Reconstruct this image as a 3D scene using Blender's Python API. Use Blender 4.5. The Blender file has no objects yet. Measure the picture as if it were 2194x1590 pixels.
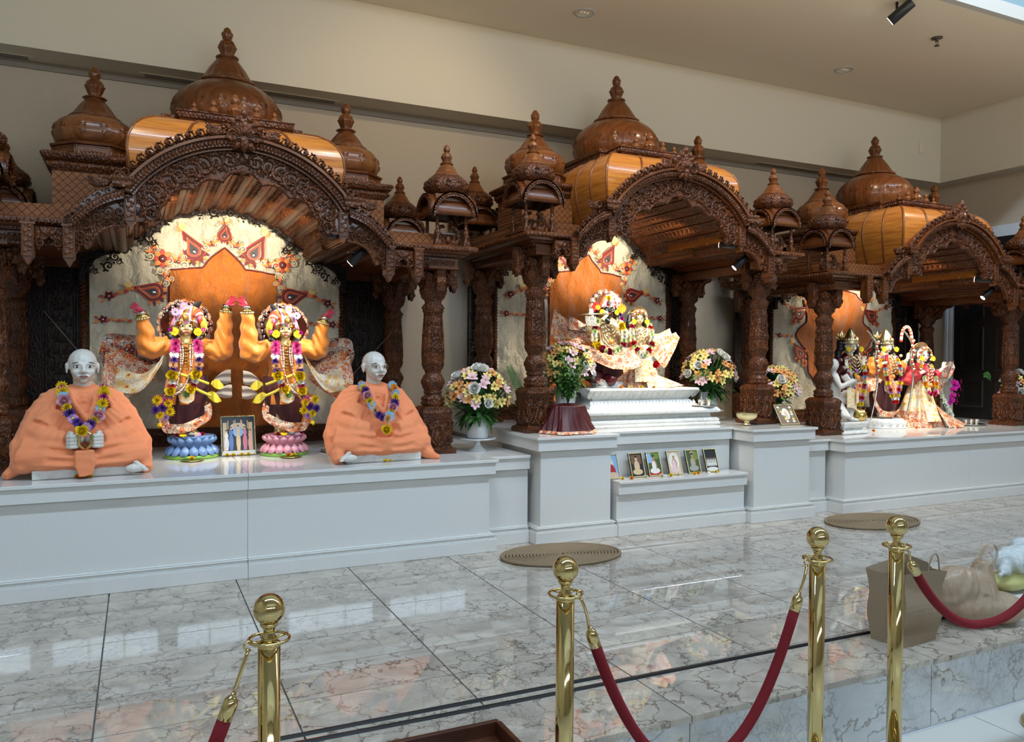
import bpy, bmesh, math, random
import numpy as np
from mathutils import Vector, Matrix
R = math.radians
random.seed(7)
S = bpy.context.scene
COL = S.collection

# ---------------------------------------------------------------- camera
cam = bpy.data.cameras.new('camera'); co = bpy.data.objects.new('camera', cam); COL.objects.link(co)
cam.sensor_fit = 'HORIZONTAL'; cam.sensor_width = 36.0; cam.lens = 1689.26 / 2194 * 36.0
cam.clip_start = 0.05
yaw, pit, rol = R(25.4219), R(-1.0544), R(0.3515)
fw = Vector((math.sin(yaw) * math.cos(pit), math.cos(yaw) * math.cos(pit), math.sin(pit)))
r0 = Vector((math.cos(yaw), -math.sin(yaw), 0)); u0 = r0.cross(fw)
rr = r0 * math.cos(rol) + u0 * math.sin(rol); uu = u0 * math.cos(rol) - r0 * math.sin(rol)
co.matrix_world = Matrix(((rr.x, uu.x, -fw.x, 0), (rr.y, uu.y, -fw.y, 0), (rr.z, uu.z, -fw.z, 1.241), (0, 0, 0, 1)))
S.camera = co
# ---------------------------------------------------------------- colour management, world, lights
S.view_settings.view_transform = 'Standard'; S.view_settings.look = 'None'
S.view_settings.gamma = 1.0; S.view_settings.use_curve_mapping = False
S.view_settings.exposure = 0.0
S.cycles.max_bounces = 7; S.cycles.diffuse_bounces = 3; S.cycles.glossy_bounces = 4
S.cycles.transmission_bounces = 5; S.cycles.transparent_max_bounces = 8
S.cycles.caustics_reflective = False; S.cycles.caustics_refractive = False
S.cycles.sample_clamp_indirect = 4.0
w = bpy.data.worlds.new('world'); S.world = w; w.use_nodes = True
w.node_tree.nodes['Background'].inputs[0].default_value = (0.62, 0.78, 1.0, 1)
w.node_tree.nodes['Background'].inputs[1].default_value = 0.6

def light(name, typ, loc, target, energy, color, **k):
    l = bpy.data.lights.new(name, typ); o = bpy.data.objects.new(name, l); COL.objects.link(o)
    o.location = loc
    d = Vector(target) - Vector(loc)
    o.rotation_euler = d.to_track_quat('-Z', 'Y').to_euler()
    l.energy = energy; l.color = color
    for a, b in k.items(): setattr(l, a, b)
    return o

DAY = (0.60, 0.79, 1.0); WARM = (1.0, 0.80, 0.56); SPOTC = (1.0, 0.88, 0.68)
# hall daylight: clerestory band high in the hall in front of the altar
light('hall_skylight', 'AREA', (3.4, 1.6, 5.85), (3.5, 4.3, 0.2), 430, DAY, shape='RECTANGLE', size=11.0, size_y=0.18)
light('hall_fill', 'AREA', (2.5, -2.6, 5.9), (2.5, -1.6, 0.0), 40, DAY, shape='RECTANGLE', size=10.0, size_y=3.0)  # added fill light overhead, no ceiling panels known in the hall
# added upward fill, unseen above the frame, brightens the lower ceiling
light('ceiling_fill', 'AREA', (3.8, 2.0, 2.95), (4.0, 3.6, 5.4), 82, (1.0, .86, .66), shape='RECTANGLE', size=9.0, size_y=0.4)
# warm track heads along the ceiling edge
for k, (x, y, tx, ty, tz, e, sz) in enumerate(((-.1, 3.9, .35, 4.95, 2.46, 60, 44), (1.4, 3.9, .85, 4.95, 2.46, 66, 46), (2.6, 4.1, 3.2, 5.0, 2.4, 70, 80), (4.7, 4.1, 4.1, 5.0, 2.4, 70, 80), (5.7, 4.1, 6.2, 5.0, 2.3, 75, 80), (7.6, 4.1, 7.0, 5.0, 2.3, 75, 80),
                                              (1.9, 3.2, 3.57, 4.69, 2.35, 120, 34), (4.6, 3.2, 6.59, 4.69, 2.2, 150, 34), (1.2, 3.4, 2.3, 4.9, 1.3, 90, 40), (3.4, 3.4, 5.0, 4.9, 1.3, 90, 40), (2.2, 4.1, 1.9, 5.9, 2.7, 45, 85))):
    light('track_spot', 'SPOT', (x, y, 3.80), (tx, ty, tz), e, WARM, spot_size=R(sz), spot_blend=.85, shadow_soft_size=.03)
# ---------------------------------------------------------------- mesh helpers
class MB:
    """collects vertices and faces of one part"""
    def __init__(s): s.v = []; s.f = []; s.m = []; s.s = []
    def add(s, vs, fs, mat=0, smooth=True, M=None):
        n = len(s.v)
        if M is not None: vs = [tuple(M @ Vector(p)) for p in vs]
        s.v.extend(tuple(map(float, p)) for p in vs)
        for f in fs:
            s.f.append(tuple(i + n for i in f)); s.m.append(mat); s.s.append(smooth)
        return s
    def box(s, x0, x1, y0, y1, z0, z1, mat=0, M=None):
        vs = [(x, y, z) for z in (z0, z1) for y in (y0, y1) for x in (x0, x1)]
        return s.add(vs, [(0, 2, 3, 1), (4, 5, 7, 6), (0, 1, 5, 4), (2, 6, 7, 3), (0, 4, 6, 2), (1, 3, 7, 5)], mat, False, M)
    def rloft(s, prof, x0, x1, y0, y1, mat=0, smooth=False, caps=True, M=None):
        """stack of rectangles: prof = [(inset, z)...] bottom to top"""
        vs = []; fs = []
        for i, z in prof: vs += [(x0 + i, y0 + i, z), (x1 - i, y0 + i, z), (x1 - i, y1 - i, z), (x0 + i, y1 - i, z)]
        for k in range(len(prof) - 1):
            a = 4 * k
            for j in range(4): fs.append((a + j, a + (j + 1) % 4, a + 4 + (j + 1) % 4, a + 4 + j))
        s.add(vs, fs, mat, smooth, M)
        if caps:
            n = len(prof) * 4
            s.add(vs[:4], [(3, 2, 1, 0)], mat, False, M); s.add(vs[-4:], [(0, 1, 2, 3)], mat, False, M)
        return s
    def prism(s, poly, y0, y1, mat=0, M=None, smooth=False):
        """outline (x, z) extruded along y"""
        n = len(poly)
        vs = [(x, y0, z) for x, z in poly] + [(x, y1, z) for x, z in poly]
        fs = [(i, (i + 1) % n, n + (i + 1) % n, n + i) for i in range(n)]
        s.add(vs, fs, mat, smooth, M)
        s.add(vs[:n], [tuple(range(n - 1, -1, -1))], mat, False, M); s.add(vs[n:], [tuple(range(n))], mat, False, M)
        return s
    def lathe(s, prof, n=24, c=(0, 0, 0), mat=0, smooth=True, mod=None, M=None, caps=True):
        """prof = [(r, z)...]; mod(theta, k) scales r"""
        vs = []; fs = []
        for k, (r, z) in enumerate(prof):
            for j in range(n):
                t = 2 * math.pi * j / n; q = r * (mod(t, k) if mod else 1)
                vs.append((c[0] + q * math.cos(t), c[1] + q * math.sin(t), c[2] + z))
        for k in range(len(prof) - 1):
            for j in range(n):
                a = k * n + j; b = k * n + (j + 1) % n
                fs.append((a, b, b + n, a + n))
        if caps:
            fs.append(tuple(range(n - 1, -1, -1))); fs.append(tuple(range((len(prof) - 1) * n, len(prof) * n)))
        return s.add(vs, fs, mat, smooth, M)
    def tube(s, pts, r, n=6, mat=0, smooth=True, closed=False, M=None, flat=None, caps=True):
        pts = [Vector(p) for p in pts]; k = len(pts)
        if not hasattr(r, '__len__'): r = [r] * k
        vs = []; fs = []; prev = None
        for i, p in enumerate(pts):
            a = pts[i - 1] if (i > 0 or closed) else p
            b = pts[(i + 1) % k] if (i < k - 1 or closed) else p
            t = (b - a).normalized() if (b - a).length > 1e-9 else Vector((0, 0, 1))
            if prev is None:
                u = t.cross(Vector((0, 0, 1)) if abs(t.z) < .9 else Vector((0, 1, 0))).normalized()
            else:
                u = (prev - t * prev.dot(t)); u = u.normalized() if u.length > 1e-6 else prev
            prev = u; v = t.cross(u)
            for j in range(n):
                an = 2 * math.pi * j / n
                ru = r[i] * (flat[0] if flat else 1); rv = r[i] * (flat[1] if flat else 1)
                vs.append(p + u * ru * math.cos(an) + v * rv * math.sin(an))
        for i in range(k if closed else k - 1):
            for j in range(n):
                a = i * n + j; b = i * n + (j + 1) % n; c = ((i + 1) % k) * n
                fs.append((a, b, c + (j + 1) % n, c + j))
        if not closed and caps: fs.append(tuple(range(n - 1, -1, -1))); fs.append(tuple(range((k - 1) * n, k * n)))
        return s.add(vs, fs, mat, smooth, M)
    def sph(s, c, r, nu=10, nv=6, mat=0, M=None, smooth=True):
        if not hasattr(r, '__len__'): r = (r, r, r)
        vs = [(c[0], c[1], c[2] - r[2])]; fs = []
        for i in range(1, nv):
            ph = -math.pi / 2 + math.pi * i / nv
            for j in range(nu):
                t = 2 * math.pi * j / nu
                vs.append((c[0] + r[0] * math.cos(ph) * math.cos(t), c[1] + r[1] * math.cos(ph) * math.sin(t), c[2] + r[2] * math.sin(ph)))
        vs.append((c[0], c[1], c[2] + r[2])); L = len(vs) - 1
        for j in range(nu):
            fs.append((0, 1 + (j + 1) % nu, 1 + j)); fs.append((L, L - nu + j, L - nu + (j + 1) % nu))
        for i in range(nv - 2):
            for j in range(nu):
                a = 1 + i * nu; b = a + nu
                fs.append((a + j, a + (j + 1) % nu, b + (j + 1) % nu, b + j))
        return s.add(vs, fs, mat, smooth, M)
    def grid(s, fn, nu, nv, mat=0, smooth=True, cu=False, cv=False, M=None, matf=None):
        """fn(u, v) -> point, u, v in 0..1"""
        ku = nu if cu else nu + 1; kv = nv if cv else nv + 1
        vs = [fn(i / nu, j / nv) for j in range(kv) for i in range(ku)]
        n = len(s.v)
        if M is not None: vs = [tuple(M @ Vector(p)) for p in vs]
        s.v.extend(tuple(map(float, p)) for p in vs)
        for j in range(nv):
            for i in range(nu):
                a = j * ku + i; b = j * ku + (i + 1) % ku; c = ((j + 1) % kv) * ku + (i + 1) % ku; d = ((j + 1) % kv) * ku + i
                s.f.append((n + a, n + b, n + c, n + d)); s.m.append(matf((i + .5) / nu, (j + .5) / nv) if matf else mat); s.s.append(smooth)
        return s
    # carved relief: mp(u, v, h) -> point
    def leaf(s, mp, u, v, ln, ang, wd=.4, h=.012, mat=0):
        c, sn = math.cos(ang), math.sin(ang)
        P = lambda a, b, hh: mp(u + ln * (a * c - b * sn), v + ln * (a * sn + b * c), hh)
        vs = [P(0, 0, 0), P(.35, wd, 0), P(.72, wd * .62, 0), P(1.05, .0, h * .2), P(.72, -wd * .62, 0), P(.35, -wd, 0), P(.3, 0, h), P(.7, 0, h * .85)]
        return s.add(vs, [(0, 6, 1), (1, 6, 7, 2), (2, 7, 3), (3, 7, 4), (4, 7, 6, 5), (5, 6, 0)], mat, True)
    def band(s, mp, path, w, h, mat=0):
        """half-round moulding along (u, v) path with widths w"""
        k = len(path); vs = []; fs = []
        if not hasattr(w, '__len__'): w = [w] * k
        for i, (u, v) in enumerate(path):
            a = path[max(i - 1, 0)]; b = path[min(i + 1, k - 1)]
            dx, dy = b[0] - a[0], b[1] - a[1]; L = math.hypot(dx, dy) or 1; nx, ny = -dy / L, dx / L
            for q, hh in ((-1, 0), (-.5, 1), (.5, 1), (1, 0)): vs.append(mp(u + nx * w[i] * q, v + ny * w[i] * q, hh * h * (w[i] / max(w))))
        for i in range(k - 1):
            for j in range(3): fs.append((4 * i + j, 4 * i + j + 1, 4 * i + 5 + j, 4 * i + 4 + j))
        return s.add(vs, fs, mat, True)
    def scroll(s, mp, u, v, r, ang=0, hand=1, turns=1.4, h=.014, n=15, leaves=3, mat=0):
        """spiral tendril ending in a curl centred on (u, v)"""
        pth = []; ws = []
        for i in range(n):
            t = i / (n - 1); a = ang + hand * (turns * 2 * math.pi) * t; q = r * (1 - .82 * t)
            pth.append((u + q * math.cos(a), v + q * math.sin(a))); ws.append(r * (.20 - .10 * t))
        s.band(mp, pth, ws, h, mat)
        s.leaf(mp, u, v, r * .28, ang, .6, h * 1.1, mat); s.leaf(mp, u, v, r * .28, ang + math.pi, .6, h * 1.1, mat)
        for i in range(leaves):
            a = ang + hand * (.5 + i * 1.15); s.leaf(mp, u + r * .95 * math.cos(a), v + r * .95 * math.sin(a), r * .62, a + hand * .75, .36, h, mat)
        return s
    def mesh(s, name, mats):
        me = bpy.data.meshes.new(name); me.from_pydata(s.v, [], s.f)
        for m in (mats if isinstance(mats, (list, tuple)) else [mats]): me.materials.append(m)
        me.polygons.foreach_set('use_smooth', s.s); me.polygons.foreach_set('material_index', s.m)
        me.update(); return me
    def build(s, name, mats, parent=None, loc=None, label=None, bevel=0):
        return obj(name, s.mesh(name, mats), parent, loc, label, bevel)

def obj(name, me, parent=None, loc=None, label=None, bevel=0, rot=None, sc=None):
    o = bpy.data.objects.new(name, me); COL.objects.link(o)
    if parent is not None: o.parent = parent
    if loc is not None: o.location = loc
    if rot is not None: o.rotation_euler = rot
    if sc is not None: o.scale = sc if hasattr(sc, '__len__') else (sc, sc, sc)
    if label: o['label'] = label
    if bevel:
        b = o.modifiers.new('bevel', 'BEVEL'); b.width = bevel; b.segments = 2; b.limit_method = 'ANGLE'
    return o
def tag(o, label=None, cat=None, group=None, kind=None):
    if label: o['label'] = label
    if cat: o['category'] = cat
    if group: o['group'] = group
    if kind: o['kind'] = kind
    return o
def thing(name, label, cat, loc=(0, 0, 0), rz=0, group=None, sc=None):
    o = bpy.data.objects.new(name, None); COL.objects.link(o)
    o.location = loc; o.rotation_euler = (0, 0, rz); o.empty_display_size = .05
    if sc: o.scale = (sc, sc, sc)
    return tag(o, label, cat, group)
def dup(root, loc=None, rz=None, label=None, group=None):
    r = root.copy(); COL.objects.link(r)
    if loc is not None: r.location = loc
    if rz is not None: r.rotation_euler = (0, 0, rz)
    if label: r['label'] = label
    if group: r['group'] = group
    for ch in list(root.children):
        c = ch.copy(); COL.objects.link(c); c.parent = r
        for g in list(ch.children):
            d = g.copy(); COL.objects.link(d); d.parent = c
    return r
def struct(o): o['kind'] = 'structure'; return o
def blob(mb, voxel=.008, smooth=6, dec=None):
    """overlapping closed pieces -> one continuous surface (new mesh builder with the result)"""
    me = mb.mesh('tmp', MAT['white_marble']); o = bpy.data.objects.new('tmp', me); COL.objects.link(o)
    m = o.modifiers.new('r', 'REMESH'); m.mode = 'VOXEL'; m.voxel_size = voxel
    if smooth:
        q = o.modifiers.new('s', 'SMOOTH'); q.iterations = smooth; q.factor = .5
    if dec:
        d = o.modifiers.new('d', 'DECIMATE'); d.ratio = dec
    dg = bpy.context.evaluated_depsgraph_get(); e = o.evaluated_get(dg)
    em = e.to_mesh(); r = MB()
    r.v = [tuple(v.co) for v in em.vertices]; r.f = [tuple(p.vertices) for p in em.polygons]
    r.m = [0] * len(r.f); r.s = [True] * len(r.f)
    e.to_mesh_clear(); bpy.data.objects.remove(o); bpy.data.meshes.remove(me)
    return r
def rotz(a, c=(0, 0, 0)): return Matrix.Translation(c) @ Matrix.Rotation(a, 4, 'Z')
def lerp(a, b, t): return a + (b - a) * t
def interp(tab, t):
    """piecewise linear table [(t, a, b..)]"""
    for i in range(len(tab) - 1):
        if t <= tab[i + 1][0]:
            q = (t - tab[i][0]) / max(tab[i + 1][0] - tab[i][0], 1e-9); q = min(max(q, 0), 1)
            return tuple(lerp(a, b, q) for a, b in zip(tab[i][1:], tab[i + 1][1:]))
    return tab[-1][1:]
def spline(pts, n):
    """Catmull-Rom through points"""
    P = [Vector(p) for p in pts]; P = [P[0] * 2 - P[1]] + P + [P[-1] * 2 - P[-2]]; out = []
    k = len(P) - 3
    for i in range(n):
        t = i / (n - 1) * k; j = min(int(t), k - 1); t -= j
        a, b, c, d = P[j:j + 4]
        out.append(.5 * ((2 * b) + (c - a) * t + (2 * a - 5 * b + 4 * c - d) * t * t + (3 * b - a - 3 * c + d) * t ** 3))
    return out

# ---------------------------------------------------------------- materials
MAT = {}
class NT:
    def __init__(s, name):
        m = bpy.data.materials.new(name); m.use_nodes = True; s.m = m; s.t = m.node_tree; s.b = s.t.nodes['Principled BSDF']; MAT[name] = m
    def n(s, typ, ins=None, **k):
        x = s.t.nodes.new('ShaderNode' + typ)
        for a, b in k.items(): setattr(x, a, b)
        for a, b in (ins or {}).items():
            if isinstance(b, bpy.types.NodeSocket): s.t.links.new(b, x.inputs[a])
            else: x.inputs[a].default_value = b
        return x
    def ramp(s, fac, stops, interp='LINEAR'):
        r = s.t.nodes.new('ShaderNodeValToRGB'); s.t.links.new(fac, r.inputs[0]); e = r.color_ramp.elements; r.color_ramp.interpolation = interp
        while len(e) < len(stops): e.new(.5)
        for q, (p, c) in zip(e, stops): q.position = p; q.color = (*c, 1) if len(c) == 3 else c
        return r.outputs[0]
    def mix(s, f, a, b, typ='MIX'):
        x = s.t.nodes.new('ShaderNodeMix'); x.data_type = 'RGBA'; x.blend_type = typ
        for i, q in ((0, f), (6, a), (7, b)):
            if isinstance(q, bpy.types.NodeSocket): s.t.links.new(q, x.inputs[i])
            else: x.inputs[i].default_value = q if i == 0 else ((*q, 1) if len(q) == 3 else q)
        return x.outputs[2]
    def math(s, op, a, b=0.0):
        x = s.t.nodes.new('ShaderNodeMath'); x.operation = op
        for i, q in ((0, a), (1, b)):
            if isinstance(q, bpy.types.NodeSocket): s.t.links.new(q, x.inputs[i])
            else: x.inputs[i].default_value = q
        return x.outputs[0]
    def co(s, scale=(1, 1, 1), kind='Object', rot=(0, 0, 0), rnd=False):
        c = s.t.nodes.new('ShaderNodeTexCoord').outputs[kind]
        mp = s.n('Mapping', {'Vector': c, 'Scale': scale, 'Rotation': rot})
        if rnd:
            oi = s.t.nodes.new('ShaderNodeObjectInfo')
            cx = s.n('CombineXYZ', {0: s.math('MULTIPLY', oi.outputs['Random'], 37.), 1: s.math('MULTIPLY', oi.outputs['Random'], 91.), 2: s.math('MULTIPLY', oi.outputs['Random'], 13.)})
            return s.n('VectorMath', {0: mp.outputs[0], 1: cx.outputs[0]}, operation='ADD').outputs[0]
        return mp.outputs[0]
    def noise(s, vec, scale=5, detail=4, rough=.55, out=0, dist=0):
        x = s.n('TexNoise', {'Vector': vec, 'Scale': scale, 'Detail': detail, 'Roughness': rough, 'Distortion': dist}); return x.outputs[out]
    def vor(s, vec, scale=5, feature='F1', out=0, rand=1.0):
        x = s.t.nodes.new('ShaderNodeTexVoronoi'); x.feature = feature; s.t.links.new(vec, x.inputs['Vector']); x.inputs['Scale'].default_value = scale
        x.inputs['Randomness'].default_value = rand
        return x.outputs[out]
    def set(s, **k):
        for a, v in k.items():
            a = {'base': 'Base Color', 'rough': 'Roughness', 'metal': 'Metallic', 'coat': 'Coat Weight', 'coatr': 'Coat Roughness', 'sheen': 'Sheen Weight', 'emit': 'Emission Color', 'emits': 'Emission Strength', 'spec': 'Specular IOR Level', 'trans': 'Transmission Weight', 'alpha': 'Alpha', 'sub': 'Subsurface Weight', 'ior': 'IOR'}[a]
            if isinstance(v, bpy.types.NodeSocket): s.t.links.new(v, s.b.inputs[a])
            else: s.b.inputs[a].default_value = (*v, 1) if hasattr(v, '__len__') and len(v) == 3 else v
        return s
    def bump(s, h, strength=.3, dist=.01, normal=None):
        x = s.n('Bump', {'Height': h, 'Strength': strength, 'Distance': dist})
        if normal is not None: s.t.links.new(normal, x.inputs['Normal'])
        s.t.links.new(x.outputs[0], s.b.inputs['Normal']); return x.outputs[0]
def plain(name, base, rough=.5, metal=0, **k):
    NT(name).set(base=base, rough=rough, metal=metal, **k); return MAT[name]

def wood(name, dark, light_, rough=.28, carve=0, grain=(6, 60, 6), coat=.4):
    t = NT(name); c = t.co(grain); g = t.noise(c, 1.0, 5, .6, dist=.6)
    c2 = t.co((9, 9, 9)); b = t.noise(c2, 1.0, 3)
    col = t.mix(t.math('MULTIPLY', b, .55), t.ramp(g, [(.3, dark), (.7, light_)]), dark)
    t.set(base=col, rough=rough + .08, coat=coat, coatr=.06, spec=.28)
    if carve:
        v = t.vor(t.co((1, 1, .6)), 84, 'F1'); n = t.noise(t.co((1, 1, 1)), 70, 3)
        h = t.math('ADD', t.math('MULTIPLY', v, 1.4), t.math('MULTIPLY', n, .6))
        t.bump(h, carve, .006)
    else: t.bump(g, .06, .004)
    return MAT[name]
wood('wood_carved', (.030, .007, .0018), (.165, .048, .011), .24, .9, coat=.12)
wood('wood_plain', (.048, .012, .003), (.180, .055, .013), .24, coat=.12)
wood('wood_dome', (.075, .021, .006), (.240, .082, .020), .22, coat=.2)
wood('wood_vault', (.24, .078, .012), (.54, .215, .040), .18, 0, (3, 3, 60), coat=.25)
wood('wood_gold', (.130, .052, .014), (.330, .150, .042), .26)
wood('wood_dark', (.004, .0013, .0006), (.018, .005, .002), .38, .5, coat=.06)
def lattice():
    t = NT('wood_lattice'); c = t.co((1, 1, 1), rot=(0, R(45), 0))
    sx = t.n('SeparateXYZ', {0: c}); f = lambda q: t.math('ABSOLUTE', t.math('SUBTRACT', t.math('FRACT', t.math('MULTIPLY', q, 30.)), .5))
    mn = t.math('MINIMUM', f(sx.outputs[0]), f(sx.outputs[2]))
    g = t.noise(t.co((4, 4, 40)), 1, 4)
    line = t.math('LESS_THAN', mn, .05)
    t.set(base=t.mix(line, t.ramp(g, [(.3, (.13, .046, .016)), (.7, (.24, .09, .03))]), (.035, .012, .005)), rough=.5, coat=0, spec=.15)
    t.bump(t.math('MULTIPLY', line, -1.), .5, .004)
lattice()
def stone():
    t = NT('white_quartz'); n = t.noise(t.co((1, 1, 1)), 240, 2); n2 = t.noise(t.co((1, 1, 1)), 2.2, 3)
    t.set(base=t.mix(n2, t.ramp(n, [(.3, (.64, .63, .60)), (.6, (.74, .73, .70))]), (.70, .69, .665)), rough=.02, spec=.8)
    t = NT('white_marble'); v = t.noise(t.co((1, 1, 1)), 14, 5, .65, dist=1.2)
    t.set(base=t.ramp(v, [(.30, (.55, .54, .51)), (.48, (.74, .73, .69)), (.7, (.80, .79, .76))]), rough=.30)
    def veined(name, lo, hi, vc, vc2, sc=1.0, rough=.06):
        t = NT(name); c = t.co((sc, sc, sc), rnd=True)
        d = t.n('TexNoise', {'Vector': c, 'Scale': 4.0, 'Detail': 5.0, 'Roughness': .6})
        wv = t.n('VectorMath', {0: c, 1: t.n('VectorMath', {0: d.outputs['Color'], 'Scale': .42}, operation='SCALE').outputs[0]}, operation='ADD').outputs[0]
        e1 = t.vor(wv, 6.5, 'DISTANCE_TO_EDGE'); e2 = t.vor(wv, 17., 'DISTANCE_TO_EDGE')
        msk = t.noise(c, 3.2, 3); msk2 = t.noise(c, 2.1, 2)
        v1 = t.math('MULTIPLY', t.ramp(e1, [(0, (1, 1, 1)), (.016, (.55, .55, .55)), (.05, (0, 0, 0))]), t.ramp(msk, [(.34, (0, 0, 0)), (.52, (1, 1, 1))]))
        v2 = t.math('MULTIPLY', t.ramp(e2, [(0, (1, 1, 1)), (.03, (.4, .4, .4)), (.08, (0, 0, 0))]), t.ramp(msk2, [(.46, (0, 0, 0)), (.66, (1, 1, 1))]))
        cloud = t.ramp(t.noise(c, 5, 4, .6, dist=1.), [(.3, lo), (.65, hi)])
        col = t.mix(t.math('MULTIPLY', v2, .75), t.mix(t.math('MULTIPLY', v1, .85), cloud, vc), vc2)
        t.set(base=col, rough=rough, ior=1.5, spec=.9)
    veined('marble_tile', (.36, .315, .26), (.54, .475, .395), (.075, .045, .03), (.115, .098, .085), rough=.025)
    veined('marble_riser', (.50, .515, .53), (.66, .67, .67), (.20, .155, .11), (.25, .26, .27), .8, .12)
stone()
plain('grout', (.24, .22, .19), .7)
plain('grout_light', (.42, .41, .38), .7)
plain('lower_tile', (.60, .585, .53), .25)
def walls():
    t = NT('wall_fabric'); n = t.noise(t.co((14, 14, 260)), 1, 3); n2 = t.noise(t.co((1, 1, 1)), 3, 2)
    t.set(base=t.mix(n, (.42, .335, .245), (.53, .43, .32)), rough=.85); t.bump(n, .12, .003)
    t = NT('wall_paint'); n = t.noise(t.co((1, 1, 1)), 90, 2); t.set(base=(.64, .565, .44), rough=.7); t.bump(n, .04, .002)
    t = NT('ceiling_paint'); n = t.noise(t.co((1, 1, 1)), 90, 2); t.set(base=(.76, .665, .52), rough=.8); t.bump(n, .04, .002)
walls()
plain('white_paint', (.50, .49, .46), .5); plain('blue_paint', (.20, .31, .36), .6); plain('dark_steel', (.10, .085, .07), .4, .6); plain('trim_paint', (.62, .64, .66), .4)
plain('black_paint', (.012, .012, .013), .35); plain('black_plastic', (.008, .008, .01), .4); plain('door_dark', (.009, .008, .008), .35)
plain('chrome', (.75, .74, .72), .12, 1); plain('silver', (.82, .78, .70), .16, 1); plain('gold', (.80, .56, .18), .2, 1); plain('pale_gold', (.86, .74, .42), .28, 1)
def brass():
    t = NT('brass'); t.set(base=(.64, .50, .23), rough=.07, metal=1.)
brass()
t = NT('velvet'); n = t.noise(t.co((1, 1, 1)), 300, 2); t.set(base=t.mix(n, (.10, .0008, .004), (.20, .002, .009)), rough=.9, sheen=.35); t.b.inputs['Sheen Tint'].default_value = (.8, .02, .05, 1); t.bump(n, .3, .002)
def glow(name, col, s):
    t = NT(name); t.set(base=col, emit=col, emits=s); return MAT[name]
glow('window_glass', (.66, .83, 1.0), 30.0); glow('lamp_glass', (1.0, .93, .80), 14.0); glow('can_glass', (1.0, .92, .8), .25)
# ================================================================ ROOM
YW, YB, XW, XB, ZS, ZC, ZH = 6.22, 5.94, 8.33, 8.10, 3.207, 3.92, 5.95
LF = -0.289; YS = 2.185; XL = -4.0
def sbox(name, x0, x1, y0, y1, z0, z1, mat, parent=None, bevel=0):
    o = MB().box(x0, x1, y0, y1, z0, z1).build(name, MAT[mat], parent, bevel=bevel)
    if parent is None: struct(o)
    return o
sbox('wall_back', XL, XW, YW, YW + .12, LF, ZH, 'wall_fabric')
sbox('wall_right', XW, XW + .12, -7.0, YW + .12, LF, ZH, 'wall_fabric')
sbox('wall_left', XL - .12, XL, -7.0, YW + .12, LF, ZH, 'wall_paint')
sbox('wall_rear', XL, XW, -7.12, -7.0, LF, ZH, 'wall_paint')
# dropped bulkhead running round the altar recess, painted lighter than the fabric wall
b = MB(); b.box(XL, XB, YB, YW, ZS, ZC + .1); b.box(XB, XW, 3.96, YW, ZS, ZC + .1); struct(b.build('trim_1', MAT['wall_paint']))
sbox('ceiling', XL, XB, 4.0, YB, ZC, ZC + .1, 'ceiling_paint')
sbox('trim_2', XL, XW, 3.945, 4.0, ZC, ZC + .105, 'white_paint')
sbox('wall_upper', XL, XW, 3.96, 4.08, ZC + .105, ZH, 'blue_paint')
sbox('ceiling_hall', XL, XW, -7.0, 4.08, ZH, ZH + .1, 'white_paint')
# dark painted strip standing for the shadow gap where the fabric wall meets the soffit
sbox('trim_3', XL, XB, YW - .012, YW, ZS - .052, ZS, 'wall_paint'); bpy.data.objects['trim_3'].data.materials[0] = plain('gap_shade', (.22, .18, .14), .8)

# hall windows high in the rear wall (they are what the altar and the floor mirror)
for k, xc in enumerate((-2.58, -.52, 1.54, 3.60, 5.70)):
    o = struct(MB().box(xc - .95, xc + .95, -7.0, -6.97, 3.87, 3.93).box(xc - .95, xc + .95, -7.0, -6.97, 4.37, 4.43).box(xc - .95, xc - .87, -7.0, -6.97, 3.93, 4.37).box(xc + .87, xc + .95, -7.0, -6.97, 3.93, 4.37).build('window_%d' % (k + 1), MAT['white_paint']))
    for j in range(3): MB().box(xc - .85 + j * .58, xc - .85 + j * .58 + .54, -6.995, -6.985, 3.94, 4.36).build('pane', MAT['window_glass'], o)

# ---------------------------------------------------------------- raised marble floor, tile by tile
fl = struct(MB().box(XL, XW, YS + .012, YW, LF, -.012).build('floor', MAT['grout']))
tw, td, g = .6225, .309, .0028
tile_me = MB().rloft([(g, -.014), (g, -.0008), (g + .0008, 0)], 0, tw, 0, td).mesh('tile', MAT['marble_tile'])
front_me = MB().rloft([(g, -.014), (g, -.0008), (g + .0008, 0)], 0, tw, 0, .36).mesh('tile_front', MAT['marble_tile'])
for i in range(-2, 14):
    for j in range(8):
        y = 4.40 - td * j + td * .0
        if j == 0: obj('tile', tile_me, fl, (-.134 + tw * i, 4.40 - .0, 0))
        elif j < 7: obj('tile', tile_me, fl, (-.134 + tw * i, 4.40 - td * j, 0))
# front row with bullnose edge, two columns wide slabs
slab_me = MB().rloft([(g, -.024), (g, -.0008), (g + .0008, 0)], 0, 2 * tw, 0, 4.40 - td * 6 - YS + .012).mesh('tile_nosing', MAT['marble_tile'])
ri_me = MB().rloft([(.002, 0), (.002, -LF - .026)], 0, 2 * tw, 0, .02).mesh('riser_slab', MAT['marble_riser'])
for i in range(-2, 8):
    x = 1.733 + 2 * tw * (i - 1)
    if x + 2 * tw < XL or x > XW - .3: continue
    obj('nosing_slab', slab_me, fl, (x, YS - .012, 0), bevel=.006)
    obj('riser_slab', ri_me, fl, (x, YS, LF))
lf = struct(MB().box(XL, XW, -7.0, YS, LF - .1, LF - .004).build('floor_lower', MAT['grout_light']))
lt = MB().rloft([(.003, -.01), (.003, -.0008), (.004, 0)], 0, .62, 0, .62).mesh('floor_tile', MAT['lower_tile'])
for i in range(-2, 10):
    for j in range(0, 5): obj('floor_tile', lt, lf, (.134 + .62 * i, YS - .62 * (j + 1) - .005, LF))

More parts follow.
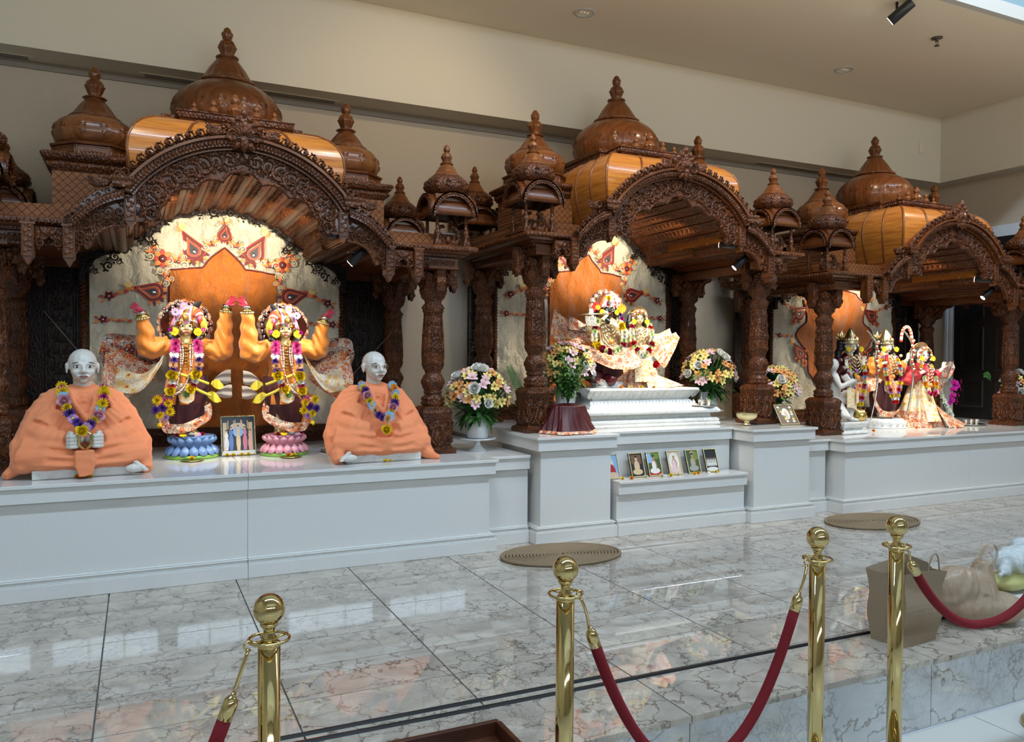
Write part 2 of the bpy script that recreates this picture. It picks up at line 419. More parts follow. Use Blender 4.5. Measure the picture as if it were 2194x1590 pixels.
# dark six panel door in the right wall, white casing
d = struct(MB().box(XW - .035, XW, 5.06, 5.88, .592, 2.55).build('door_1', MAT['door_dark']))
for (y0, y1) in ((5.15, 5.42), (5.53, 5.80)):
    for (z0, z1) in ((.72, 1.02), (1.12, 1.60), (1.70, 2.06), (2.16, 2.44)):
        MB().rloft([(0, 0), (.012, .008), (.02, .008), (.05, .003), (.05, .003)], y0, y1, z0, z1).build('door_panel', MAT['door_dark'], d).matrix_local = Matrix(((0, 0, -1, XW - .035), (1, 0, 0, 0), (0, 1, 0, 0), (0, 0, 0, 1)))
cs = MB()
for a, b_ in ((4.93, 5.06), (5.88, 6.02)):
    for q0, q1, t in ((0, 1, .02), (.25, .45, .03), (.6, .8, .035)): cs.box(XW - t, XW, lerp(a, b_, q0), lerp(a, b_, q1), .59, 2.55)
cs.box(XW - .03, XW, 4.93, 6.02, 2.55, 2.67); cs.build('door_casing', MAT['trim_paint'], d)

# slot diffusers in the soffit
for k, (u0, u1) in enumerate(((-2.6, -.62), (.02, 1.42), (5.62, 7.35))):
    t_ = thing('air_diffuser', ['slot air diffuser in the soffit at the far left edge', 'slot air diffuser in the soffit behind the tallest left dome', 'slot air diffuser in the soffit behind the right shrine dome'][k], 'vent', (u0, YB + .17, ZS), group='slot diffusers in the soffit')
    MB().box(0, u1 - u0, 0, .09, -.004, 0).build('plate', MAT['wall_paint'], t_)
    for y in (.022, .056): MB().box(.03, u1 - u0 - .03, y, y + .016, -.0055, -.001).build('slot', MAT['black_paint'], t_)
# outlet on the bulkhead
t_ = thing('wall_outlet', 'small pale outlet plate high on the bulkhead near the corner', 'outlet', (7.78, YB, 3.56))
MB().box(-.035, .035, -.007, 0, -.058, .058).build('plate', MAT['wall_paint'], t_, bevel=.002)
MB().box(-.016, .016, -.009, -.006, .008, .036).box(-.016, .016, -.009, -.006, -.036, -.008).build('socket', MAT['ceiling_paint'], t_)
# recessed downlights, sprinkler, track light
for (x, y, lb) in ((3.15, 5.35, 'round recessed downlight in the ceiling above the middle shrine'), (5.93, 5.33, 'round recessed downlight in the ceiling nearer the right wall')):
    t_ = thing('downlight', lb, 'ceiling light', (x, y, ZC), group='recessed ceiling downlights')
    MB().lathe([(.085, 0), (.085, -.005), (.066, -.007), (.058, .0), (.052, .045)], 28, caps=False).build('trim_ring', MAT['white_paint'], t_)
    m = MB()
    for k in range(3): m.sph((-.028 + k * .028, 0, .012), (.012, .03, .014), 10, 6)
    m.build('bulb', MAT['can_glass'], t_)
t_ = thing('fire_sprinkler', 'small dark metal fire sprinkler hanging from the ceiling', 'sprinkler', (6.03, 4.47, ZC))
MB().lathe([(.045, 0), (.045, -.006), (.02, -.014), (.012, -.02), (.012, -.03)], 18).build('escutcheon', MAT['dark_steel'], t_)
MB().tube([(-.012, 0, -.028), (-.016, 0, -.042), (0, 0, -.062)], .003).tube([(.012, 0, -.028), (.016, 0, -.042), (0, 0, -.062)], .003).build('frame_arm', MAT['dark_steel'], t_)
MB().lathe([(.004, -.06), (.022, -.064), (.022, -.067), (.004, -.069)], 14).build('deflector', MAT['dark_steel'], t_)
t_ = thing('track_light', 'black cylinder track light with lit face at the ceiling edge', 'spotlight', (5.16, 4.16, ZC - .10))
A = Vector((-.35, .75, -.55)).to_track_quat('Z', 'Y').to_matrix().to_4x4()
MB().lathe([(.035, -.13), (.038, -.125), (.04, .05), (.036, .055)], 20, M=A).build('housing', MAT['black_plastic'], t_)
MB().lathe([(.033, .05), (.033, .057)], 20, M=A).build('lens', MAT['lamp_glass'], t_)
MB().tube([(0, 0, .10), (0, 0, .03), (.01, -.02, 0)], .01).build('stem', MAT['black_plastic'], t_)

# ================================================================ ALTAR (white quartz plinths)
def plinth(name, label, parts):
    """parts: list of (x0, x1, yfront, yback, ztop, joints, openings)"""
    t = thing(name, label, 'altar', (parts[0][0], parts[0][2], 0))
    ox, oy = parts[0][0], parts[0][2]
    for (x0, x1, yf, yb, z, joints, l, r) in parts:
        xs = [x0] + list(joints) + [x1]
        for k in range(len(xs) - 1):
            a, c = xs[k] - ox, xs[k + 1] - ox; ga = .0008 if k else 0; gb = .0008 if k < len(xs) - 2 else 0
            il = .035 if (l and k == 0) else 0; ir = .035 if (r and k == len(xs) - 2) else 0
            y0, y1 = yf - oy, yb - oy
            MB().box(a + ga, c - gb, y0, y1, z - .019, z).build('countertop', MAT['white_quartz'], t, bevel=.0025)
            MB().box(a + il * .4 + ga, c - ir * .4 - gb, y0 + .014, y1, z - .094, z - .019).build('apron', MAT['white_quartz'], t, bevel=.002)
            MB().box(a + il * 1.3 + ga, c - ir * 1.3 - gb, y0 + .045, y1, 0, z - .094).build('front_panel', MAT['white_quartz'], t)
            sk = MB()
            for (i0, z0, z1) in ((.016, 0, .078), (.020, .078, .084), (.030, .084, .098), (.024, .098, .106), (.034, .106, .113)):
                sk.box(a + (i0 - .016 if l and k == 0 else 0) + ga, c - (i0 - .016 if r and k == len(xs) - 2 else 0) - gb, y0 + i0, y1, z0, z1)
            sk.build('skirting', MAT['white_quartz'], t, bevel=.003)
    return t
plinth('altar_plinth', 'long low white stone altar plinth under the left shrine', [(-3.9, 2.07, 4.54, 6.2, .587, (-1.4, .553), 0, 1), (2.07, 2.36, 4.665, 6.2, .587, (), 0, 0)])
plinth('altar_plinth', 'white stone altar pier with the maroon draped pot on its top', [(2.362, 2.998, 4.57, 6.2, .711, (), 1, 1)])
plinth('altar_plinth', 'recessed white stone altar middle behind the row of small portraits', [(2.999, 4.139, 4.735, 6.2, .711, (), 0, 0)])
plinth('offering_shelf', 'low white stone shelf carrying the row of small portraits', [(2.999, 4.139, 4.565, 4.750, .382, (), 0, 0)])
plinth('altar_plinth', 'white stone altar pier with the golden bowl and a leaning photo', [(4.14, 4.792, 4.515, 6.2, .706, (), 1, 1)])
plinth('altar_plinth', 'low white stone altar plinth under the right shrine by the dark door', [(5.055, 8.325, 4.483, 6.2, .59, (6.62,), 1, 0), (4.795, 5.055, 4.64, 6.2, .59, (), 0, 0)])
# ================================================================ CARVED WOODEN SHRINES
PI = math.pi
def front(y):  # flat relief map facing the hall
    return lambda u, v, h: (u, y - h, v)
def sideL(x, sgn): return lambda u, v, h: (x + sgn * h, u, v)
def cyl(rf, c=(0, 0)):
    def f(u, v, h):
        r = rf(v) + h; return (c[0] + r * math.cos(u), c[1] + r * math.sin(u), v)
    return f
def eggs(m, mp, path, step, ln, wd=.42, h=.012, off=-PI / 2, mat=0):
    """row of small carved leaves along a (u, v) path, pointing sideways"""
    acc = 0.0
    for a, b in zip(path, path[1:]):
        L = math.hypot(b[0] - a[0], b[1] - a[1]); an = math.atan2(b[1] - a[1], b[0] - a[0])
        while acc < L:
            t = acc / L; m.leaf(mp, lerp(a[0], b[0], t), lerp(a[1], b[1], t), ln, an + off, wd, h, mat); acc += step
        acc -= L
def finial(m, h, c, n=20, mat=0):
    P = [(.30, 0), (.34, .02), (.30, .05), (.17, .07), (.15, .10), (.19, .18), (.245, .33), (.275, .385), (.25, .40), (.24, .46), (.19, .545), (.12, .60), (.105, .63), (.15, .645), (.15, .70), (.165, .74), (.16, .82), (.12, .85), (.115, .90), (.075, .96), (.01, 1.)]
    def fl(t, k):
        if 4 <= k <= 7: return 1 + .10 * math.cos(9 * t)
        if 9 <= k <= 10: return 1 + .06 * math.cos(9 * t)
        if 15 <= k <= 16: return 1 + .08 * math.cos(6 * t)
        return 1
    m.lathe([(r * h, z * h) for r, z in P], 36 if h > .12 else 18, c, mat, mod=fl)
def bell(m, r, h, c, n=72, lobes=14, mat=0):
    """fluted lotus cap with scalloped hem"""
    P = [(1.0, -.03), (1.06, .02), (1.02, .08), (.90, .16), (.80, .34), (.66, .58), (.50, .80), (.38, .95), (.34, 1.0), (.40, 1.02), (.42, 1.05), (.38, 1.08), (.25, 1.09)]
    m.lathe([(a * r, z * h) for a, z in P], n, c, mat, mod=lambda t, k: (1 + (.055 if k < 4 else .035) * abs(math.sin(lobes * t / 2)) - (.02)) if k < 9 else 1)
def dome(m, prof, c, ribs=14, n=84, mat=0):
    m.lathe(prof, n, c, mat, mod=lambda t, k: 1 - .030 * (abs(math.cos(ribs * t / 2)) ** 7) + .012 * (abs(math.cos(ribs * t / 2)) ** 40))
def domecarve(m, prof, c, ribs, v0, v1, sz, mat=0, kind=0):
    def rf(v): return interp([(z, r) for r, z in prof], v)[0] if len(prof) else 0
    pr = [(z, r) for r, z in prof]
    def rf(v): return interp(pr, v)[0]
    for k in range(ribs):
        t = 2 * PI * (k + .5) / ribs + PI / ribs * 0
        mp = (lambda t: lambda u, v, h: (c[0] + (rf(v) + h) * math.cos(t + u / max(rf(v), .03)), c[1] + (rf(v) + h) * math.sin(t + u / max(rf(v), .03)), c[2] + v))(t)
        vm = (v0 + v1) / 2; H = v1 - v0
        m.scroll(mp, -sz * .55, vm + H * .12, sz * .42, PI / 2, 1, 1.1, .007, 10, 1, mat); m.scroll(mp, sz * .55, vm + H * .12, sz * .42, PI / 2, -1, 1.1, .007, 10, 1, mat)
        m.leaf(mp, 0, vm, H * .5, PI / 2, .3, .009, mat); m.leaf(mp, 0, vm, H * .5, -PI / 2, .3, .009, mat)
        m.leaf(mp, 0, vm - H * .1, sz * .8, R(-40), .35, .008, mat); m.leaf(mp, 0, vm - H * .1, sz * .8, R(220), .35, .008, mat)
def swan(m, mp, u, v, s, hand, mat=0):
    """small carved goose with raised neck"""
    P = [(.0, 0), (.26, .04), (.36, .16), (.30, .30), (.18, .38), (.08, .36), (.02, .28)]
    m.band(mp, [(u + hand * (s * (a + .12)), v + s * (b + .1)) for a, b in P], [s * .11, s * .10, s * .07, s * .055, s * .05, s * .05, s * .02], s * .14, mat)
    m.leaf(mp, u + hand * s * .36, v + s * .12, s * .82, PI - .22 if hand > 0 else .22, .34, s * .20, mat)
    m.leaf(mp, u + hand * s * .1, v + s * .16, s * .62, PI - .5 if hand > 0 else .5, .26, s * .24, mat)
    m.leaf(mp, u + hand * s * .1, v + s * .06, s * .5, PI - .1 if hand > 0 else .1, .25, s * .22, mat)
# ---- column, shared by all twelve
CP = [(.068, .305), (.073, .325), (.074, .345), (.071, .375), (.056, .388), (.055, .396), (.061, .402), (.061, .412), (.056, .418), (.066, .432), (.074, .455), (.074, .49), (.066, .520), (.053, .532), (.053, .545), (.060, .560), (.070, .60), (.0725, .65), (.070, .74), (.064, .84), (.058, .92), (.058, .938), (.066, .944), (.071, .955), (.071, .985), (.068, .998), (.057, 1.006), (.057, 1.020), (.066, 1.04), (.082, 1.09), (.090, 1.12), (.086, 1.135), (.07, 1.15)]
def column_meshes():
    W = MAT['wood_carved']; out = {}
    m = MB(); m.lathe(CP, 40)
    pr = [(z, r) for r, z in CP]; mp = cyl(lambda v: interp(pr, v)[0] - .001)
    for k in range(8):
        t = 2 * PI * k / 8
        for (z, r_, a) in ((.60, .0, 1), (.70, .0, -1), (.80, 0, 1), (.875, 0, -1)):
            q = .018 if z < .85 else .013
            for sg in (-1, 1):
                mpk = (lambda t: lambda u, v, h: mp(t + u / .066, v, h))(t)
                m.scroll(mpk, sg * q * .95, z, q * .92, -PI / 2, sg * a, 1.1, .0085, 9, 1)
            m.leaf(mpk, 0, z - .02, .05, PI / 2, .26, .010)
        m.band((lambda t: lambda u, v, h: mp(t + PI / 8 + u / .066, v, h))(t), [(0, .565), (0, .65), (0, .75), (0, .85), (0, .925)], .0045, .007)
    def ring(zz, n, ln, an, h=.009, wd=.45, dz=0):
        for k in range(n): m.leaf((lambda t: lambda u, v, hh: mp(t + u / .066, v, hh))(2 * PI * k / n), 0, zz, ln, an, wd, h)
    ring(.35, 16, .032, PI / 2); ring(.345, 16, .026, -PI / 2); ring(.455, 18, .05, PI / 2, .008, .3); ring(.475, 12, .022, PI / 2); ring(.97, 20, .018, PI / 2); ring(.94, 24, .016, -PI / 2); ring(.407, 24, .01, PI / 2, .006)
    ring(1.025, 10, .075, PI / 2, .016, .36); ring(1.05, 10, .08, PI / 2 + .5, .014, .3); ring(1.05, 10, .08, PI / 2 - .5, .014, .3)
    out['column'] = m.mesh('column', W)
    m = MB()
    m.rloft([(0, 0), (0, .026), (.006, .030), (.006, .036), (.022, .042), (.026, .05)], -.125, .125, -.125, .125)
    m.rloft([(.004, .045), (.0, .07), (.0, .235), (-.004, .262), (-.008, .275), (-.004, .290), (.008, .305), (.024, .315)], -.098, .098, -.098, .098)
    for q in range(4):
        Mq = Matrix.Rotation(PI / 2 * q, 4, 'Z')
        mp4 = (lambda Mq: lambda u, v, h: tuple(Mq @ Vector((u, -.098 - h, v))))(Mq)
        m.leaf(mp4, 0, .06, .11, PI / 2, .28, .02); 
        for sg in (-1, 1):
            m.band(mp4, [(sg * .012, .055), (sg * .05, .10), (sg * .03, .16), (sg * .012, .21)], [.012, .011, .009, .006], .016)
            m.scroll(mp4, sg * .066, .085, .026, PI / 2, -sg, 1.3, .016, 11, 2); m.scroll(mp4, sg * .060, .20, .030, -PI / 2, sg, 1.3, .018, 11, 2)
            m.leaf(mp4, sg * .02, .15, .09, PI / 2 - sg * .7, .26, .016); m.leaf(mp4, sg * .088, .10, .12, PI / 2, .2, .014)
        m.leaf(mp4, 0, .165, .07, PI / 2, .4, .018)
        eggs(m, mp4, [(-.092, .292), (.098, .292)], .016, .026, .4, .007)
    out['base_block'] = m.mesh('base_block', W)
    m = MB()
    m.rloft([(.012, 1.13), (0, 1.15), (0, 1.28), (-.01, 1.30)], -.08, .08, -.08, .08)
    for q in range(4):
        Mq = Matrix.Rotation(PI / 2 * q, 4, 'Z')
        mp4 = (lambda Mq: lambda u, v, h: tuple(Mq @ Vector((u, -.082 - h, v))))(Mq)
        # carved boss with a small winged face on the capital front
        m.leaf(mp4, 0, 1.09, .15, PI / 2, .36, .03)
        for sg in (-1, 1):
            m.scroll(mp4, sg * .045, 1.20, .036, -PI / 2, sg, 1.2, .02, 11, 3); m.leaf(mp4, sg * .01, 1.16, .085, PI / 2 - sg * .85, .35, .03)
        m.leaf(mp4, 0, 1.22, .07, PI / 2, .5, .03); m.sph(mp4(0, 1.185, .02), (.014, .014, .018), 8, 6)
        # drooping bracket
        m.prism([(-.05 + .052, 1.29), (.17, 1.29), (.175, 1.25), (.16, 1.20), (.165, 1.14), (.15, 1.085), (.135, 1.12), (.105, 1.15), (.082, 1.16)], -.03, .03, M=Mq)
        for (du, dv, ll) in ((.155, 1.16, .07), (.12, 1.20, .06), (.15, 1.22, .06), (.11, 1.25, .05)):
            for sg in (-1, 1):
                m.leaf((lambda Mq, sg: lambda u, v, h: tuple(Mq @ Vector((u, sg * (.03 + h), v))))(Mq, sg), du, dv, ll, -PI / 2 - .3, .4, .014)
    out['capital'] = m.mesh('capital', W)
    return out
COLM = column_meshes()

OUTR, OUTZ = .75, 1.14
CUSP = [(-.405, 1.505), (-.262, 1.584), (-.107, 1.640), (0, 1.705), (.107, 1.640), (.262, 1.584), (.405, 1.505)]
def scallop(cusps, bulge, n=7):
    pts = []
    for a, b in zip(cusps, cusps[1:]):
        dx, dz = b[0] - a[0], b[1] - a[1]; L = math.hypot(dx, dz); nx, nz = -dz / L, dx / L
        if nz < 0: nx, nz = -nx, -nz
        for k in range(n):
            t = k / n; q = math.sin(PI * t) ** .8 * bulge * L
            # the two middle lobes sweep up into an ogee point
            pts.append((a[0] + dx * t + nx * q, a[1] + dz * t + nz * q))
    return pts + [cusps[-1]]
def lower_bracket(sg):
    return [(sg * .47, 1.385), (sg * .452, 1.40), (sg * .437, 1.42), (sg * .447, 1.45), (sg * .428, 1.475), (sg * .408, 1.490)]

def cupola_meshes():
    out = {}; m = MB()
    # four little barrel gables over a square plan
    Rg, hw = .155, .135
    for q in range(4):
        Mq = Matrix.Rotation(PI / 2 * q, 4, 'Z'); n = 14
        arc = [(Rg * math.cos(PI * k / n), .205 + Rg * 1.0 * math.sin(PI * k / n)) for k in range(n + 1)]
        inn = [(x * .80, .205 + (z - .205) * .80) for x, z in arc]
        m.prism(arc + inn[::-1], -.165, -.148, 0, Mq)
        m.prism(arc + [(x * .93, .205 + (z - .205) * .93) for x, z in arc][::-1], -.165, 0, 1, Mq, smooth=True)
        mp4 = (lambda Mq: lambda u, v, h: tuple(Mq @ Vector((u, -.165 - h, v))))(Mq)
        eggs(m, mp4, [(x * .90, .205 + (z - .205) * .90) for x, z in arc], .019, .024, .36, .010, 0)
    m.box(-.12, .12, -.12, .12, .30, .345, 1)
    pr = [(.10, .345), (.118, .352), (.145, .385), (.150, .415), (.140, .445), (.112, .475), (.08, .488)]
    dome(m, pr, (0, 0, 0), 12, 60); domecarve(m, pr, (0, 0, 0), 12, .385, .455, .016)
    for k in range(24): m.leaf(lambda u, v, h, t=2 * PI * k / 24: ((.122 + h) * math.cos(t + u / .12), (.122 + h) * math.sin(t + u / .12), v), 0, .362, .02, 1.1, .4, .008)
    out['roof'] = m.mesh('cupola_roof', [MAT['wood_carved'], MAT['wood_plain']])
    m = MB(); bell(m, .088, .092, (0, 0, .482), 56, 14); finial(m, .135, (0, 0, .565)); out['cap'] = m.mesh('cupola_cap', MAT['wood_dome'])
    m = MB(); m.lathe([(.013, .03), (.017, .04), (.011, .05), (.018, .07), (.019, .09), (.011, .105), (.012, .12), (.011, .19), (.015, .20), (.015, .21)], 12); m.box(-.022, .022, -.022, .022, 0, .035); m.box(-.02, .02, -.02, .02, .205, .30); out['pillar'] = m.mesh('pillar', MAT['wood_carved'])
    m = MB(); m.box(-.125, .125, -.125, .125, -.004, .012); m.rloft([(0, 0), (0, .002)], -.15, .15, -.15, .15); out['sill'] = m.mesh('sill', MAT['wood_plain'])
    # little throne between two peacocks
    m = MB(); m.box(-.05, .05, -.04, .04, .012, .022)
    for x in (-.035, .035):
        for y in (-.03, .03): m.lathe([(.008, .02), (.005, .04), (.008, .06), (.005, .08), (.009, .095)], 8, (x, y, 0))
    m.box(-.05, .05, -.038, .038, .095, .105)
    mp0 = front(-.035); m.leaf(mp0, 0, .03, .06, PI / 2, .4, .02); m.scroll(mp0, -.012, .075, .016, 0, 1, 1, .012, 8, 1); m.scroll(mp0, .012, .075, .016, PI, -1, 1, .012, 8, 1)
    for sg in (-1, 1):
        m.tube([(sg * x, -.02, z) for x, z in ((.03, .03), (.065, .03), (.078, .07), (.075, .115), (.055, .145), (.03, .15), (.022, .14))], [.012, .02, .02, .017, .014, .012, .008], 8)
    out['throne'] = m.mesh('throne', MAT['wood_carved'])
    return out
CUPM = cupola_meshes()

def make_shrine(label, loc, c):
    W, WP, WD, WV = MAT['wood_carved'], MAT['wood_plain'], MAT['wood_dome'], MAT['wood_vault']
    T = thing('carved_shrine', label, 'shrine', loc, group='carved wooden shrines')
    yF, yB = -.28, 1.10; e = c + .21
    # columns
    for x in (-c, c):
        for y in (0, .92):
            o = obj('column', COLM['column'], T, (x, y, 0)); obj('base_block', COLM['base_block'], o); obj('capital', COLM['capital'], o)
    # entablature over each pair of columns, with its roof
    for sg in (-1, 1):
        x0, x1 = sorted((sg * .845, sg * e)); m = MB()
        m.rloft([(.10, 1.285), (.10, 1.30), (.07, 1.305), (.07, 1.318), (.05, 1.322), (.03, 1.335), (.0, 1.342), (.0, 1.362), (.012, 1.37)], x0, x1, yF, yB)
        cx = sg * c; m.box(cx - .10, cx + .10, yF + .08, yB - .08, 1.225, 1.29)
        m.box(min(cx, sg * .845), max(cx, sg * .845), yF + .10, -.09, 1.235, 1.29)
        m.box(min(cx, sg * .845), max(cx, sg * .845), 1.0, yB - .05, 1.235, 1.29)
        ent = m.build('entablature', WP, T)
        m = MB(); mpf = front(yF)
        eggs(m, mpf, [(x0 + .01, 1.366), (x1 - .005, 1.366)], .030, .034, .40, .010)
        eggs(m, front(yF + .07), [(x0 + .07, 1.318), (x1 - .07, 1.318)], .019, .018, .5, .008)
        eggs(m, front(yF + .08), [(min(cx, sg * .845), 1.285), (max(cx, sg * .845) + .08, 1.285)], .022, .045, .35, .010)
        for s2 in (-1, 1):
            xe = x0 if s2 < 0 else x1
            if (xe == x0) == (sg < 0):
                eggs(m, sideL(xe, s2), [(yF + .01, 1.366), (yB, 1.366)] if s2 < 0 else [(yF + .01, 1.366), (yB, 1.366)], .030, .034, .40, .010)
                eggs(m, sideL(cx + s2 * .10, s2), [(yF + .1, 1.285), (yB - .1, 1.285)], .022, .045, .35, .010)
        m.build('carved_band', W, ent)
        # side arches between front and back column, cusped
        m = MB(); cu = [(.10, 1.08), (.17, 1.15), (.27, 1.205), (.46, 1.245), (.65, 1.205), (.75, 1.15), (.82, 1.08)]
        inn = scallop(cu, .16, 6)
        poly = inn + [(.84, 1.10), (.85, 1.28), (.07, 1.28), (.08, 1.10)]
        Ms = Matrix(((0, 1, 0, cx), (1, 0, 0, 0), (0, 0, 1, 0), (0, 0, 0, 1)))
        m.prism(poly, -.02, .02, 0, Ms)
        for s2 in (-1, 1):
            mq = (lambda s2: lambda u, v, h: (cx + s2 * (.02 + h), u, v))(s2)
            m.band(mq, inn, .008, .008)
            for q in (.14, .20, .28, .38, .54, .64, .72, .78): m.scroll(mq, q, 1.262 - abs(q - .46) * .16, .020, 0, 1 if q < .46 else -1, 1.2, .012, 9, 2)
        m.prism([(.44, 1.245), (.48, 1.245), (.47, 1.20), (.46, 1.18), (.45, 1.20)], -.03, .03, 0, Ms)
        m.build('side_arch', W, T)
        # hanging pier pieces with carved faces
        hps = [(sg * .875, 1.16, 1.337), (sg * .583, 1.378, 1.548)]
        if c > 1.1: hps.append((sg * (c - .20), 1.16, 1.337))
        for (x, z0, z1) in hps:
            m = MB(); y0 = yF - .015; wv = .0285
            m.box(x - wv, x + wv, y0, y0 + .075, z0, z1)
            m.prism([(x - wv - .006, z1 - .012), (x + wv + .006, z1 - .012), (x + wv + .006, z1), (x - wv - .006, z1)], y0 - .006, y0 + .078)
            m.prism([(x - wv, z0), (x + wv, z0), (x + .014, z0 - .018), (x + .01, z0 - .03), (x, z0 - .045), (x - .01, z0 - .03), (x - .014, z0 - .018)], y0 + .008, y0 + .066)
            mh = front(y0)
            for k in range(6):
                v = z0 + .018 + k * (z1 - z0 - .04) / 5.3
                m.leaf(mh, x, v, .026, .6 if k % 2 else PI - .6, .5, .008); m.leaf(mh, x, v + .008, .02, PI - .6 if k % 2 else .6, .5, .008)
            m.band(mh, [(x - wv + .005, z0 + .006), (x - wv + .005, z1 - .016)], .004, .005); m.band(mh, [(x + wv - .005, z0 + .006), (x + wv - .005, z1 - .016)], .004, .005)
            m.build('hanging_pier', WP, T)
        # little cusped lintel beside the column
        xa, xb = sg * .905, sg * (c - .23) if c > 1.1 else sg * (c - .04)
        if c < 1.1: xb = sg * (c - .01)
        xa, xb = min(xa, xb), max(xa, xb); xm = (xa + xb) / 2; hw = (xb - xa) / 2
        m = MB(); m.prism([(xa, 1.32), (xb, 1.32), (xb, 1.20), (xb - hw * .35, 1.21), (xb - hw * .5, 1.245), (xm, 1.268), (xa + hw * .5, 1.245), (xa + hw * .35, 1.21), (xa, 1.20)], yF + .015, yF + .05)
        mh = front(yF + .015)
        for s2 in (-1, 1):
            m.scroll(mh, xm + s2 * hw * .62, 1.235, .028, PI / 2, -s2, 1.2, .016, 11, 3); m.leaf(mh, xm, 1.275, .05, PI / 2 - s2 * .9, .36, .014)
        m.leaf(mh, xm, 1.268, .05, PI / 2, .4, .016)
        m.build('lintel_panel', W, T)
        # swooping wing arch
        oc = [(.865, 1.366), (.825, 1.405), (.79, 1.442), (.745, 1.480), (.70, 1.508), (.65, 1.530), (.61, 1.542)]
        ic = [(x + .004, z - .052) for x, z in oc]
        m = MB(); sgp = lambda P: [(sg * x, z) for x, z in P]
        m.prism(sgp(oc + ic[::-1]), yF - .05, yF + .06)
        mw = front(yF - .05)
        eggs(m, mw, sgp([(x, z - .008) for x, z in oc]), .020, .036, .36, .012, -PI / 2 if sg < 0 else PI / 2)
        m.band(mw, sgp([(x, z - .004) for x, z in oc]), .006, .006)
        m.build('wing_cornice', W, T)
        lob = [(.855, 1.175), (.835, 1.20), (.845, 1.225), (.815, 1.24), (.795, 1.215), (.778, 1.235), (.765, 1.275), (.735, 1.312), (.70, 1.335), (.66, 1.348), (.612, 1.352)]
        m = MB(); m.prism(sgp(ic + [(.865, 1.17)][:0] + [(.606, 1.352)] + lob[::-1] + [(.868, 1.18)]), yF + .01, yF + .045)
        mw = front(yF + .01); m.band(mw, sgp(lob[4:]), .010, .010)
        for (x, z, r_, h_) in ((.825, 1.275, .032, 1), (.80, 1.35, .030, -1), (.745, 1.39, .034, 1), (.69, 1.42, .036, -1), (.635, 1.43, .034, 1), (.70, 1.365, .020, 1), (.65, 1.38, .020, -1), (.845, 1.225, .022, -1), (.635, 1.475, .02, -1)):
            m.scroll(mw, sg * x, z, r_, PI / 2 * h_, h_ * sg, 1.3, .018, 13, 4)
        for k in range(9):
            t = k / 8; x = lerp(.85, .62, t); z = interp([(.61, 1.49), (.70, 1.455), (.79, 1.39), (.865, 1.31)], x)[0]
            m.leaf(mw, sg * x, z, .05, 2.2 if sg > 0 else .9, .32, .014)
        m.build('wing_panel', W, T)
        # foliage and goose on the wing
        m = MB(); mw = front(yF - .03)
        for k, (x, z) in enumerate(oc[:-1]):
            m.scroll(mw, sg * (x - .012), z + .022, .024, PI if sg > 0 else 0, sg, 1.2, .02, 11, 4)
        m.prism(sgp([(.90, 1.37), (.865, 1.37), (.825, 1.41), (.79, 1.447), (.745, 1.485), (.70, 1.513), (.65, 1.535), (.61, 1.545), (.61, 1.565), (.66, 1.555), (.75, 1.515), (.81, 1.46), (.85, 1.405)]), yF - .028, yF + .0)
        swan(m, mw, sg * .735, 1.545, .115, -sg)
        m.build('wing_crest', W, T)
    # main arch
    n = 30; ang = [math.asin(-.625 / OUTR) + 2 * math.asin(.625 / OUTR) * k / n for k in range(n + 1)]
    arc = lambda r: [(r * math.sin(a), OUTZ + r * math.cos(a)) for a in ang]
    m = MB(); m.prism(arc(.75) + arc(.735)[::-1], yF - .085, yF + .06); m.prism(arc(.738) + arc(.695)[::-1], yF - .06, yF + .06)
    m.prism(arc(.70) + arc(.680)[::-1], yF - .03, yF + .06)
    main = m.build('main_arch_cornice', WP, T)
    m = MB(); eggs(m, front(yF - .06), arc(.735), .0215, .040, .40, .016, -PI / 2); eggs(m, front(yF - .03), arc(.698), .014, .014, .5, .008, -PI / 2)
    for sg in (-1, 1):  # end blocks of the cornice
        m.rloft([(0, 1.545), (-.012, 1.56), (-.012, 1.575), (-.02, 1.59), (-.02, 1.605)], sg * .62 - .035, sg * .62 + .035, yF - .075, yF + .06)
    m.build('carved_band', W, main)
    inn = scallop(CUSP, .20, 8); full = lower_bracket(-1) + inn + lower_bracket(1)[::-1]
    m = MB(); m.prism(full + [(.555, 1.385), (.56, 1.45)] + [p for p in arc(.69)[::-1] if abs(p[0]) < .555] + [(-.56, 1.45), (-.555, 1.385)], yF, yF + .04)
    pan = m.build('main_arch_panel', WP, T)
    m = MB(); mp = front(yF)
    m.band(mp, full, .011, .012)
    for k in range(-8, 9):
        a = k * .118; sgn = 1 if k > 0 else -1
        wr = .058 if abs(k) < 1 else (.046 if abs(k) < 3 else .060); rm = .628 if abs(k) < 3 else .612
        if abs(k) == 0: 
            for s2 in (-1, 1): m.scroll(mp, s2 * .032, OUTZ + .625, .034, PI / 2, -s2, 1.4, .022, 15, 3)
            m.leaf(mp, 0, OUTZ + .60, .07, PI / 2, .4, .02); continue
        m.scroll(mp, rm * math.sin(a), OUTZ + rm * math.cos(a), wr, PI / 2 - a + (0 if k % 2 else PI), (1 if k % 2 else -1) * sgn, 1.5, .022, 17, 5)
        for dr, an in ((.055, PI / 2 - a + .5), (.05, PI / 2 - a - .8), (-.05, -PI / 2 - a + .4), (-.045, -PI / 2 - a - .6)):
            a2 = a + sgn * .055; m.leaf(mp, (rm + dr * .6) * math.sin(a2), OUTZ + (rm + dr * .6) * math.cos(a2), .05, an, .34, .016)
        m.scroll(mp, (rm + .045) * math.sin(a + .06 * sgn), OUTZ + (rm + .045) * math.cos(a + .06 * sgn), .020, -a, sgn, 1.1, .014, 9, 2)
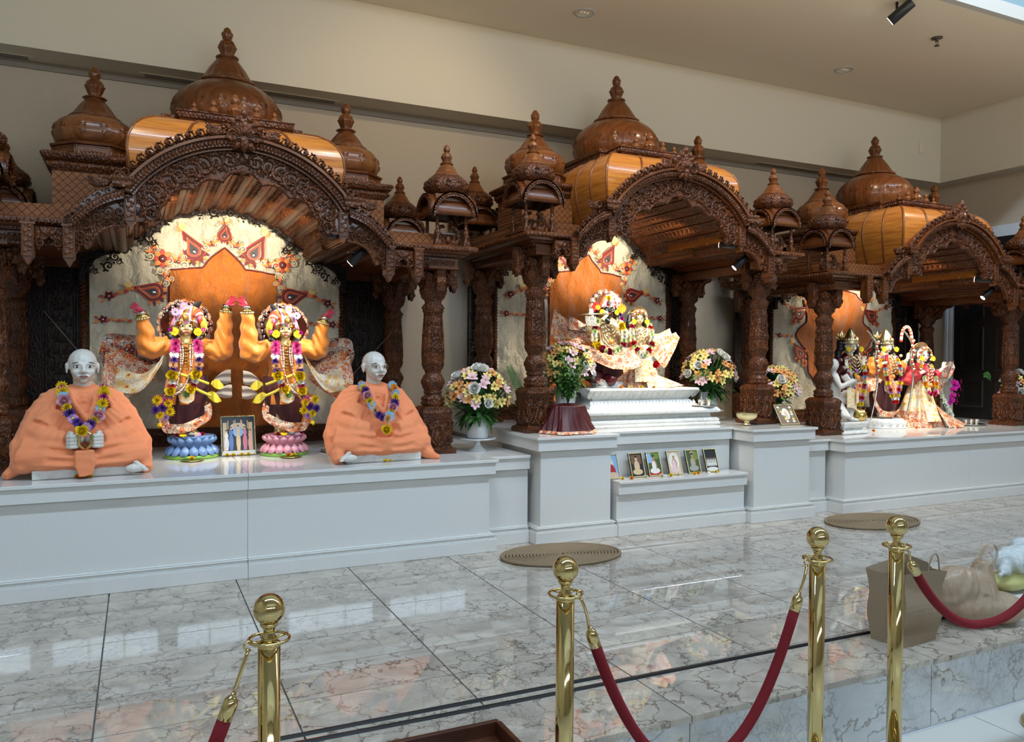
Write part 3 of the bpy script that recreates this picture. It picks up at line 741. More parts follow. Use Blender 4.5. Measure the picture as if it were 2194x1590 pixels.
        m.scroll(mp, (rm - .05) * math.sin(a + .06 * sgn), OUTZ + (rm - .05) * math.cos(a + .06 * sgn), .018, -a, -sgn, 1.1, .014, 9, 2)
    for s2 in (-1, 1):  # big acanthus curls on the lower brackets
        m.scroll(mp, s2 * .478, 1.425, .040, -PI / 2, s2, 1.3, .030, 15, 5)
        for k in range(6): m.leaf(mp, s2 * (.545 - .006 * k), 1.40 + .02 * k, .075, PI / 2 + s2 * (.9 - .16 * k), .26, .02)
        m.scroll(mp, s2 * .452, 1.39, .022, 0, s2, 1.2, .022, 11, 2)
    m.leaf(mp, 0, 1.735, .06, -PI / 2, .45, .03)
    m.build('arch_carving', W, pan)
    # foliage along the top, geese and the crest
    m = MB(); mp = front(yF - .055)
    m.prism([(a * .9985, z) for a, z in arc(.752)] + arc(.772)[::-1], yF - .05, yF - .02)
    for k in range(-12, 13):
        a = k * .0745; sgn = 1 if k >= 0 else -1
        if abs(k) < 2: continue
        m.scroll(mp, .776 * math.sin(a), OUTZ + .776 * math.cos(a), .024, PI / 2 - a, sgn, 1.2, .022, 11, 4); m.leaf(mp, .765 * math.sin(a + sgn * .03), OUTZ + .765 * math.cos(a + sgn * .03), .048, PI / 2 - a + sgn * .5, .34, .02)
    for sg in (-1, 1):
        swan(m, mp, sg * .145, 1.885, .135, -sg)
        m.scroll(mp, sg * .635, 1.60, .030, PI / 2, -sg, 1.4, .025, 13, 4); m.leaf(mp, sg * .60, 1.60, .06, PI / 2 - sg, .4, .02)
    m.build('arch_crest', W, T)
    m = MB(); mp = front(yF - .07)
    m.prism([(0, 2.035), (.028, 2.0), (.05, 1.955), (.085, 1.925), (.088, 1.885), (.05, 1.855), (0, 1.845), (-.05, 1.855), (-.088, 1.885), (-.085, 1.925), (-.05, 1.955), (-.028, 2.0)], yF - .075, yF - .02)
    m.leaf(mp, 0, 1.99, .062, PI / 2, .36, .03)
    for k in range(-4, 5): m.leaf(mp, .0, 1.885, .072, PI / 2 + k * .36, .17, .035)
    m.leaf(mp, 0, 1.90, .10, -PI / 2, .34, .04)
    for sg in (-1, 1):
        m.leaf(mp, sg * .02, 1.97, .05, PI / 2 - sg * .6, .4, .025); m.leaf(mp, sg * .04, 1.945, .05, PI / 2 - sg * .8, .4, .025); m.leaf(mp, sg * .065, 1.925, .05, PI / 2 - sg, .4, .025)
        m.scroll(mp, sg * .062, 1.885, .034, PI / 2, -sg, 1.5, .03, 15, 4); m.leaf(mp, sg * .02, 1.86, .06, -PI / 2 + sg * .7, .36, .03)
    m.build('crest_shield', W, T)
    # barrel ceiling of carved slats
    zs = [1.352, 1.43, 1.51, 1.575, 1.625, 1.662, 1.69, 1.69, 1.662, 1.625, 1.575, 1.51, 1.43, 1.352]
    xs = [-.60, -.575, -.50, -.40, -.29, -.175, -.06, .06, .175, .29, .40, .50, .575, .60]
    for k in range(13):
        a, b = Vector((xs[k], 0, zs[k])), Vector((xs[k + 1], 0, zs[k + 1])); d = b - a; L = d.length; an = math.atan2(d.z, d.x)
        Mk = Matrix.Translation(a + Vector((0, 0, .012))) @ Matrix.Rotation(-an, 4, 'Y')
        m = MB(); m.box(0, L, yF + .04, yB - .12, 0, .02, 1, Mk); m.box(L * .12, L * .88, yF + .05, yB - .14, -.008, 0, 0, Mk)
        mk = (lambda Mk: lambda u, v, h: tuple(Mk @ Vector((u, v, -.008 - h))))(Mk)
        y = yF + .07
        while y < yB - .16:
            m.leaf(mk, L * .3, y, .05, .9, .4, .010); m.leaf(mk, L * .7, y + .02, .05, PI - .9, .4, .010); m.leaf(mk, L * .5, y, .04, PI / 2, .3, .008); y += .052
        m.build('ceiling_slat', [W, WP], T)
    for sg in (-1, 1):
        for k in range(3):
            x0 = sg * (.61 + k * .085); x1 = sg * (.61 + (k + 1) * .085 - .008); x0, x1 = min(x0, x1), max(x0, x1)
            m = MB(); m.box(x0, x1, yF + .06, yB - .12, 1.352, 1.372, 1)
            mk = lambda u, v, h: (u, v, 1.352 - h); y = yF + .1
            while y < yB - .16: m.leaf(mk, (x0 + x1) / 2 - .015, y, .05, .9, .4, .010); m.leaf(mk, (x0 + x1) / 2 + .015, y + .02, .05, PI - .9, .4, .010); y += .052
            m.build('ceiling_slat', [W, WP], T)
    # back arch and carved back frame
    bc = [(-.83, 1.12), (-.80, 1.24), (-.635, 1.311), (-.44, 1.44), (-.385, 1.50), (-.20, 1.585), (0, 1.615), (.20, 1.585), (.385, 1.50), (.44, 1.44), (.635, 1.311), (.80, 1.24), (.83, 1.12)]
    bc = [(x_ * 1.037, .654 + (z_ - .654) * 1.037) for x_, z_ in bc]; inn = scallop(bc, .14, 7)
    m = MB(); m.prism(inn + [(.90, 1.13), (.90, 1.75), (-.90, 1.75), (-.90, 1.13)], .955, .985)
    for sg in (-1, 1):  # hanging curls at the steps
        for (x, z, r_) in ((.470, 1.455, .036), (.685, 1.315, .033), (.83, 1.24, .029)): m.scroll(front(.955), sg * x, z, r_, PI / 2, -sg, 1.4, .02, 13, 4); m.scroll(front(.97), sg * (x - .02), z - .03, r_ * .7, PI / 2, sg, 1.2, .02, 11, 2)
        for k in range(8): m.scroll(front(.955), sg * (.06 + .095 * k), 1.64 - .0095 * k * k * .9 + .03, .036, PI / 2 * k, sg, 1.3, .012, 11, 3)
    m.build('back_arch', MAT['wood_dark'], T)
    for sg in (-1, 1):
        x0, x1 = sorted((sg * .895, sg * (c + .05))); m = MB(); m.box(x0, x1, 1.06, 1.09, 0, 1.30)
        mk = front(1.06); xm = sg * 1.02
        for k in range(11):
            z = .12 + k * .108
            for s2 in (-1, 1): m.scroll(mk, xm + s2 * .035, z, .034, -PI / 2, s2 * (1 if k % 2 else -1), 1.2, .012, 11, 3)
            m.leaf(mk, xm, z - .03, .09, PI / 2, .2, .012)
        for xx in (xm - .085, xm + .085): m.band(mk, [(xx, .05), (xx, 1.28)], .010, .010)
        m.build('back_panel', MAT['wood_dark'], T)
        # rope moulding
        m = MB(); m.lathe([(.017, .13), (.017, 1.20)], 10, (sg * .88, 1.03, 0))
        for st_ in range(2):
            m.tube([(sg * .88 + .017 * math.cos(a), 1.03 + .017 * math.sin(a), .13 + 1.07 * k / 150) for k, a in enumerate([2 * PI * 21 * q / 150 + PI * st_ for q in range(151)])], .0085, 5)
        m.build('rope_moulding', W, T)
        m = MB(); m.rloft([(0, 0), (0, .15), (-.006, .155), (-.006, .165), (.01, .17), (.004, .19), (.014, .205), (.03, .21)], sg * .88 - .04, sg * .88 + .04, .99, 1.07); m.build('corner_post', W, T)
    m = MB(); m.box(-.84, .84, 1.01, 1.07, 0, .115); m.box(-.84, .84, 1.0, 1.07, .115, .13); mk = front(1.01)
    for k in range(16):
        x = -.765 + k * .102
        for s2 in (-1, 1): m.scroll(mk, x + s2 * .024, .065, .026, -PI / 2, s2, 1.2, .010, 11, 2)
        m.leaf(mk, x, .03, .08, PI / 2, .25, .012)
    m.build('carved_sill', W, T)
    # upper stage: lattice parapets, side towers, bulging vault, main dome
    for sg in (-1, 1):
        x0, x1 = sorted((sg * .70, sg * (c + .09))); xe = sg * (c + .12)
        MB().box(x0, x1, -.10, -.07, 1.37, 1.465).build('lattice_parapet', MAT['wood_lattice'], T); MB().box(x0, x1, .98, 1.01, 1.37, 1.465).build('lattice_parapet', MAT['wood_lattice'], T)
        MB().box(min(xe, xe - sg * .03), max(xe, xe - sg * .03), -.10, 1.01, 1.37, 1.465).build('lattice_parapet', MAT['wood_lattice'], T)
    for sg in (-1, 1):
        cx, cy = sg * .785, .50
        m = MB(); m.box(cx - .215, cx + .215, cy - .215, cy + .215, 1.36, 1.745); tower = m.build('side_tower', MAT['wood_lattice'], T)
        m = MB(); b0, b1, d0, d1 = cx - .215, cx + .215, cy - .215, cy + .215
        m.rloft([(-.006, 1.735), (-.012, 1.745), (-.020, 1.765), (-.022, 1.785), (-.036, 1.79), (-.045, 1.80), (-.050, 1.812), (-.052, 1.828), (-.045, 1.835)], b0, b1, d0, d1)
        for mq, P in ((front(d0 - .050), [(b0 - .05, 1.828), (b1 + .05, 1.828)]), (sideL(b0 - .050, -1), [(d0 - .05, 1.828), (d1 + .05, 1.828)]), (sideL(b1 + .050, 1), [(d0 - .05, 1.828), (d1 + .05, 1.828)])): eggs(m, mq, P, .018, .022, .4, .008, -1.0)
        for mq, P in ((front(d0 - .020), [(b0 - .02, 1.782), (b1 + .02, 1.782)]), (sideL(b0 - .020, -1), [(d0 - .02, 1.782), (d1 + .02, 1.782)]), (sideL(b1 + .020, 1), [(d0 - .02, 1.782), (d1 + .02, 1.782)])): eggs(m, mq, P, .024, .032, .42, .012)
        m.build('tower_cornice', W, tower)
        m = MB(); oc8 = lambda r, z: [(r / math.cos(PI / 8) * math.cos(PI / 8 + PI / 4 * k), r / math.cos(PI / 8) * math.sin(PI / 8 + PI / 4 * k), z) for k in range(8)]
        lv = [oc8(.222, 1.835), oc8(.222, 1.895), oc8(.235, 1.90), oc8(.238, 1.91), oc8(.225, 1.918)]
        vs = [(cx + x, cy + y, z) for L_ in lv for x, y, z in L_]; fs = [(8 * a + j, 8 * a + (j + 1) % 8, 8 * a + 8 + (j + 1) % 8, 8 * a + 8 + j) for a in range(4) for j in range(8)] + [tuple(range(32, 40))]
        m.add(vs, fs, 0, False)
        for k in range(8):
            Mq = Matrix.Translation((cx, cy, 0)) @ Matrix.Rotation(PI / 4 * k, 4, 'Z'); mq = (lambda Mq: lambda u, v, h: tuple(Mq @ Vector((u, -.222 - h, v))))(Mq)
            for q in range(-3, 4): m.leaf(mq, q * .018, 1.845, .036 - .004 * abs(q), PI / 2 - q * .2, .3, .008)
            m.band(mq, [(-.085, 1.845), (-.085, 1.89), (.085, 1.89), (.085, 1.845)], .004, .005)
        m.build('octagon_drum', WP, tower)
        pr = [(.19, 1.912), (.212, 1.93), (.228, 1.965), (.231, 2.0), (.222, 2.04), (.198, 2.075), (.158, 2.10), (.12, 2.115)]
        m = MB(); dome(m, pr, (cx, cy, 0), 12, 72); domecarve(m, pr, (cx, cy, 0), 12, 1.955, 2.06, .026); m.build('tower_dome', WD, tower)
        m = MB(); bell(m, .138, .125, (cx, cy, 2.105), 72, 16); finial(m, .205, (cx, cy, 2.232)); m.build('dome_cap', WD, tower)
    # vault: bulging rectangular roof with raised seams
    VP = [(.10, 1.42), (.075, 1.50), (.040, 1.60), (.012, 1.70), (0, 1.79), (.008, 1.86), (.035, 1.925), (.075, 1.97), (.13, 2.005), (.20, 2.028), (.27, 2.04)]
    X0, X1, Y0, Y1 = -.60, .60, -.245, .62
    m = MB()
    def bz(x): return interp([(a_, b_) for a_, b_ in zip(xs, zs)], x)[0] + .035 if abs(x) < .6 else 1.38
    def vface(fx):
        return lambda u, v: fx(u, interp([(k_ / (len(VP) - 1), i_, z_) for k_, (i_, z_) in enumerate(VP)], v))
    def cl(x, y, z): return (x, y, max(z, bz(x)))
    m.grid(vface(lambda u, p: cl(lerp(X0 + p[0], X1 - p[0], u), Y0 + p[0], p[1])), 24, 20)
    m.grid(vface(lambda u, p: cl(lerp(X1 - p[0], X0 + p[0], u), Y1 - p[0], p[1])), 24, 20)
    m.grid(vface(lambda u, p: (X1 - p[0], lerp(Y0 + p[0], Y1 - p[0], u), p[1])), 8, 20)
    m.grid(vface(lambda u, p: (X0 + p[0], lerp(Y1 - p[0], Y0 + p[0], u), p[1])), 8, 20)
    i_, z_ = VP[-1]; m.add([(X0 + i_, Y0 + i_, z_), (X1 - i_, Y0 + i_, z_), (X1 - i_, Y1 - i_, z_), (X0 + i_, Y1 - i_, z_)], [(0, 1, 2, 3)], 0, False)
    vault = m.build('bulging_roof', WV, T)
    m = MB()
    for k in range(5):
        f = (k + .5) / 5 if 0 else k / 4
        m.tube([(lerp(X0 + i, X1 - i, f), Y0 + i - (.002 if 0 < k < 4 else -.002), z) for i, z in VP if z > bz(lerp(X0 + i, X1 - i, f)) - .02], .0085, 6)
    for k in range(1, 4):
        for sg in (-1, 1): m.tube([((X1 - i + .002) * sg, lerp(Y0 + i, Y1 - i, k / 4), z) for i, z in VP], .0075, 6)
    m.build('roof_seam', WD, vault)
    m = MB(); m.rloft([(.02, 2.035), (.012, 2.05), (0, 2.056), (0, 2.085), (-.006, 2.09), (-.006, 2.096), (.004, 2.098)], -.335, .335, -.02, .20)
    eggs(m, front(-.02), [(-.33, 2.084), (.33, 2.084)], .022, .026, .42, .009); eggs(m, sideL(-.335, -1), [(-.01, 2.084), (.2, 2.084)], .022, .026, .42, .009)
    tray = m.build('roof_tray', W, T)
    m = MB()
    for x, h_ in ((0, .165), (-.125, .115), (.125, .115), (-.235, .085), (.235, .085)): finial(m, h_, (x, .10, 2.096))
    m.build('tray_finials', WD, tray)
    m = MB(); m.box(-.36, .36, .17, .93, 1.76, 1.92)
    m.rloft([(.055, 1.86), (.045, 1.90), (.02, 1.915), (.02, 1.94), (.0, 1.955), (0, 1.985), (.012, 1.99), (.012, 2.07), (0, 2.08), (-.004, 2.10), (.004, 2.107)], -.415, .415, .155, .985)
    for mq, P in ((front(.167), [(-.40, 2.03), (.40, 2.03)]), (sideL(-.403, -1), [(.17, 2.03), (.97, 2.03)]), (sideL(.403, 1), [(.17, 2.03), (.97, 2.03)])):
        a, b = P; x = a[0] + .03
        while x < b[0]: m.scroll(mq, x, 2.03, .026, -PI / 2, 1, 1.2, .010, 9, 2); m.leaf(mq, x + .03, 2.0, .055, PI / 2, .25, .010); x += .062
    m.build('dome_base', W, T)
    pr = [(.30, 2.105), (.330, 2.15), (.349, 2.21), (.351, 2.26), (.340, 2.31), (.312, 2.36), (.268, 2.40), (.215, 2.435), (.16, 2.455)]
    m = MB(); dome(m, pr, (0, .57, 0), 16, 112); domecarve(m, pr, (0, .57, 0), 16, 2.17, 2.34, .034)
    md = m.build('main_dome', WD, T)
    m = MB(); bell(m, .178, .178, (0, .57, 2.455), 96, 18); m.build('dome_bell', WD, md)
    m = MB(); finial(m, .215, (0, .57, 2.632)); m.build('dome_finial', WD, md)
    # corner cupolas
    for sx in (-1, 1):
        for y in (-.075, .97):
            o = obj('corner_cupola', CUPM['roof'], T, (sx * (c + .065), y, 1.37)); obj('cupola_cap', CUPM['cap'], o); obj('cupola_sill', CUPM['sill'], o); obj('throne', CUPM['throne'], o)
            for a in (-.1, .1):
                for b in (-.1, .1): obj('pillar', CUPM['pillar'], o, (a, b, .012))
    return T
sh1 = make_shrine('carved wooden shrine on the left, the nearest and largest, over the two dancing figures', (.550, 5.065, .5875), 1.262)
sh2 = make_shrine('carved wooden shrine in the middle, over the white throne with the seated couple', (3.57, 4.97, .7115), 1.028)
sh3 = dup(sh1, (6.59, 4.97, .5905), label='carved wooden shrine on the right by the dark door, over three crowned figures')
# ================================================================ FLOWERS AND CLOTH MATERIALS
def cloth(name, a, b, sc=8, rough=.7, metal=0, sheen=.3, weave=True):
    t = NT(name); n = t.noise(t.co((1, 1, 1)), sc, 4); t.set(base=t.mix(n, a, b), rough=rough, metal=metal, sheen=sheen)
    if weave: t.bump(t.noise(t.co((1, 1, 1)), 500, 2), .15, .001)
    return MAT[name]
cloth('robe_orange', (.78, .225, .085), (.88, .30, .13), 10, .85, sheen=.15)
cloth('sleeve_orange', (.74, .19, .008), (.86, .28, .016), 14, .5, sheen=.5)
cloth('maroon_velvet', (.035, .002, .003), (.085, .004, .007), 14, .6, sheen=.15)
cloth('maroon_silk', (.040, .001, .003), (.095, .004, .008), 6, .42, sheen=0)
cloth('yellow_silk', (.80, .60, .03), (.90, .72, .06), 12, .5)
cloth('cream_silk', (.74, .64, .44), (.84, .77, .60), 12, .5)
cloth('red_silk', (.45, .01, .02), (.62, .02, .03), 12, .5)
def brocade(name, ground, cols, sc=40, rough=.45):
    """embroidered cloth: jewelled cells and curls on a pale ground"""
    t = NT(name); c = t.co((1, 1, 1)); d = t.n('TexNoise', {'Vector': c, 'Scale': sc * .35, 'Detail': 2.0})
    wv = t.n('VectorMath', {0: c, 1: t.n('VectorMath', {0: d.outputs['Color'], 'Scale': 1.6 / sc}, operation='SCALE').outputs[0]}, operation='ADD').outputs[0]
    e = t.vor(wv, sc, 'DISTANCE_TO_EDGE'); f = t.vor(wv, sc, 'F1'); colr = t.vor(wv, sc, 'F1', 1)
    pick = t.n('SeparateColor', {0: colr}).outputs[0]
    ring = t.ramp(f, [(0, (.9, .88, .85)), (.10, (.9, .88, .85)), (.11, cols[0]), (.22, cols[0]), (.24, ground), (.30, ground), (.32, cols[1]), (.46, cols[1]), (.48, ground)], 'CONSTANT')
    alt = t.ramp(f, [(0, cols[2]), (.16, cols[2]), (.17, (.72, .5, .14)), (.22, (.72, .5, .14)), (.23, cols[3]), (.46, cols[3]), (.48, ground)], 'CONSTANT')
    sel = t.math('GREATER_THAN', pick, .5); gsel = t.math('GREATER_THAN', t.noise(c, sc * .22, 2), .66)
    col = t.mix(gsel, t.mix(sel, ring, alt), ground)
    col = t.mix(t.math('LESS_THAN', e, .035), col, cols[1])
    t.set(base=col, rough=rough, metal=.0); t.bump(e, .4, .003); return MAT[name]
brocade('brocade_red', (.80, .66, .46), [(.50, .055, .02), (.50, .07, .02), (.14, .004, .012), (.80, .20, .04)], 30)
brocade('brocade_dark', (.58, .48, .38), [(.20, .01, .015), (.14, .012, .012), (.03, .012, .02), (.58, .10, .025)], 28)
brocade('brocade_cream', (.84, .76, .58), [(.70, .30, .14), (.82, .50, .18), (.45, .05, .04), (.86, .52, .18)], 24)
def satin(name, a, b, spots, sc=26):
    """crinkled satin with tiny sequins"""
    t = NT(name); c = t.co((1, 1, 1)); n = t.noise(c, 7, 4, .6, dist=1.2)
    f = t.vor(c, sc, 'F1', 0, .35); dot = t.math('LESS_THAN', f, .075)
    t.set(base=t.mix(dot, t.mix(n, a, b), spots), rough=.36, spec=.35, metal=t.math('MULTIPLY', dot, .6), sheen=.4)
    cr = t.noise(t.co((1, 1, .6)), 16, 5, .62, dist=1.6); t.bump(cr, .9, .045); return MAT[name]
satin('satin_pearl', (.74, .66, .49), (.84, .77, .61), (.55, .48, .36))
satin('satin_orange', (.52, .125, .008), (.72, .215, .014), (.95, .80, .55))
plain('pearl', (.85, .80, .70), .18); plain('bead_copper', (.45, .16, .06), .2, .7)
PAL = {'white': (.84, .83, .76), 'cream': (.82, .78, .52), 'yellow': (.95, .66, .015), 'orange': (.92, .30, .01), 'pink': (.86, .42, .50), 'hotpink': (.82, .09, .36), 'lilac': (.62, .36, .66), 'purple': (.12, .05, .30), 'red': (.62, .015, .02), 'crimson': (.38, .01, .05), 'palegreen': (.62, .76, .34), 'blue': (.30, .48, .66), 'magenta': (.50, .012, .30), 'peach': (.88, .50, .26), 'green': (.07, .17, .03), 'butter': (.82, .66, .20), 'apricot': (.72, .32, .10), 'blush': (.80, .52, .58), 'leafdark': (.018, .065, .014), 'leafmid': (.06, .17, .035), 'brown': (.10, .04, .02), 'rosepink': (.84, .50, .52), 'black': (.01, .01, .012)}
for k_, v_ in PAL.items():
    t = NT('petal_' + k_); n_ = t.noise(t.co((1, 1, 1)), 3, 3); t.set(base=t.mix(n_, tuple(q * .78 for q in v_), v_), rough=.55, spec=.25)
    t.b.inputs['Subsurface Weight'].default_value = .0
FM = {}
def petal(m, M, ln, wd, cup, mat=0, n=4, lift=0.0, tip=.5):
    """one curved petal along +x of M"""
    vs = []; fs = []
    for i in range(n + 1):
        t = i / n; w_ = wd * math.sin(PI * min(t * .86 + .09, 1) ** (1.0)) ** .7 if tip else wd
        z = lift * t + cup * (t * t) * ln
        vs += [(ln * t, -w_, z + cup * .3 * wd), (ln * t, 0, z), (ln * t, w_, z + cup * .3 * wd)]
    for i in range(n):
        a = 3 * i; fs += [(a, a + 1, a + 4, a + 3), (a + 1, a + 2, a + 5, a + 4)]
    m.add(vs, fs, mat, True, M)
def flower(kind, c, c2='yellow'):
    """unit-radius blossom opening towards +z (cached mesh)"""
    key = (kind, c, c2)
    if key in FM: return FM[key]
    rnd = random.Random(hash(kind) % 999 if 0 else len(FM) + 3); m = MB()
    def ring(n, ln, wd, tilt, cup, r0=.05, z0=0, mat=0, tw=0, k=3):
        for j in range(n):
            M = Matrix.Translation((0, 0, z0)) @ Matrix.Rotation(2 * PI * j / n + tw + rnd.uniform(-.08, .08), 4, 'Z') @ Matrix.Translation((r0, 0, 0)) @ Matrix.Rotation(-tilt + rnd.uniform(-.1, .1), 4, 'Y')
            petal(m, M, ln * rnd.uniform(.92, 1.06), wd, cup, mat, k)
    if kind == 'daisy':
        ring(14, .9, .15, .12, -.10); ring(14, .82, .14, .32, -.10, tw=.22); m.sph((0, 0, .08), (.24, .24, .14), 10, 6, 1)
    elif kind == 'mum':
        for q, (n, t_) in enumerate(((14, .05), (13, .4), (11, .75), (8, 1.1), (5, 1.35))): ring(n, .92 - .09 * q, .13, t_, .12, z0=.05 * q, tw=q * .3)
        m.sph((0, 0, .2), (.18, .18, .18), 8, 5, 0)
    elif kind == 'marigold':
        for q, (n, t_) in enumerate(((12, .0), (11, .35), (9, .7), (7, 1.0), (5, 1.3))): ring(n, .85 - .08 * q, .24, t_, .25, z0=.05 * q, tw=q * .4, k=2)
        m.sph((0, 0, .25), (.22, .22, .2), 8, 5, 1)
    elif kind == 'rose':
        for q, (n, t_, ln, wd) in enumerate(((5, .25, .95, .52), (5, .65, .85, .50), (5, 1.0, .78, .46), (4, 1.25, .72, .40), (3, 1.45, .66, .32))): ring(n, ln, wd, t_, .32, r0=.12, z0=.02 * q, tw=q * .7, k=4)
        m.sph((0, 0, .36), (.2, .2, .3), 8, 6, 0)
    elif kind == 'bud':
        for q, (n, t_, ln, wd) in enumerate(((4, 1.15, 1.5, .55), (4, 1.3, 1.55, .45), (3, 1.42, 1.6, .4))): ring(n, ln, wd, t_, .12, r0=.1, tw=q * .6, k=4)
        m.sph((0, 0, .6), (.42, .42, .75), 8, 6, 0)
    elif kind == 'lily':
        ring(3, 1., .34, .55, -.25, k=5); ring(3, .95, .26, .7, -.2, tw=PI / 3, k=5)
        for j in range(6):
            a = 2 * PI * j / 6; m.tube([(0, 0, 0), (.14 * math.cos(a), .14 * math.sin(a), .35), (.22 * math.cos(a), .22 * math.sin(a), .6)], .03, 4, 1)
    elif kind == 'orchid':
        ring(2, 1., .55, .12, .0, tw=0, k=5); ring(3, .85, .30, .1, .0, z0=-.04, tw=PI / 2, k=4); m.sph((0, -.12, .12), (.2, .28, .2), 8, 6, 1)
    me = m.mesh('blossom', [MAT['petal_' + c], MAT['petal_' + c2]]); FM[key] = me; return me
def put(me, parent, loc, r, d=(0, -1, 0), name='blossom', spin=0):
    q = Vector(d).to_track_quat('Z', 'Y').to_matrix().to_4x4() @ Matrix.Rotation(spin, 4, 'Z')
    o = obj(name, me, parent); o.matrix_local = Matrix.Translation(loc) @ q @ Matrix.Scale(r, 4); return o
def loose(label, pos, kind, c, r, c2='yellow', d=(0, 0, 1), group='loose blossoms laid on the white altar', cat='flower'):
    o = obj('loose_blossom', flower(kind, c, c2)); q = Vector(d).to_track_quat('Z', 'Y')
    o.location = pos; o.rotation_euler = q.to_euler(); o.scale = (r, r, r); return tag(o, label, cat, group)

# ================================================================ BACKDROP CURTAINS
from mathutils import noise as _nz
def drape_y(x, z, k=0): return .030 * (_nz.fractal(Vector((x * 7 + 3, z * 4.5, k)), .9, 2.2, 4) ) + .006 * math.sin(x * 46 + 2.2 * math.sin(z * 3 + k)) + .005 * math.sin(x * 23 + z * 4.) + .003 * math.sin(z * 17 + x * 31)
def cut_grid(m, x0, x1, topf, z0, y, nx=70, nz=30, k=0, mat=0):
    m.grid(lambda u, v: (lerp(x0, x1, u), y + drape_y(lerp(x0, x1, u), lerp(z0, topf(lerp(x0, x1, u)), v), k), lerp(z0, topf(lerp(x0, x1, u)), v)), nx, nz, mat)
def paisley_mesh():
    m = MB(); mp = lambda u, v, h: (u, -h, v)
    def tear(s, h, mat, cx=0, cz=0):
        P = []
        for k in range(22):
            a = 2 * PI * k / 22; r = .20 * s
            x = r * math.sin(a) * (1 - .0); z = -r * math.cos(a)
            if math.cos(a) < 0: z = z * (1 + 1.1 * (-math.cos(a)) ** 1.5); x *= (1 - .75 * (-math.cos(a)) ** 2); x += .10 * s * (-math.cos(a)) ** 2.2
            P.append((x + cx, z + cz))
        n = len(P); vs = [(x, -h, z) for x, z in P] + [(x, 0, z) for x, z in P]
        m.add(vs, [tuple(range(n))] + [(i, (i + 1) % n, n + (i + 1) % n, n + i) for i in range(n)], mat, False)
        return P
    P = tear(1.5, .006, 0); m.band(mp, P + P[:2], .014, .012, 4); P = tear(1.0, .010, 1); m.band(mp, P + P[:2], .012, .014, 3); tear(.62, .014, 2)
    m.sph((0, -.016, -.03), (.05, .012, .07), 10, 6, 5)
    for k in range(9):
        a = PI * 1.02 + PI * .96 * (k + .5) / 9 ; m.leaf(mp, .30 * math.cos(a), .02 + .30 * math.sin(a), .17, a, .30, .012, 0 if k % 2 else 6)
    m.leaf(mp, .17, .60, .22, PI / 2 - .5, .35, .012, 6); m.leaf(mp, .12, .62, .22, PI / 2 + .4, .35, .012, 7); m.leaf(mp, .15, .62, .28, PI / 2, .3, .012, 7)
    return m.mesh('paisley', [MAT[q] for q in ('app_maroon', 'app_red', 'app_black', 'gold', 'app_red', 'silver', 'app_orange', 'app_gold')])
plain('app_maroon', (.16, .010, .014), .6); plain('app_red', (.52, .05, .02), .5); plain('app_orange', (.80, .26, .04), .5); plain('app_black', (.03, .02, .03), .5); plain('app_gold', (.86, .60, .22), .4); plain('app_cream', (.80, .70, .48), .5)
PAIS = paisley_mesh()
def motif_mesh(kind):
    m = MB(); mp = lambda u, v, h: (u, -h, v)
    if kind == 'rosette':
        for k in range(8): m.leaf(mp, .08 * math.cos(k * PI / 4), .08 * math.sin(k * PI / 4), .26, k * PI / 4, .42, .03, k % 2)
        m.lathe([(.14, 0), (.13, .03), (.08, .05)], 14, mat=2, M=Matrix.Rotation(PI / 2, 4, 'X')); m.sph((0, -.06, 0), (.06, .03, .06), 8, 5, 3)
    elif kind == 'spray':
        for sg in (-1, 1):
            m.scroll(mp, sg * .30, -.08, .17, PI, -sg, 1.5, .03, 17, 0, 4); m.scroll(mp, sg * .17, .22, .12, 0, sg, 1.4, .03, 15, 0, 4); m.leaf(mp, sg * .06, 0, .30, PI / 2 - sg * .9, .3, .03, 1)
        for k in range(5): m.leaf(mp, 0, -.05, .24, PI / 2 + (k - 2) * .62, .30, .03, k % 2)
        m.sph((0, -.03, -.02), (.06, .03, .06), 8, 5, 3)
    elif kind == 'arm':
        for k in range(5): m.leaf(mp, k * .22, .03 * (k % 2), .26, .35 * (-1) ** k, .28, .03, k % 2)
        m.lathe([(.12, 0), (.11, .03)], 10, (0, 0, 0), 2, M=Matrix.Translation((1.18, 0, 0)) @ Matrix.Rotation(PI / 2, 4, 'X'))
        for k in range(5): m.leaf(mp, 1.18, 0, .2, k * 2 * PI / 5, .4, .03, 5)
        m.sph((1.18, -.05, 0), (.05, .03, .05), 8, 5, 3); m.leaf(mp, 1.36, .06, .2, .4, .3, .03, 1); m.leaf(mp, 1.36, -.04, .2, -.4, .3, .03, 0)
    return m.mesh(kind, [MAT[q] for q in ('app_red', 'app_orange', 'app_maroon', 'silver', 'app_cream', 'app_maroon')])
MOT = {k: motif_mesh(k) for k in ('rosette', 'spray', 'arm')}
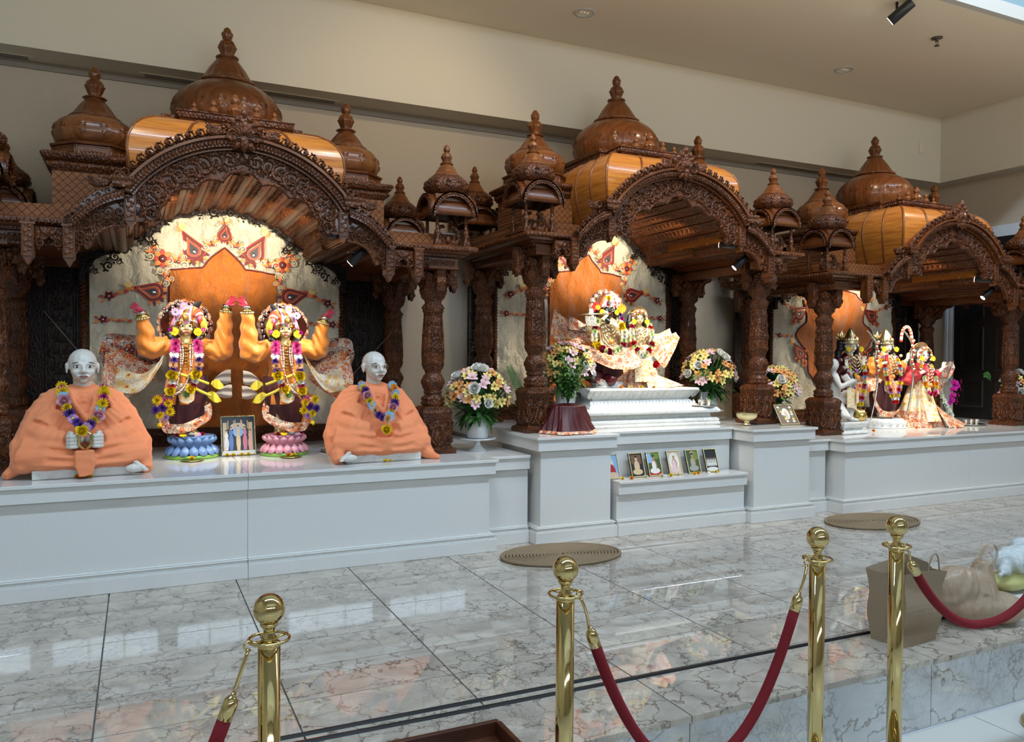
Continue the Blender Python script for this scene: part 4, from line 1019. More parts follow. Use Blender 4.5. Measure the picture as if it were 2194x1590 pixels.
def curtain(label, loc, shape):
    T = thing('backdrop_curtain', label, 'curtain', loc, group='backdrop curtains')
    m = MB(); cut_grid(m, -.865, .865, lambda x: 1.72, .115, 0, 170, 110); m.build('satin_panel', MAT['satin_pearl'], T)
    if shape == 'ogee':
        def top(x):
            a = abs(x)
            if a < .14: return 1.27 + .155 * (1 - (a / .14)) ** .62 * (1 - .25 * math.sin(PI * a / .14) * 0) if a > .0 else 1.425
            return 1.265 + .012 * math.cos((a - .14) * 14)
        xs_ = (-.368, .368); edge = [(-.368, .12)] + [(x, top(x)) for x in [-.368 + .736 * k / 60 for k in range(61)]] + [(.368, .12)]
    else:
        def half(z): return interp([(.1, .25), (.36, .24), (.50, .38), (.72, .40), (.80, .50), (.89, .56), (.97, .50), (1.03, .42), (1.12, .40), (1.24, .44), (1.32, .30), (1.38, .05)], z)[0]
        edge = [(-half(z), z) for z in [.12 + 1.26 * k / 50 for k in range(51)]]; edge += [(-x, z) for x, z in edge[::-1]]
    m = MB()
    if shape == 'ogee': cut_grid(m, -.368, .368, top, .12, -.016, 90, 110, 0)
    else: m.grid(lambda u, v: (lerp(-1, 1, u) * half(.12 + 1.26 * v), -.016 + drape_y(lerp(-1, 1, u) * half(.12 + 1.26 * v), .12 + 1.26 * v, 0), .12 + 1.26 * v), 40, 60)
    m.build('orange_panel', MAT['satin_orange'], T)
    MB().tube([(x, -.020 + drape_y(x, z, 0), z) for x, z in edge], .006, 5).build('piping', MAT['app_maroon'], T)
    def mot(me, x, z, s, a=0, flip=1, nm='applique'):
        o = obj(nm, me, T, (x, -.026, z), rot=(0, -a, 0)); s *= 1.55; o.scale = (s * flip, s, s); return o
    if shape == 'ogee':
        for sg in (-1, 1):
            mot(PAIS, sg * .205, 1.395, .155, sg * -.28, sg); mot(MOT['rosette'], sg * .41, 1.325, .13); mot(MOT['spray'], sg * .31, 1.315, .11, sg * .3); mot(MOT['spray'], sg * .085, 1.445, .10, sg * -.2); mot(MOT['spray'], sg * .395, 1.20, .10, sg * 1.2)
            mot(MOT['spray'], sg * .465, 1.385, .11, sg * -.8)
            mot(MOT['arm'], sg * .55, 1.13, .115, -.38 if sg > 0 else PI + .38 - 0, 1); mot(PAIS, sg * .47, 1.09, .14, sg * 1.15 * -1 + (0 if sg > 0 else 0), sg)
            mot(MOT['arm'], sg * .60, .89, .10, 0 if sg > 0 else PI)
        mot(PAIS, 0, 1.515, .10, 0); mot(MOT['spray'], 0, 1.60, .07)
    else:
        for sg in (-1, 1):
            mot(PAIS, sg * .52, 1.10, .14, sg * 1.2, sg); mot(MOT['arm'], sg * .60, .88, .10, 0 if sg > 0 else PI); mot(PAIS, sg * .50, .70, .14, sg * -.5, sg); mot(MOT['spray'], sg * .50, 1.27, .10, 0)
            mot(MOT['arm'], sg * .55, 1.14, .11, .35 if sg > 0 else PI - .35); mot(MOT['rosette'], sg * .44, .60, .08); mot(MOT['rosette'], sg * .60, 1.02, .07)
            mot(MOT['spray'], sg * .16, 1.47, .11, 0); mot(PAIS, sg * .12, 1.56, .12, 0, sg)
    return T
curtain('pearl satin curtain with orange arch panel behind the two dancing figures', (.572, 6.095, .5875), 'ogee')
curtain('pearl satin curtain with orange arch panel behind the seated couple', (3.57, 6.01, .7115), 'ogee')
curtain('pearl satin curtain with lobed orange panel behind the three crowned figures', (6.59, 6.01, .5905), 'lobed')

# ---- spotlights under the arches
def spotlamp(label, loc, target, e, size=R(62), lamp=True):
    t = thing('spotlight', label, 'spotlight', loc, group='black spotlights under the shrine arches')
    ax = (Vector(target) - Vector(loc)).normalized(); A = ax.to_track_quat('Z', 'Y').to_matrix().to_4x4()
    MB().lathe([(.022, -.11), (.026, -.105), (.028, .02), (.025, .022)], 20, M=A).build('housing', MAT['black_plastic'], t)
    MB().lathe([(.0235, .0225), (.0235, .024)], 20, M=A).build('lens', MAT['lamp_glass'], t)
    m = MB(); m.tube([(0, 0, 0), (0, .0, .05)], .008, 8); m.box(-.03, .03, -.02, .02, .048, .056); m.build('bracket', MAT['black_plastic'], t)
    if lamp:
        l = bpy.data.lights.new('spot', 'SPOT'); l.energy = e; l.color = SPOTC; l.spot_size = size; l.spot_blend = .75; l.shadow_soft_size = .02
        o = bpy.data.objects.new('spot', l); COL.objects.link(o); o.parent = t; o.matrix_local = Matrix.Translation(ax * .03) @ (-ax).to_track_quat('Z', 'Y').to_matrix().to_4x4()
    return t
for cx, cy, cz, nm, c in ((.55, 5.065, .5875, 'left', 1.26), (3.57, 4.97, .7115, 'middle', 1.03), (6.59, 4.97, .5905, 'right', 1.26)):
    spotlamp('black spotlight behind the left arch bracket of the %s shrine' % nm, (cx - .515, cy - .185, cz + 1.445), (cx + .02, cy + 1.0, cz + 1.58), 100, R(58))
    spotlamp('black spotlight under the right arch bracket of the %s shrine' % nm, (cx + .50, cy - .17, cz + 1.395), (cx - .02, cy + 1.0, cz + 1.54), 80, R(58))
    spotlamp('black spotlight above the right column inside the %s shrine' % nm, (cx + .68, cy - .12, cz + 1.25), (cx - .1, cy + .3, cz + .45), 60 if nm == 'left' else 105, R(70))
    spotlamp('added fill spotlight hidden behind the left hanging pier of the %s shrine' % nm, (cx - .585, cy - .17, cz + 1.42), (cx + .1, cy + .3, cz + .45), 60 if nm == 'left' else 105, R(70))  # added lamp, tucked behind the pier for the light it throws
# ================================================================ FIGURES
def head_blob(s, voxel=None, round_=False):
    """head, chin at z = 0, top of skull at z = s, looking towards -y"""
    m = MB(); q = lambda x, y, z: (x * s, y * s, z * s)
    def E(c, r, n=14): m.sph(q(*c), q(*r), n, 9)
    E((0, .06, .60), (.385, .46, .40)); E((0, -.10, .42), (.33, .32, .40)); E((0, -.12, .22), (.28, .27, .20)); E((0, -.33, .075), (.11, .09, .075))
    for x in (-1, 1):
        E((x * .18, -.285, .33), (.125, .11, .13)); E((x * .052, -.435, .325), (.045, .05, .04)); E((x * .405, .05, .45), (.04, .09, .15)); E((x * .42, .08, .50), (.035, .08, .09)); E((x * .405, .02, .33), (.03, .045, .06))
        m.tube([q(x * .27, -.30, .55), q(x * .16, -.385, .575), q(x * .05, -.40, .555)], s * .042, 8)
        E((x * .165, -.345, .475), (.085, .05, .05))
        m.tube([q(x * .10, -.41, .335), q(x * .17, -.375, .27), q(x * .19, -.35, .19)], s * .022, 6)
    m.tube([q(0, -.395, .56), q(0, -.44, .46), q(0, -.495, .345)], [s * .040, s * .048, s * .066], 8); E((0, -.495, .345), (.062, .055, .05))
    E((0, -.405, .205), (.14, .045, .032)); E((0, -.395, .155), (.11, .05, .034)); E((0, -.37, .18), (.17, .07, .08))
    m.tube([q(0, .04, .30), q(0, .08, -.10), q(0, .12, -.55)], [s * .26, s * .245, s * .29], 14)
    return blob(m, voxel or s * .026, 4)
def face_parts(par, M, s, kind='man', lips='lip_brown', big=1.0):
    q = lambda x, y, z: (x * s, y * s, z * s)
    for x in (-1, 1):
        m = MB(); m.sph(q(x * .165, -.372, .478), q(.082 * big, .032, .034 * big), 12, 8, 0); m.sph(q(x * .165, -.392, .478), q(.036 * big, .018, .034 * big), 10, 8, 1)
        m.tube([q(x * (.165 + t * .10 * big), -.392 + abs(t) * .04, .478 + .037 * big - .03 * big * t * t) for t in (-1, -.6, -.2, .2, .6, 1)], s * .011, 5, 1)
        m.build('eye', [MAT['eye_white'], MAT['eye_dark']], par).matrix_local = M
        b = MB(); b.tube([q(x * (.165 + t * .125), -.402 + .05 * t * t * (1 if x * t > 0 else .5) + (.055 if t > .9 else 0), .578 + .022 - .035 * (t - .1) ** 2) for t in (-1, -.6, -.2, .2, .6, 1)], [s * .008, s * .016, s * .019, s * .018, s * .013, s * .006], 6)
        b.build('eyebrow', MAT['brow_grey'] if kind == 'man' else MAT['eye_dark'], par).matrix_local = M
    l = MB()
    l.tube([q(t * .125, -.452 + .035 * t * t, .200 + (.010 if abs(t) > .2 else .004) - .022 * t * t) for t in (-1, -.6, -.25, 0, .25, .6, 1)], [s * .006, s * .018, s * .023, s * .020, s * .023, s * .018, s * .006], 6)
    l.tube([q(t * .10, -.447 + .03 * t * t, .163 + .012 * t * t) for t in (-1, -.5, 0, .5, 1)], [s * .006, s * .022, s * .026, s * .022, s * .006], 6)
    l.build('lips', MAT[lips], par).matrix_local = M
plain('eye_white', (.72, .70, .66), .25); plain('eye_dark', (.012, .010, .010), .3); plain('brow_grey', (.10, .09, .08), .7); plain('lip_brown', (.30, .13, .10), .5); plain('lip_red', (.55, .04, .06), .4)
plain('face_gold', (.88, .70, .34), .30, .75); plain('face_cream', (.86, .76, .58), .32); plain('palm_red', (.55, .03, .07), .35); plain('hair_black', (.008, .008, .009), .45)
t = NT('statue_marble'); n = t.noise(t.co((1, 1, 1)), 9, 4); t.set(base=t.mix(n, (.58, .545, .49), (.70, .665, .61)), rough=.35)

def hand_blob(s, curl=.25, voxel=None, spread=.16):
    """open hand of length s, wrist at origin, fingers towards +z, palm towards -y"""
    m = MB(); q = lambda x, y, z: (x * s, y * s, z * s)
    m.sph(q(0, 0, .24), q(.19, .085, .26), 12, 8); m.sph(q(0, 0, .38), q(.20, .07, .14), 12, 8); m.tube([q(0, 0, -.25), q(0, 0, .1)], [s * .13, s * .14], 10)
    for k, (x, ln) in enumerate(((-.15, .40), (-.05, .47), (.055, .44), (.15, .34))):
        a = (x / .15) * spread; p = Vector(q(x, 0, .42)); pts = [p]; d = 0
        for j, f in enumerate((.45, .32, .23)):
            d += curl * (1.0 if j else .5); p = p + Vector((math.sin(a) * ln * f * s, -math.sin(d) * ln * f * s, math.cos(d) * ln * f * s)); pts.append(p)
        m.tube(pts, [s * .058, s * .054, s * .048, s * .036], 8)
    m.tube([q(-.10, -.02, .10), q(-.25, -.06, .26), q(-.31, -.10, .42), q(-.31, -.13, .50)], [s * .08, s * .066, s * .055, s * .04], 8)
    return blob(m, voxel or s * .032, 2)
def fist_blob(s):
    """closed hand, knuckles towards -y, thumb on top"""
    m = MB(); q = lambda x, y, z: (x * s, y * s, z * s)
    m.sph(q(0, .05, 0), q(.36, .30, .42), 12, 9); m.tube([q(0, .25, 0), q(0, .75, .05)], [s * .26, s * .24], 10)
    for k in range(4):
        z = .30 - k * .20; m.tube([q(.30, -.02, z), q(.22, -.27, z), q(-.02, -.36, z), q(-.22, -.27, z + .01), q(-.28, -.10, z)], [s * .10, s * .115, s * .115, s * .105, s * .09], 8)
    m.tube([q(.30, .05, .40), q(.15, -.18, .50), q(-.08, -.28, .46)], [s * .13, s * .12, s * .10], 8)
    return blob(m, s * .05, 2)
def foldify(b, amp, fn):
    """push vertices along their normals by fn(point) * amp: cloth folds"""
    me = b.mesh('tmp', MAT['robe_orange']); n = len(me.vertices)
    no = np.empty(n * 3); me.vertices.foreach_get('normal', no); no = no.reshape(-1, 3); v = np.array(b.v)
    b.v = [tuple(p) for p in v + no * (amp * fn(v))[:, None]]; bpy.data.meshes.remove(me); return b

def garland(label, par_loc, path, seq, r, depth=None, group='flower garlands', hang=None, rz=0):
    """flower garland as its own thing; seq of (kind, colour, second, scale)"""
    T = thing('flower_garland', label, 'garland', par_loc, rz, group)
    P = spline(path, 60); L = [0]
    for a, b in zip(P, P[1:]): L.append(L[-1] + (b - a).length)
    s_ = 0; i = 0; rnd = random.Random(len(label))
    while s_ < L[-1]:
        k = next((j for j in range(len(L) - 1) if L[j + 1] >= s_), len(L) - 2); f = (s_ - L[k]) / max(L[k + 1] - L[k], 1e-6)
        p = P[k].lerp(P[k + 1], f); tg = (P[k + 1] - P[k]).normalized()
        kind, c, c2, sc = seq[i % len(seq)]
        d = Vector((rnd.uniform(-.35, .35) + tg.x * .1, -1, rnd.uniform(-.1, .45)))
        put(flower(kind, c, c2), T, p, r * sc, d, spin=rnd.uniform(0, 6))
        s_ += r * sc * 1.05; i += 1
    return T

# ---------------------------------------------------------------- two seated marble teachers in orange robes
def seated(label, loc, rz, headturn, sx=1.0, glasses=False, seed=1):
    T = thing('seated_statue', label, 'statue', loc, rz, 'seated marble statues in orange robes')
    H = .188
    # robe: torso, shoulders, covered arms, crossed legs, hanging ends
    m = MB(); E = lambda c, r: m.sph(c, r, 16, 10)
    E((0, .02, .18), (.19, .125, .22)); E((0, .02, .345), (.165, .095, .10)); E((0, .0, .09), (.24, .15, .12)); E((0, -.07, .13), (.23, .10, .10))
    for x in (-1, 1):
        E((x * .135, .02, .355), (.078, .075, .065))
        m.tube([(x * .155, .03, .36), (x * .22, .02, .26), (x * .262, -.03, .15), (x * .28, -.07, .05)], [.068, .085, .095, .09], 12)
        m.tube([(x * .25, -.04, .17), (x * .19, -.12, .15), (x * .09, -.185, .145)], [.085, .070, .048], 12)
        m.tube([(x * .14, .0, .25), (x * .20, -.05, .18)], [.11, .11], 12)
        m.tube([(x * .10, .04, .065), (x * .24, -.05, .07), (x * .325, -.13, .055)], [.10, .09, .066], 12)
        m.tube([(x * .325, -.13, .055), (x * .20, -.205, .05), (-x * .02, -.20, .045)], [.064, .058, .05], 12)
        m.tube([(x * .30, -.10, .10), (x * .18, -.17, .095), (x * .06, -.19, .085)], [.07, .055, .05], 12)
        E((x * .30, -.12, .02), (.078, .085, .05))
        m.tube([(x * .29, -.02, .19), (x * .335, -.06, .11), (x * .35, -.10, .02)], [.045, .05, .03], 8)
        # raised fold ridges sweeping from the shoulder to the lap
        for (p0, p1, p2, r_) in (((.12, -.055, .375), (.19, -.085, .27), (.22, -.13, .18), .016), ((.16, -.04, .365), (.255, -.07, .24), (.28, -.11, .15), .017), ((.19, .0, .34), (.31, -.05, .20), (.34, -.10, .09), .018), ((.30, -.10, .13), (.20, -.20, .125), (.07, -.235, .115), .016), ((.33, -.13, .08), (.20, -.245, .075), (.05, -.25, .06), .015), ((.33, -.15, .03), (.2, -.255, .03), (.03, -.255, .02), .014)):
            m.tube([tuple(q) for q in spline([(x * p0[0], p0[1], p0[2]), (x * p1[0], p1[1], p1[2]), (x * p2[0], p2[1], p2[2])], 7)], [r_ * .5, r_ * .9, r_, r_, r_, r_ * .9, r_ * .5], 8)
    m.sph((0, -.19, .03), (.16, .05, .05), 14, 8)
    if not glasses:
        m.prism([(-.055, .10), (.045, .10), (.052, .03), (.040, -.035), (-.035, -.04), (-.055, .02)], -.285, -.245)
    # collar crossing the chest
    m.tube([(-.075, -.02, .415), (-.05, -.095, .34), (.02, -.135, .24)], .019, 8); m.tube([(.075, -.02, .415), (.06, -.09, .345), (.03, -.125, .26)], .017, 8)
    if glasses:
        m.tube([(.32, -.12, .03), (.37, -.17, -.03), (.385, -.195, -.042)], [.05, .03, .02], 8); m.tube([(-.30, -.14, .03), (-.325, -.20, -.015), (-.325, -.225, -.036)], [.06, .05, .03], 8)
        m.tube([(.30, -.15, .0), (.36, -.21, -.03), (.40, -.235, -.042)], [.05, .028, .015], 8)
    else:
        m.tube([(-.31, -.13, .02), (-.37, -.10, -.015), (-.40, -.13, -.034)], [.04, .035, .025], 8); m.tube([(.31, -.11, .03), (.335, -.16, -.015), (.335, -.20, -.033)], [.05, .045, .03], 8)
    m.v = [(x_ * .90, y_, z_) for x_, y_, z_ in m.v]
    b = blob(m, .0075, 5)
    def folds(v):
        x, y, z = np.abs(v[:, 0]), v[:, 1], v[:, 2]
        ph = np.arctan2(z - .40, x - .03 + .25 * (y + .1)); up = np.clip((z - .10) / .10, 0, 1)
        a = np.sin(19 * ph + 2.2 * np.sin(8 * x + 5 * y + seed) + seed); a2 = np.sin(33 * ph + 3 * np.sin(11 * z + 6 * x))
        lap = np.sin(62 * z + 14 * (x + .7 * y) + 2.6 * np.sin(9 * v[:, 0] + seed)); l2 = np.sin(30 * z - 20 * x + 2 * np.sin(13 * y))
        cre = lambda q: 1 - 2 * np.abs(q) ** .55
        return up * (.75 * cre(a) + .3 * a2) + (1 - up) * (.55 * cre(lap) + .4 * l2)
    foldify(b, .0030, folds)
    b.build('robe', MAT['robe_orange'], T)
    hm = Matrix.Translation((0, -.005, .415 + .028)) @ Matrix.Rotation(headturn, 4, 'Z')
    o = head_blob(H).build('head', MAT['statue_marble'], T); o.matrix_local = hm
    face_parts(T, hm, H, 'man')
    hb = MB(); hb.sph((0, -.14, .29), (.075, .02, .09), 10, 6)
    if not glasses:
        f = fist_blob(.072).mesh('hand', MAT['statue_marble'])
        for x in (-1, 1):
            h = obj('hand', f, T, (x * .050, -.240, .145), rot=(0, 0, x * .5)); h.scale = (1.28 * x, 1.28, 1.28)
        MB().tube([(.0, -.262, .10), (-.030, -.268, .13), (-.028, -.27, .18), (0, -.27, .20), (.028, -.27, .18), (.030, -.268, .13), (.0, -.262, .10)], .010, 8).build('brass_ring', MAT['brass'], T, label='brass cymbals held between the hands')
    m = MB(); fx = .24 if not glasses else -.235
    m.sph((fx, -.245, -.012), (.055, .028, .024), 10, 7)
    for k in range(5): m.sph((fx + (.05 - k * .012) * (1 if fx > 0 else -1), -.262 + k * .003, -.012 + .011 * (k - 1)), (.016, .015, .009 - .0004 * k), 8, 6)
    blob(m, .004, 2).build('foot', MAT['statue_marble'], T)
    if glasses:
        m = MB()
        for x in (-1, 1): m.tube([(x * .165 * H + .075 * H * 1.35 * math.cos(a), -.462 * H, .478 * H + .078 * H * math.sin(a)) for a in [2 * PI * k / 20 for k in range(20)]], .0011, 5, closed=True); m.tube([(x * .27 * H, -.455 * H, .49 * H), (x * .42 * H, -.05 * H, .50 * H)], .001, 4)
        m.tube([(-.06 * H, -.465 * H, .49 * H), (.06 * H, -.465 * H, .49 * H)], .0011, 4); o = m.build('spectacles', MAT['gold'], T); o.matrix_local = hm
    # slab under the figure
    return T
SL = MB(); SL.box(-.24, .24, -.21, .17, 0, .05)
SEATL = (-.272, 4.935, .5875); SEATR = (1.367, 4.925, .5875)
for (x, y, z), rz_, lb in ((SEATL, .095, 'white marble slab under the leftmost seated statue'), (SEATR, .045, 'white marble slab under the seated statue with spectacles')):
    t_ = thing('marble_slab', lb, 'slab', (x, y, z), rz_, 'marble slabs under seated statues'); SL.build('slab', MAT['white_marble'], t_, bevel=.006)
s1_ = seated('seated bald marble statue in orange robe holding cymbals, leftmost on the low plinth', (SEATL[0], SEATL[1], SEATL[2] + .051), .095, 0.02)
s2_ = seated('seated white marble statue in orange robe wearing thin spectacles, beside the right column', (SEATR[0], SEATR[1], SEATR[2] + .051), .045, .20, glasses=True, seed=4)
SEQ1 = [('mum', 'yellow', 'orange', 1), ('mum', 'magenta', 'yellow', .8), ('mum', 'yellow', 'orange', 1.05), ('daisy', 'blue', 'yellow', .9), ('rose', 'pink', 'pink', 1.1), ('marigold', 'yellow', 'yellow', .9), ('mum', 'purple', 'purple', 1.), ('daisy', 'lilac', 'yellow', .9), ('mum', 'purple', 'lilac', .9)]
gp = [(-.10, -.035, .425), (-.098, -.115, .385), (-.085, -.155, .33), (-.05, -.185, .255), (0, -.235, .215), (.05, -.185, .255), (.085, -.155, .33), (.098, -.115, .385), (.10, -.035, .425)]
garland('garland of yellow, pink and purple blossoms on the leftmost seated statue', (SEATL[0], SEATL[1], SEATL[2] + .051), gp, SEQ1 + SEQ1[::-1], .034, rz=.095)
SEQ2 = [('marigold', 'orange', 'yellow', .8), ('daisy', 'blue', 'yellow', 1), ('mum', 'yellow', 'orange', .9), ('mum', 'purple', 'purple', 1.1), ('rose', 'pink', 'pink', 1.05), ('marigold', 'yellow', 'yellow', .9), ('daisy', 'blue', 'orange', 1.15), ('mum', 'peach', 'orange', 1.), ('mum', 'purple', 'blue', .9)]
garland('garland of blue, pink and yellow blossoms on the seated statue with spectacles', (SEATR[0], SEATR[1], SEATR[2] + .051), gp, SEQ2 + SEQ2[::-1], .033, rz=.045)
loose('yellow rose at the bottom of the garland of the leftmost seated statue', (SEATL[0] + .012, SEATL[1] - .285, SEATL[2] + .25), 'rose', 'yellow', .034, d=(0, -1, .5), group=None)
loose('yellow rose at the bottom of the garland of the spectacled statue', (SEATR[0], SEATR[1] - .27, SEATR[2] + .20), 'rose', 'yellow', .036, d=(0, -1, .4), group=None)
# ================================================================ DRESSED DEITIES
plain('turban_pink', (.86, .30, .52), .6); plain('turban_white', (.86, .83, .78), .6); plain('turban_red', (.80, .10, .03), .6); plain('turban_yellow', (.86, .70, .08), .6); t = NT('tulle'); t.set(base=(.80, .74, .64), rough=.95, alpha=.36, spec=.1)
def ribbon(m, pts, w, ax=(0, 0, 1), mat=0, wav=0, n=28, nv=5, bulge=.0):
    """cloth strip along a path; w scalar or list of widths, ax = width direction"""
    P = spline(pts, n); A = Vector(ax).normalized(); W = w if hasattr(w, '__len__') else [w, w]
    def f(u, v):
        i = min(int(u * (n - 1)), n - 2); t = u * (n - 1) - i; p = P[i].lerp(P[i + 1], t)
        k = u * (len(W) - 1); j = min(int(k), len(W) - 2); ww = lerp(W[j], W[j + 1], k - j); q = v - .5
        nrm = (P[i + 1] - P[i]).cross(A); nrm = nrm.normalized() if nrm.length > 1e-6 else Vector((0, 1, 0))
        return p + A * (q * ww) + nrm * (wav * math.sin(9 * q + 11 * u) + bulge * (1 - 4 * q * q))
    m.grid(f, n - 1, nv, mat); return m
def beads(m, pts, r, step, mat=0, alt=None):
    P = spline(pts, 80); acc = 0; i = 0
    for a, b in zip(P, P[1:]):
        acc += (b - a).length
        if acc >= step:
            acc -= step; i += 1; m.sph(b, r, 6, 4, mat if not alt or i % 3 else alt)
def skirt(m, prof, folds, amp, mat=0, matf=None, lean=lambda z: (0, 0), n=72, nz=22, sq=.72):
    z0, z1 = prof[0][0], prof[-1][0]
    def f(u, v):
        z = lerp(z0, z1, v); r = interp(prof, z)[0]; a = 2 * PI * u; k = 1 + amp * (1 - v) * math.sin(folds * a + 2 * math.sin(3 * a)) ; lx, ly = lean(z)
        return (lx + r * k * math.cos(a), ly + r * k * sq * math.sin(a), z)
    m.grid(f, n, nz, mat, cu=True, matf=matf)
def lotus(label, loc, r, h, cols, group='painted lotus pedestals'):
    T = thing('lotus_pedestal', label, 'pedestal', loc, group=group)
    MB().lathe([(r, 0), (r * 1.0, h * .10), (r * .97, h * .16), (.8 * r, h * .18)], 48).build('green_rim', MAT[cols[1]], T)
    core = MB(); core.lathe([(r * .80, h * .14), (r * .70, h * .5), (r * .72, h * .55), (r * .80, h * .9), (r * .84, h * .985), (r * .80, h)], 48); core.build('core', MAT[cols[0]], T)
    for row, (z0, z1, r0, r1, n, off) in enumerate(((h * .16, h * .60, r * .98, r * .70, 16, 0), (h * .60, h * .97, r * .70, r * .86, 16, .2))):
        pm = MB()
        def f(u, v):
            a = (u - .5) * 2; t = v; wd = math.sqrt(max(1 - (2 * t - 1) ** 2, 0)) ** .8 if 0 else (1 - abs(2 * t - .85) ** 2.6 * (.9 if t > .425 else .75))
            rr_ = lerp(r0, r1, t if row else t); rr_ += .02 * math.sin(PI * t) * (1 - a * a) + .004; th = a * PI / n * .98 * max(wd, .02)
            zz = (z1 - (z1 - z0) * (1 - t)) if row else lerp(z0, z1, t)
            return (rr_ * math.cos(th), rr_ * math.sin(th), zz)
        pm.grid(f, 6, 8); me = pm.mesh('petal', MAT[cols[0]])
        for k in range(n): obj('petal', me, T, rot=(0, 0, 2 * PI * (k + off * 2.5) / n))
    return T
def paint(name, a, b, sc=12, rough=.3):
    t = NT(name); n = t.noise(t.co((1, 1, .4)), sc, 3); t.set(base=t.mix(n, a, b), rough=rough); return MAT[name]
paint('lotus_blue', (.06, .14, .34), (.26, .40, .66)); paint('lotus_pink', (.62, .16, .26), (.84, .44, .50)); paint('lotus_green', (.16, .36, .05), (.30, .52, .10)); paint('lotus_cream', (.74, .70, .60), (.82, .79, .72))
lotus('blue painted lotus pedestal under the left dancing figure', (.315, 5.40, .5875), .160, .142, ('lotus_blue', 'lotus_green'))
lotus('pink painted lotus pedestal under the right dancing figure', (.875, 5.33, .5875), .150, .135, ('lotus_pink', 'lotus_green'))

def arm(m, sh, el, wr, r=(.050, .062, .036)):
    P = spline([sh, tuple(lerp(a, b, .5) for a, b in zip(sh, el)), el, tuple(lerp(a, b, .5) for a, b in zip(el, wr)), wr], 13)
    rr_ = [lerp(r[0], r[1], k / 6) if k <= 6 else lerp(r[1], r[2], (k - 6) / 6) for k in range(13)]
    m.tube(P, rr_, 12)
HANDS = {}
def dancer(label, loc, sg, lean):
    """sg = +1: scarf flies to the viewer's left (left figure), -1: mirrored"""
    T = thing('dressed_deity', label, 'statue', loc, group='two dancing figures with raised arms')
    X = lambda x, y, z: (sg * x, y, z)
    H = .130
    # body under the clothes with bare forearms, one surface
    m = MB(); m.sph((0, 0, .42), (.085, .06, .16), 14, 10)
    elL, wrL, elR, wrR = X(-.215, -.03, .565), X(-.245, -.055, .745), X(.215, -.03, .545), X(.240, -.055, .80)
    for el, wr, s_ in ((elL, wrL, -1), (elR, wrR, 1)): m.tube([X(s_ * .08, 0, .575), el, wr], [.03, .03, .02], 8)
    m.tube([(0, 0, .55), (0, -.01, .66)], .035, 10)
    for x in (-1, 1): m.tube([(x * .045, 0, .42), (x * .05, -.02, .2), (x * .035, -.03, .02)], [.05, .04, .028], 10); m.sph((x * .05, -.06, .018), (.026, .055, .018), 8, 6)
    blob(m, .009, 4).build('body', MAT['face_gold'], T)
    hm = Matrix.Translation(X(.0, -.035, .625)) @ Matrix.Rotation(sg * .05, 4, 'Z') @ Matrix.Rotation(-.06, 4, 'X')
    if 'dh' not in HANDS: HANDS['dh'] = head_blob(.130).mesh('head', MAT['face_gold']); HANDS['oh'] = hand_blob(.085, .22).mesh('hand', MAT['palm_red'])
    o = obj('head', HANDS['dh'], T); o.matrix_local = hm; face_parts(T, hm, H, 'deity', 'lip_red', 1.25)
    for wr, an, fx in ((wrL, -.95, 1), (wrR, .75, -1)):
        o = obj('hand', HANDS['oh'], T, (wr[0], wr[1], wr[2] + .028), rot=(.15, an * sg, 0)); o.scale = (fx * sg * 1.12, 1.12, 1.12)
    # sleeves
    for el, wr, s_ in ((elL, wrL, -1), (elR, wrR, 1)):
        m = MB(); arm(m, X(s_ * .07, 0, .575), (el[0], el[1], el[2] - .01), wr, (.055, .070, .034)); b = blob(m, .0065, 3)
        foldify(b, .0045, lambda v: np.sin(70 * (v[:, 2] + .4 * np.abs(v[:, 0])) + 3 * np.sin(30 * v[:, 0]) + 2 * np.sin(40 * v[:, 1])))
        b.build('sleeve', MAT['sleeve_orange'], T)
        m = MB(); d = (Vector(wr) - Vector(el)).normalized(); Mq = Matrix.Translation(wr) @ d.to_track_quat('Z', 'Y').to_matrix().to_4x4()
        m.lathe([(.030, -.012), (.036, -.006), (.036, .006), (.030, .012)], 20, M=Mq)
        for k in range(14): m.sph(Mq @ Vector((.036 * math.cos(k * PI / 7), .036 * math.sin(k * PI / 7), -.012)), .0085, 6, 5, 1)
        m.lathe([(.025, .012), (.029, .018), (.029, .028), (.025, .034)], 18, mat=2, M=Mq)
        m.build('bangle', [MAT['gold'], MAT['pale_gold'], MAT['silver']], T)
    # tunic, skirt panels and patterned hems
    m = MB(); skirt(m, [(.20, .125), (.32, .118), (.42, .092), (.50, .105), (.58, .088), (.625, .030)], 7, .06); m.build('tunic', MAT['sleeve_orange'], T)
    m = MB(); skirt(m, [(.045, .082), (.10, .102), (.20, .122), (.30, .122), (.38, .105)], 6, .13, lean=lambda z: (sg * lean * (z - .2), 0)); m.build('velvet_skirt', MAT['maroon_velvet'], T)
    m = MB()
    ribbon(m, [X(-.145, -.06, .235), X(-.135, -.085, .13), X(-.105, -.10, .045), X(-.06, -.11, .03)], [.05, .055, .05, .05], (.95 * sg, 0, .3), 0, .003)
    ribbon(m, [X(-.10, -.105, .055), X(-.02, -.125, .055), X(.06, -.118, .085), X(.125, -.085, .125)], [.055, .06, .06, .05], (0, 0, 1), 0, .004)
    ribbon(m, [X(.125, -.085, .20), X(.13, -.085, .15), X(.115, -.095, .09), X(.02, -.12, .03)], [.045, .05, .05, .045], (.8 * sg, 0, .5), 0, .003); m.build('patterned_hem', MAT['brocade_red'], T)
    m = MB(); m.grid(lambda u, v: X((u - .5) * .115 * (1 - .25 * v), -.128 - .02 * math.sin(PI * u), .335 - .125 * v * (1 - .15 * (2 * u - 1) ** 2)), 10, 8); m.build('apron_panel', MAT['brocade_cream'], T)
    # big patterned scarf flying to one side
    m = MB()
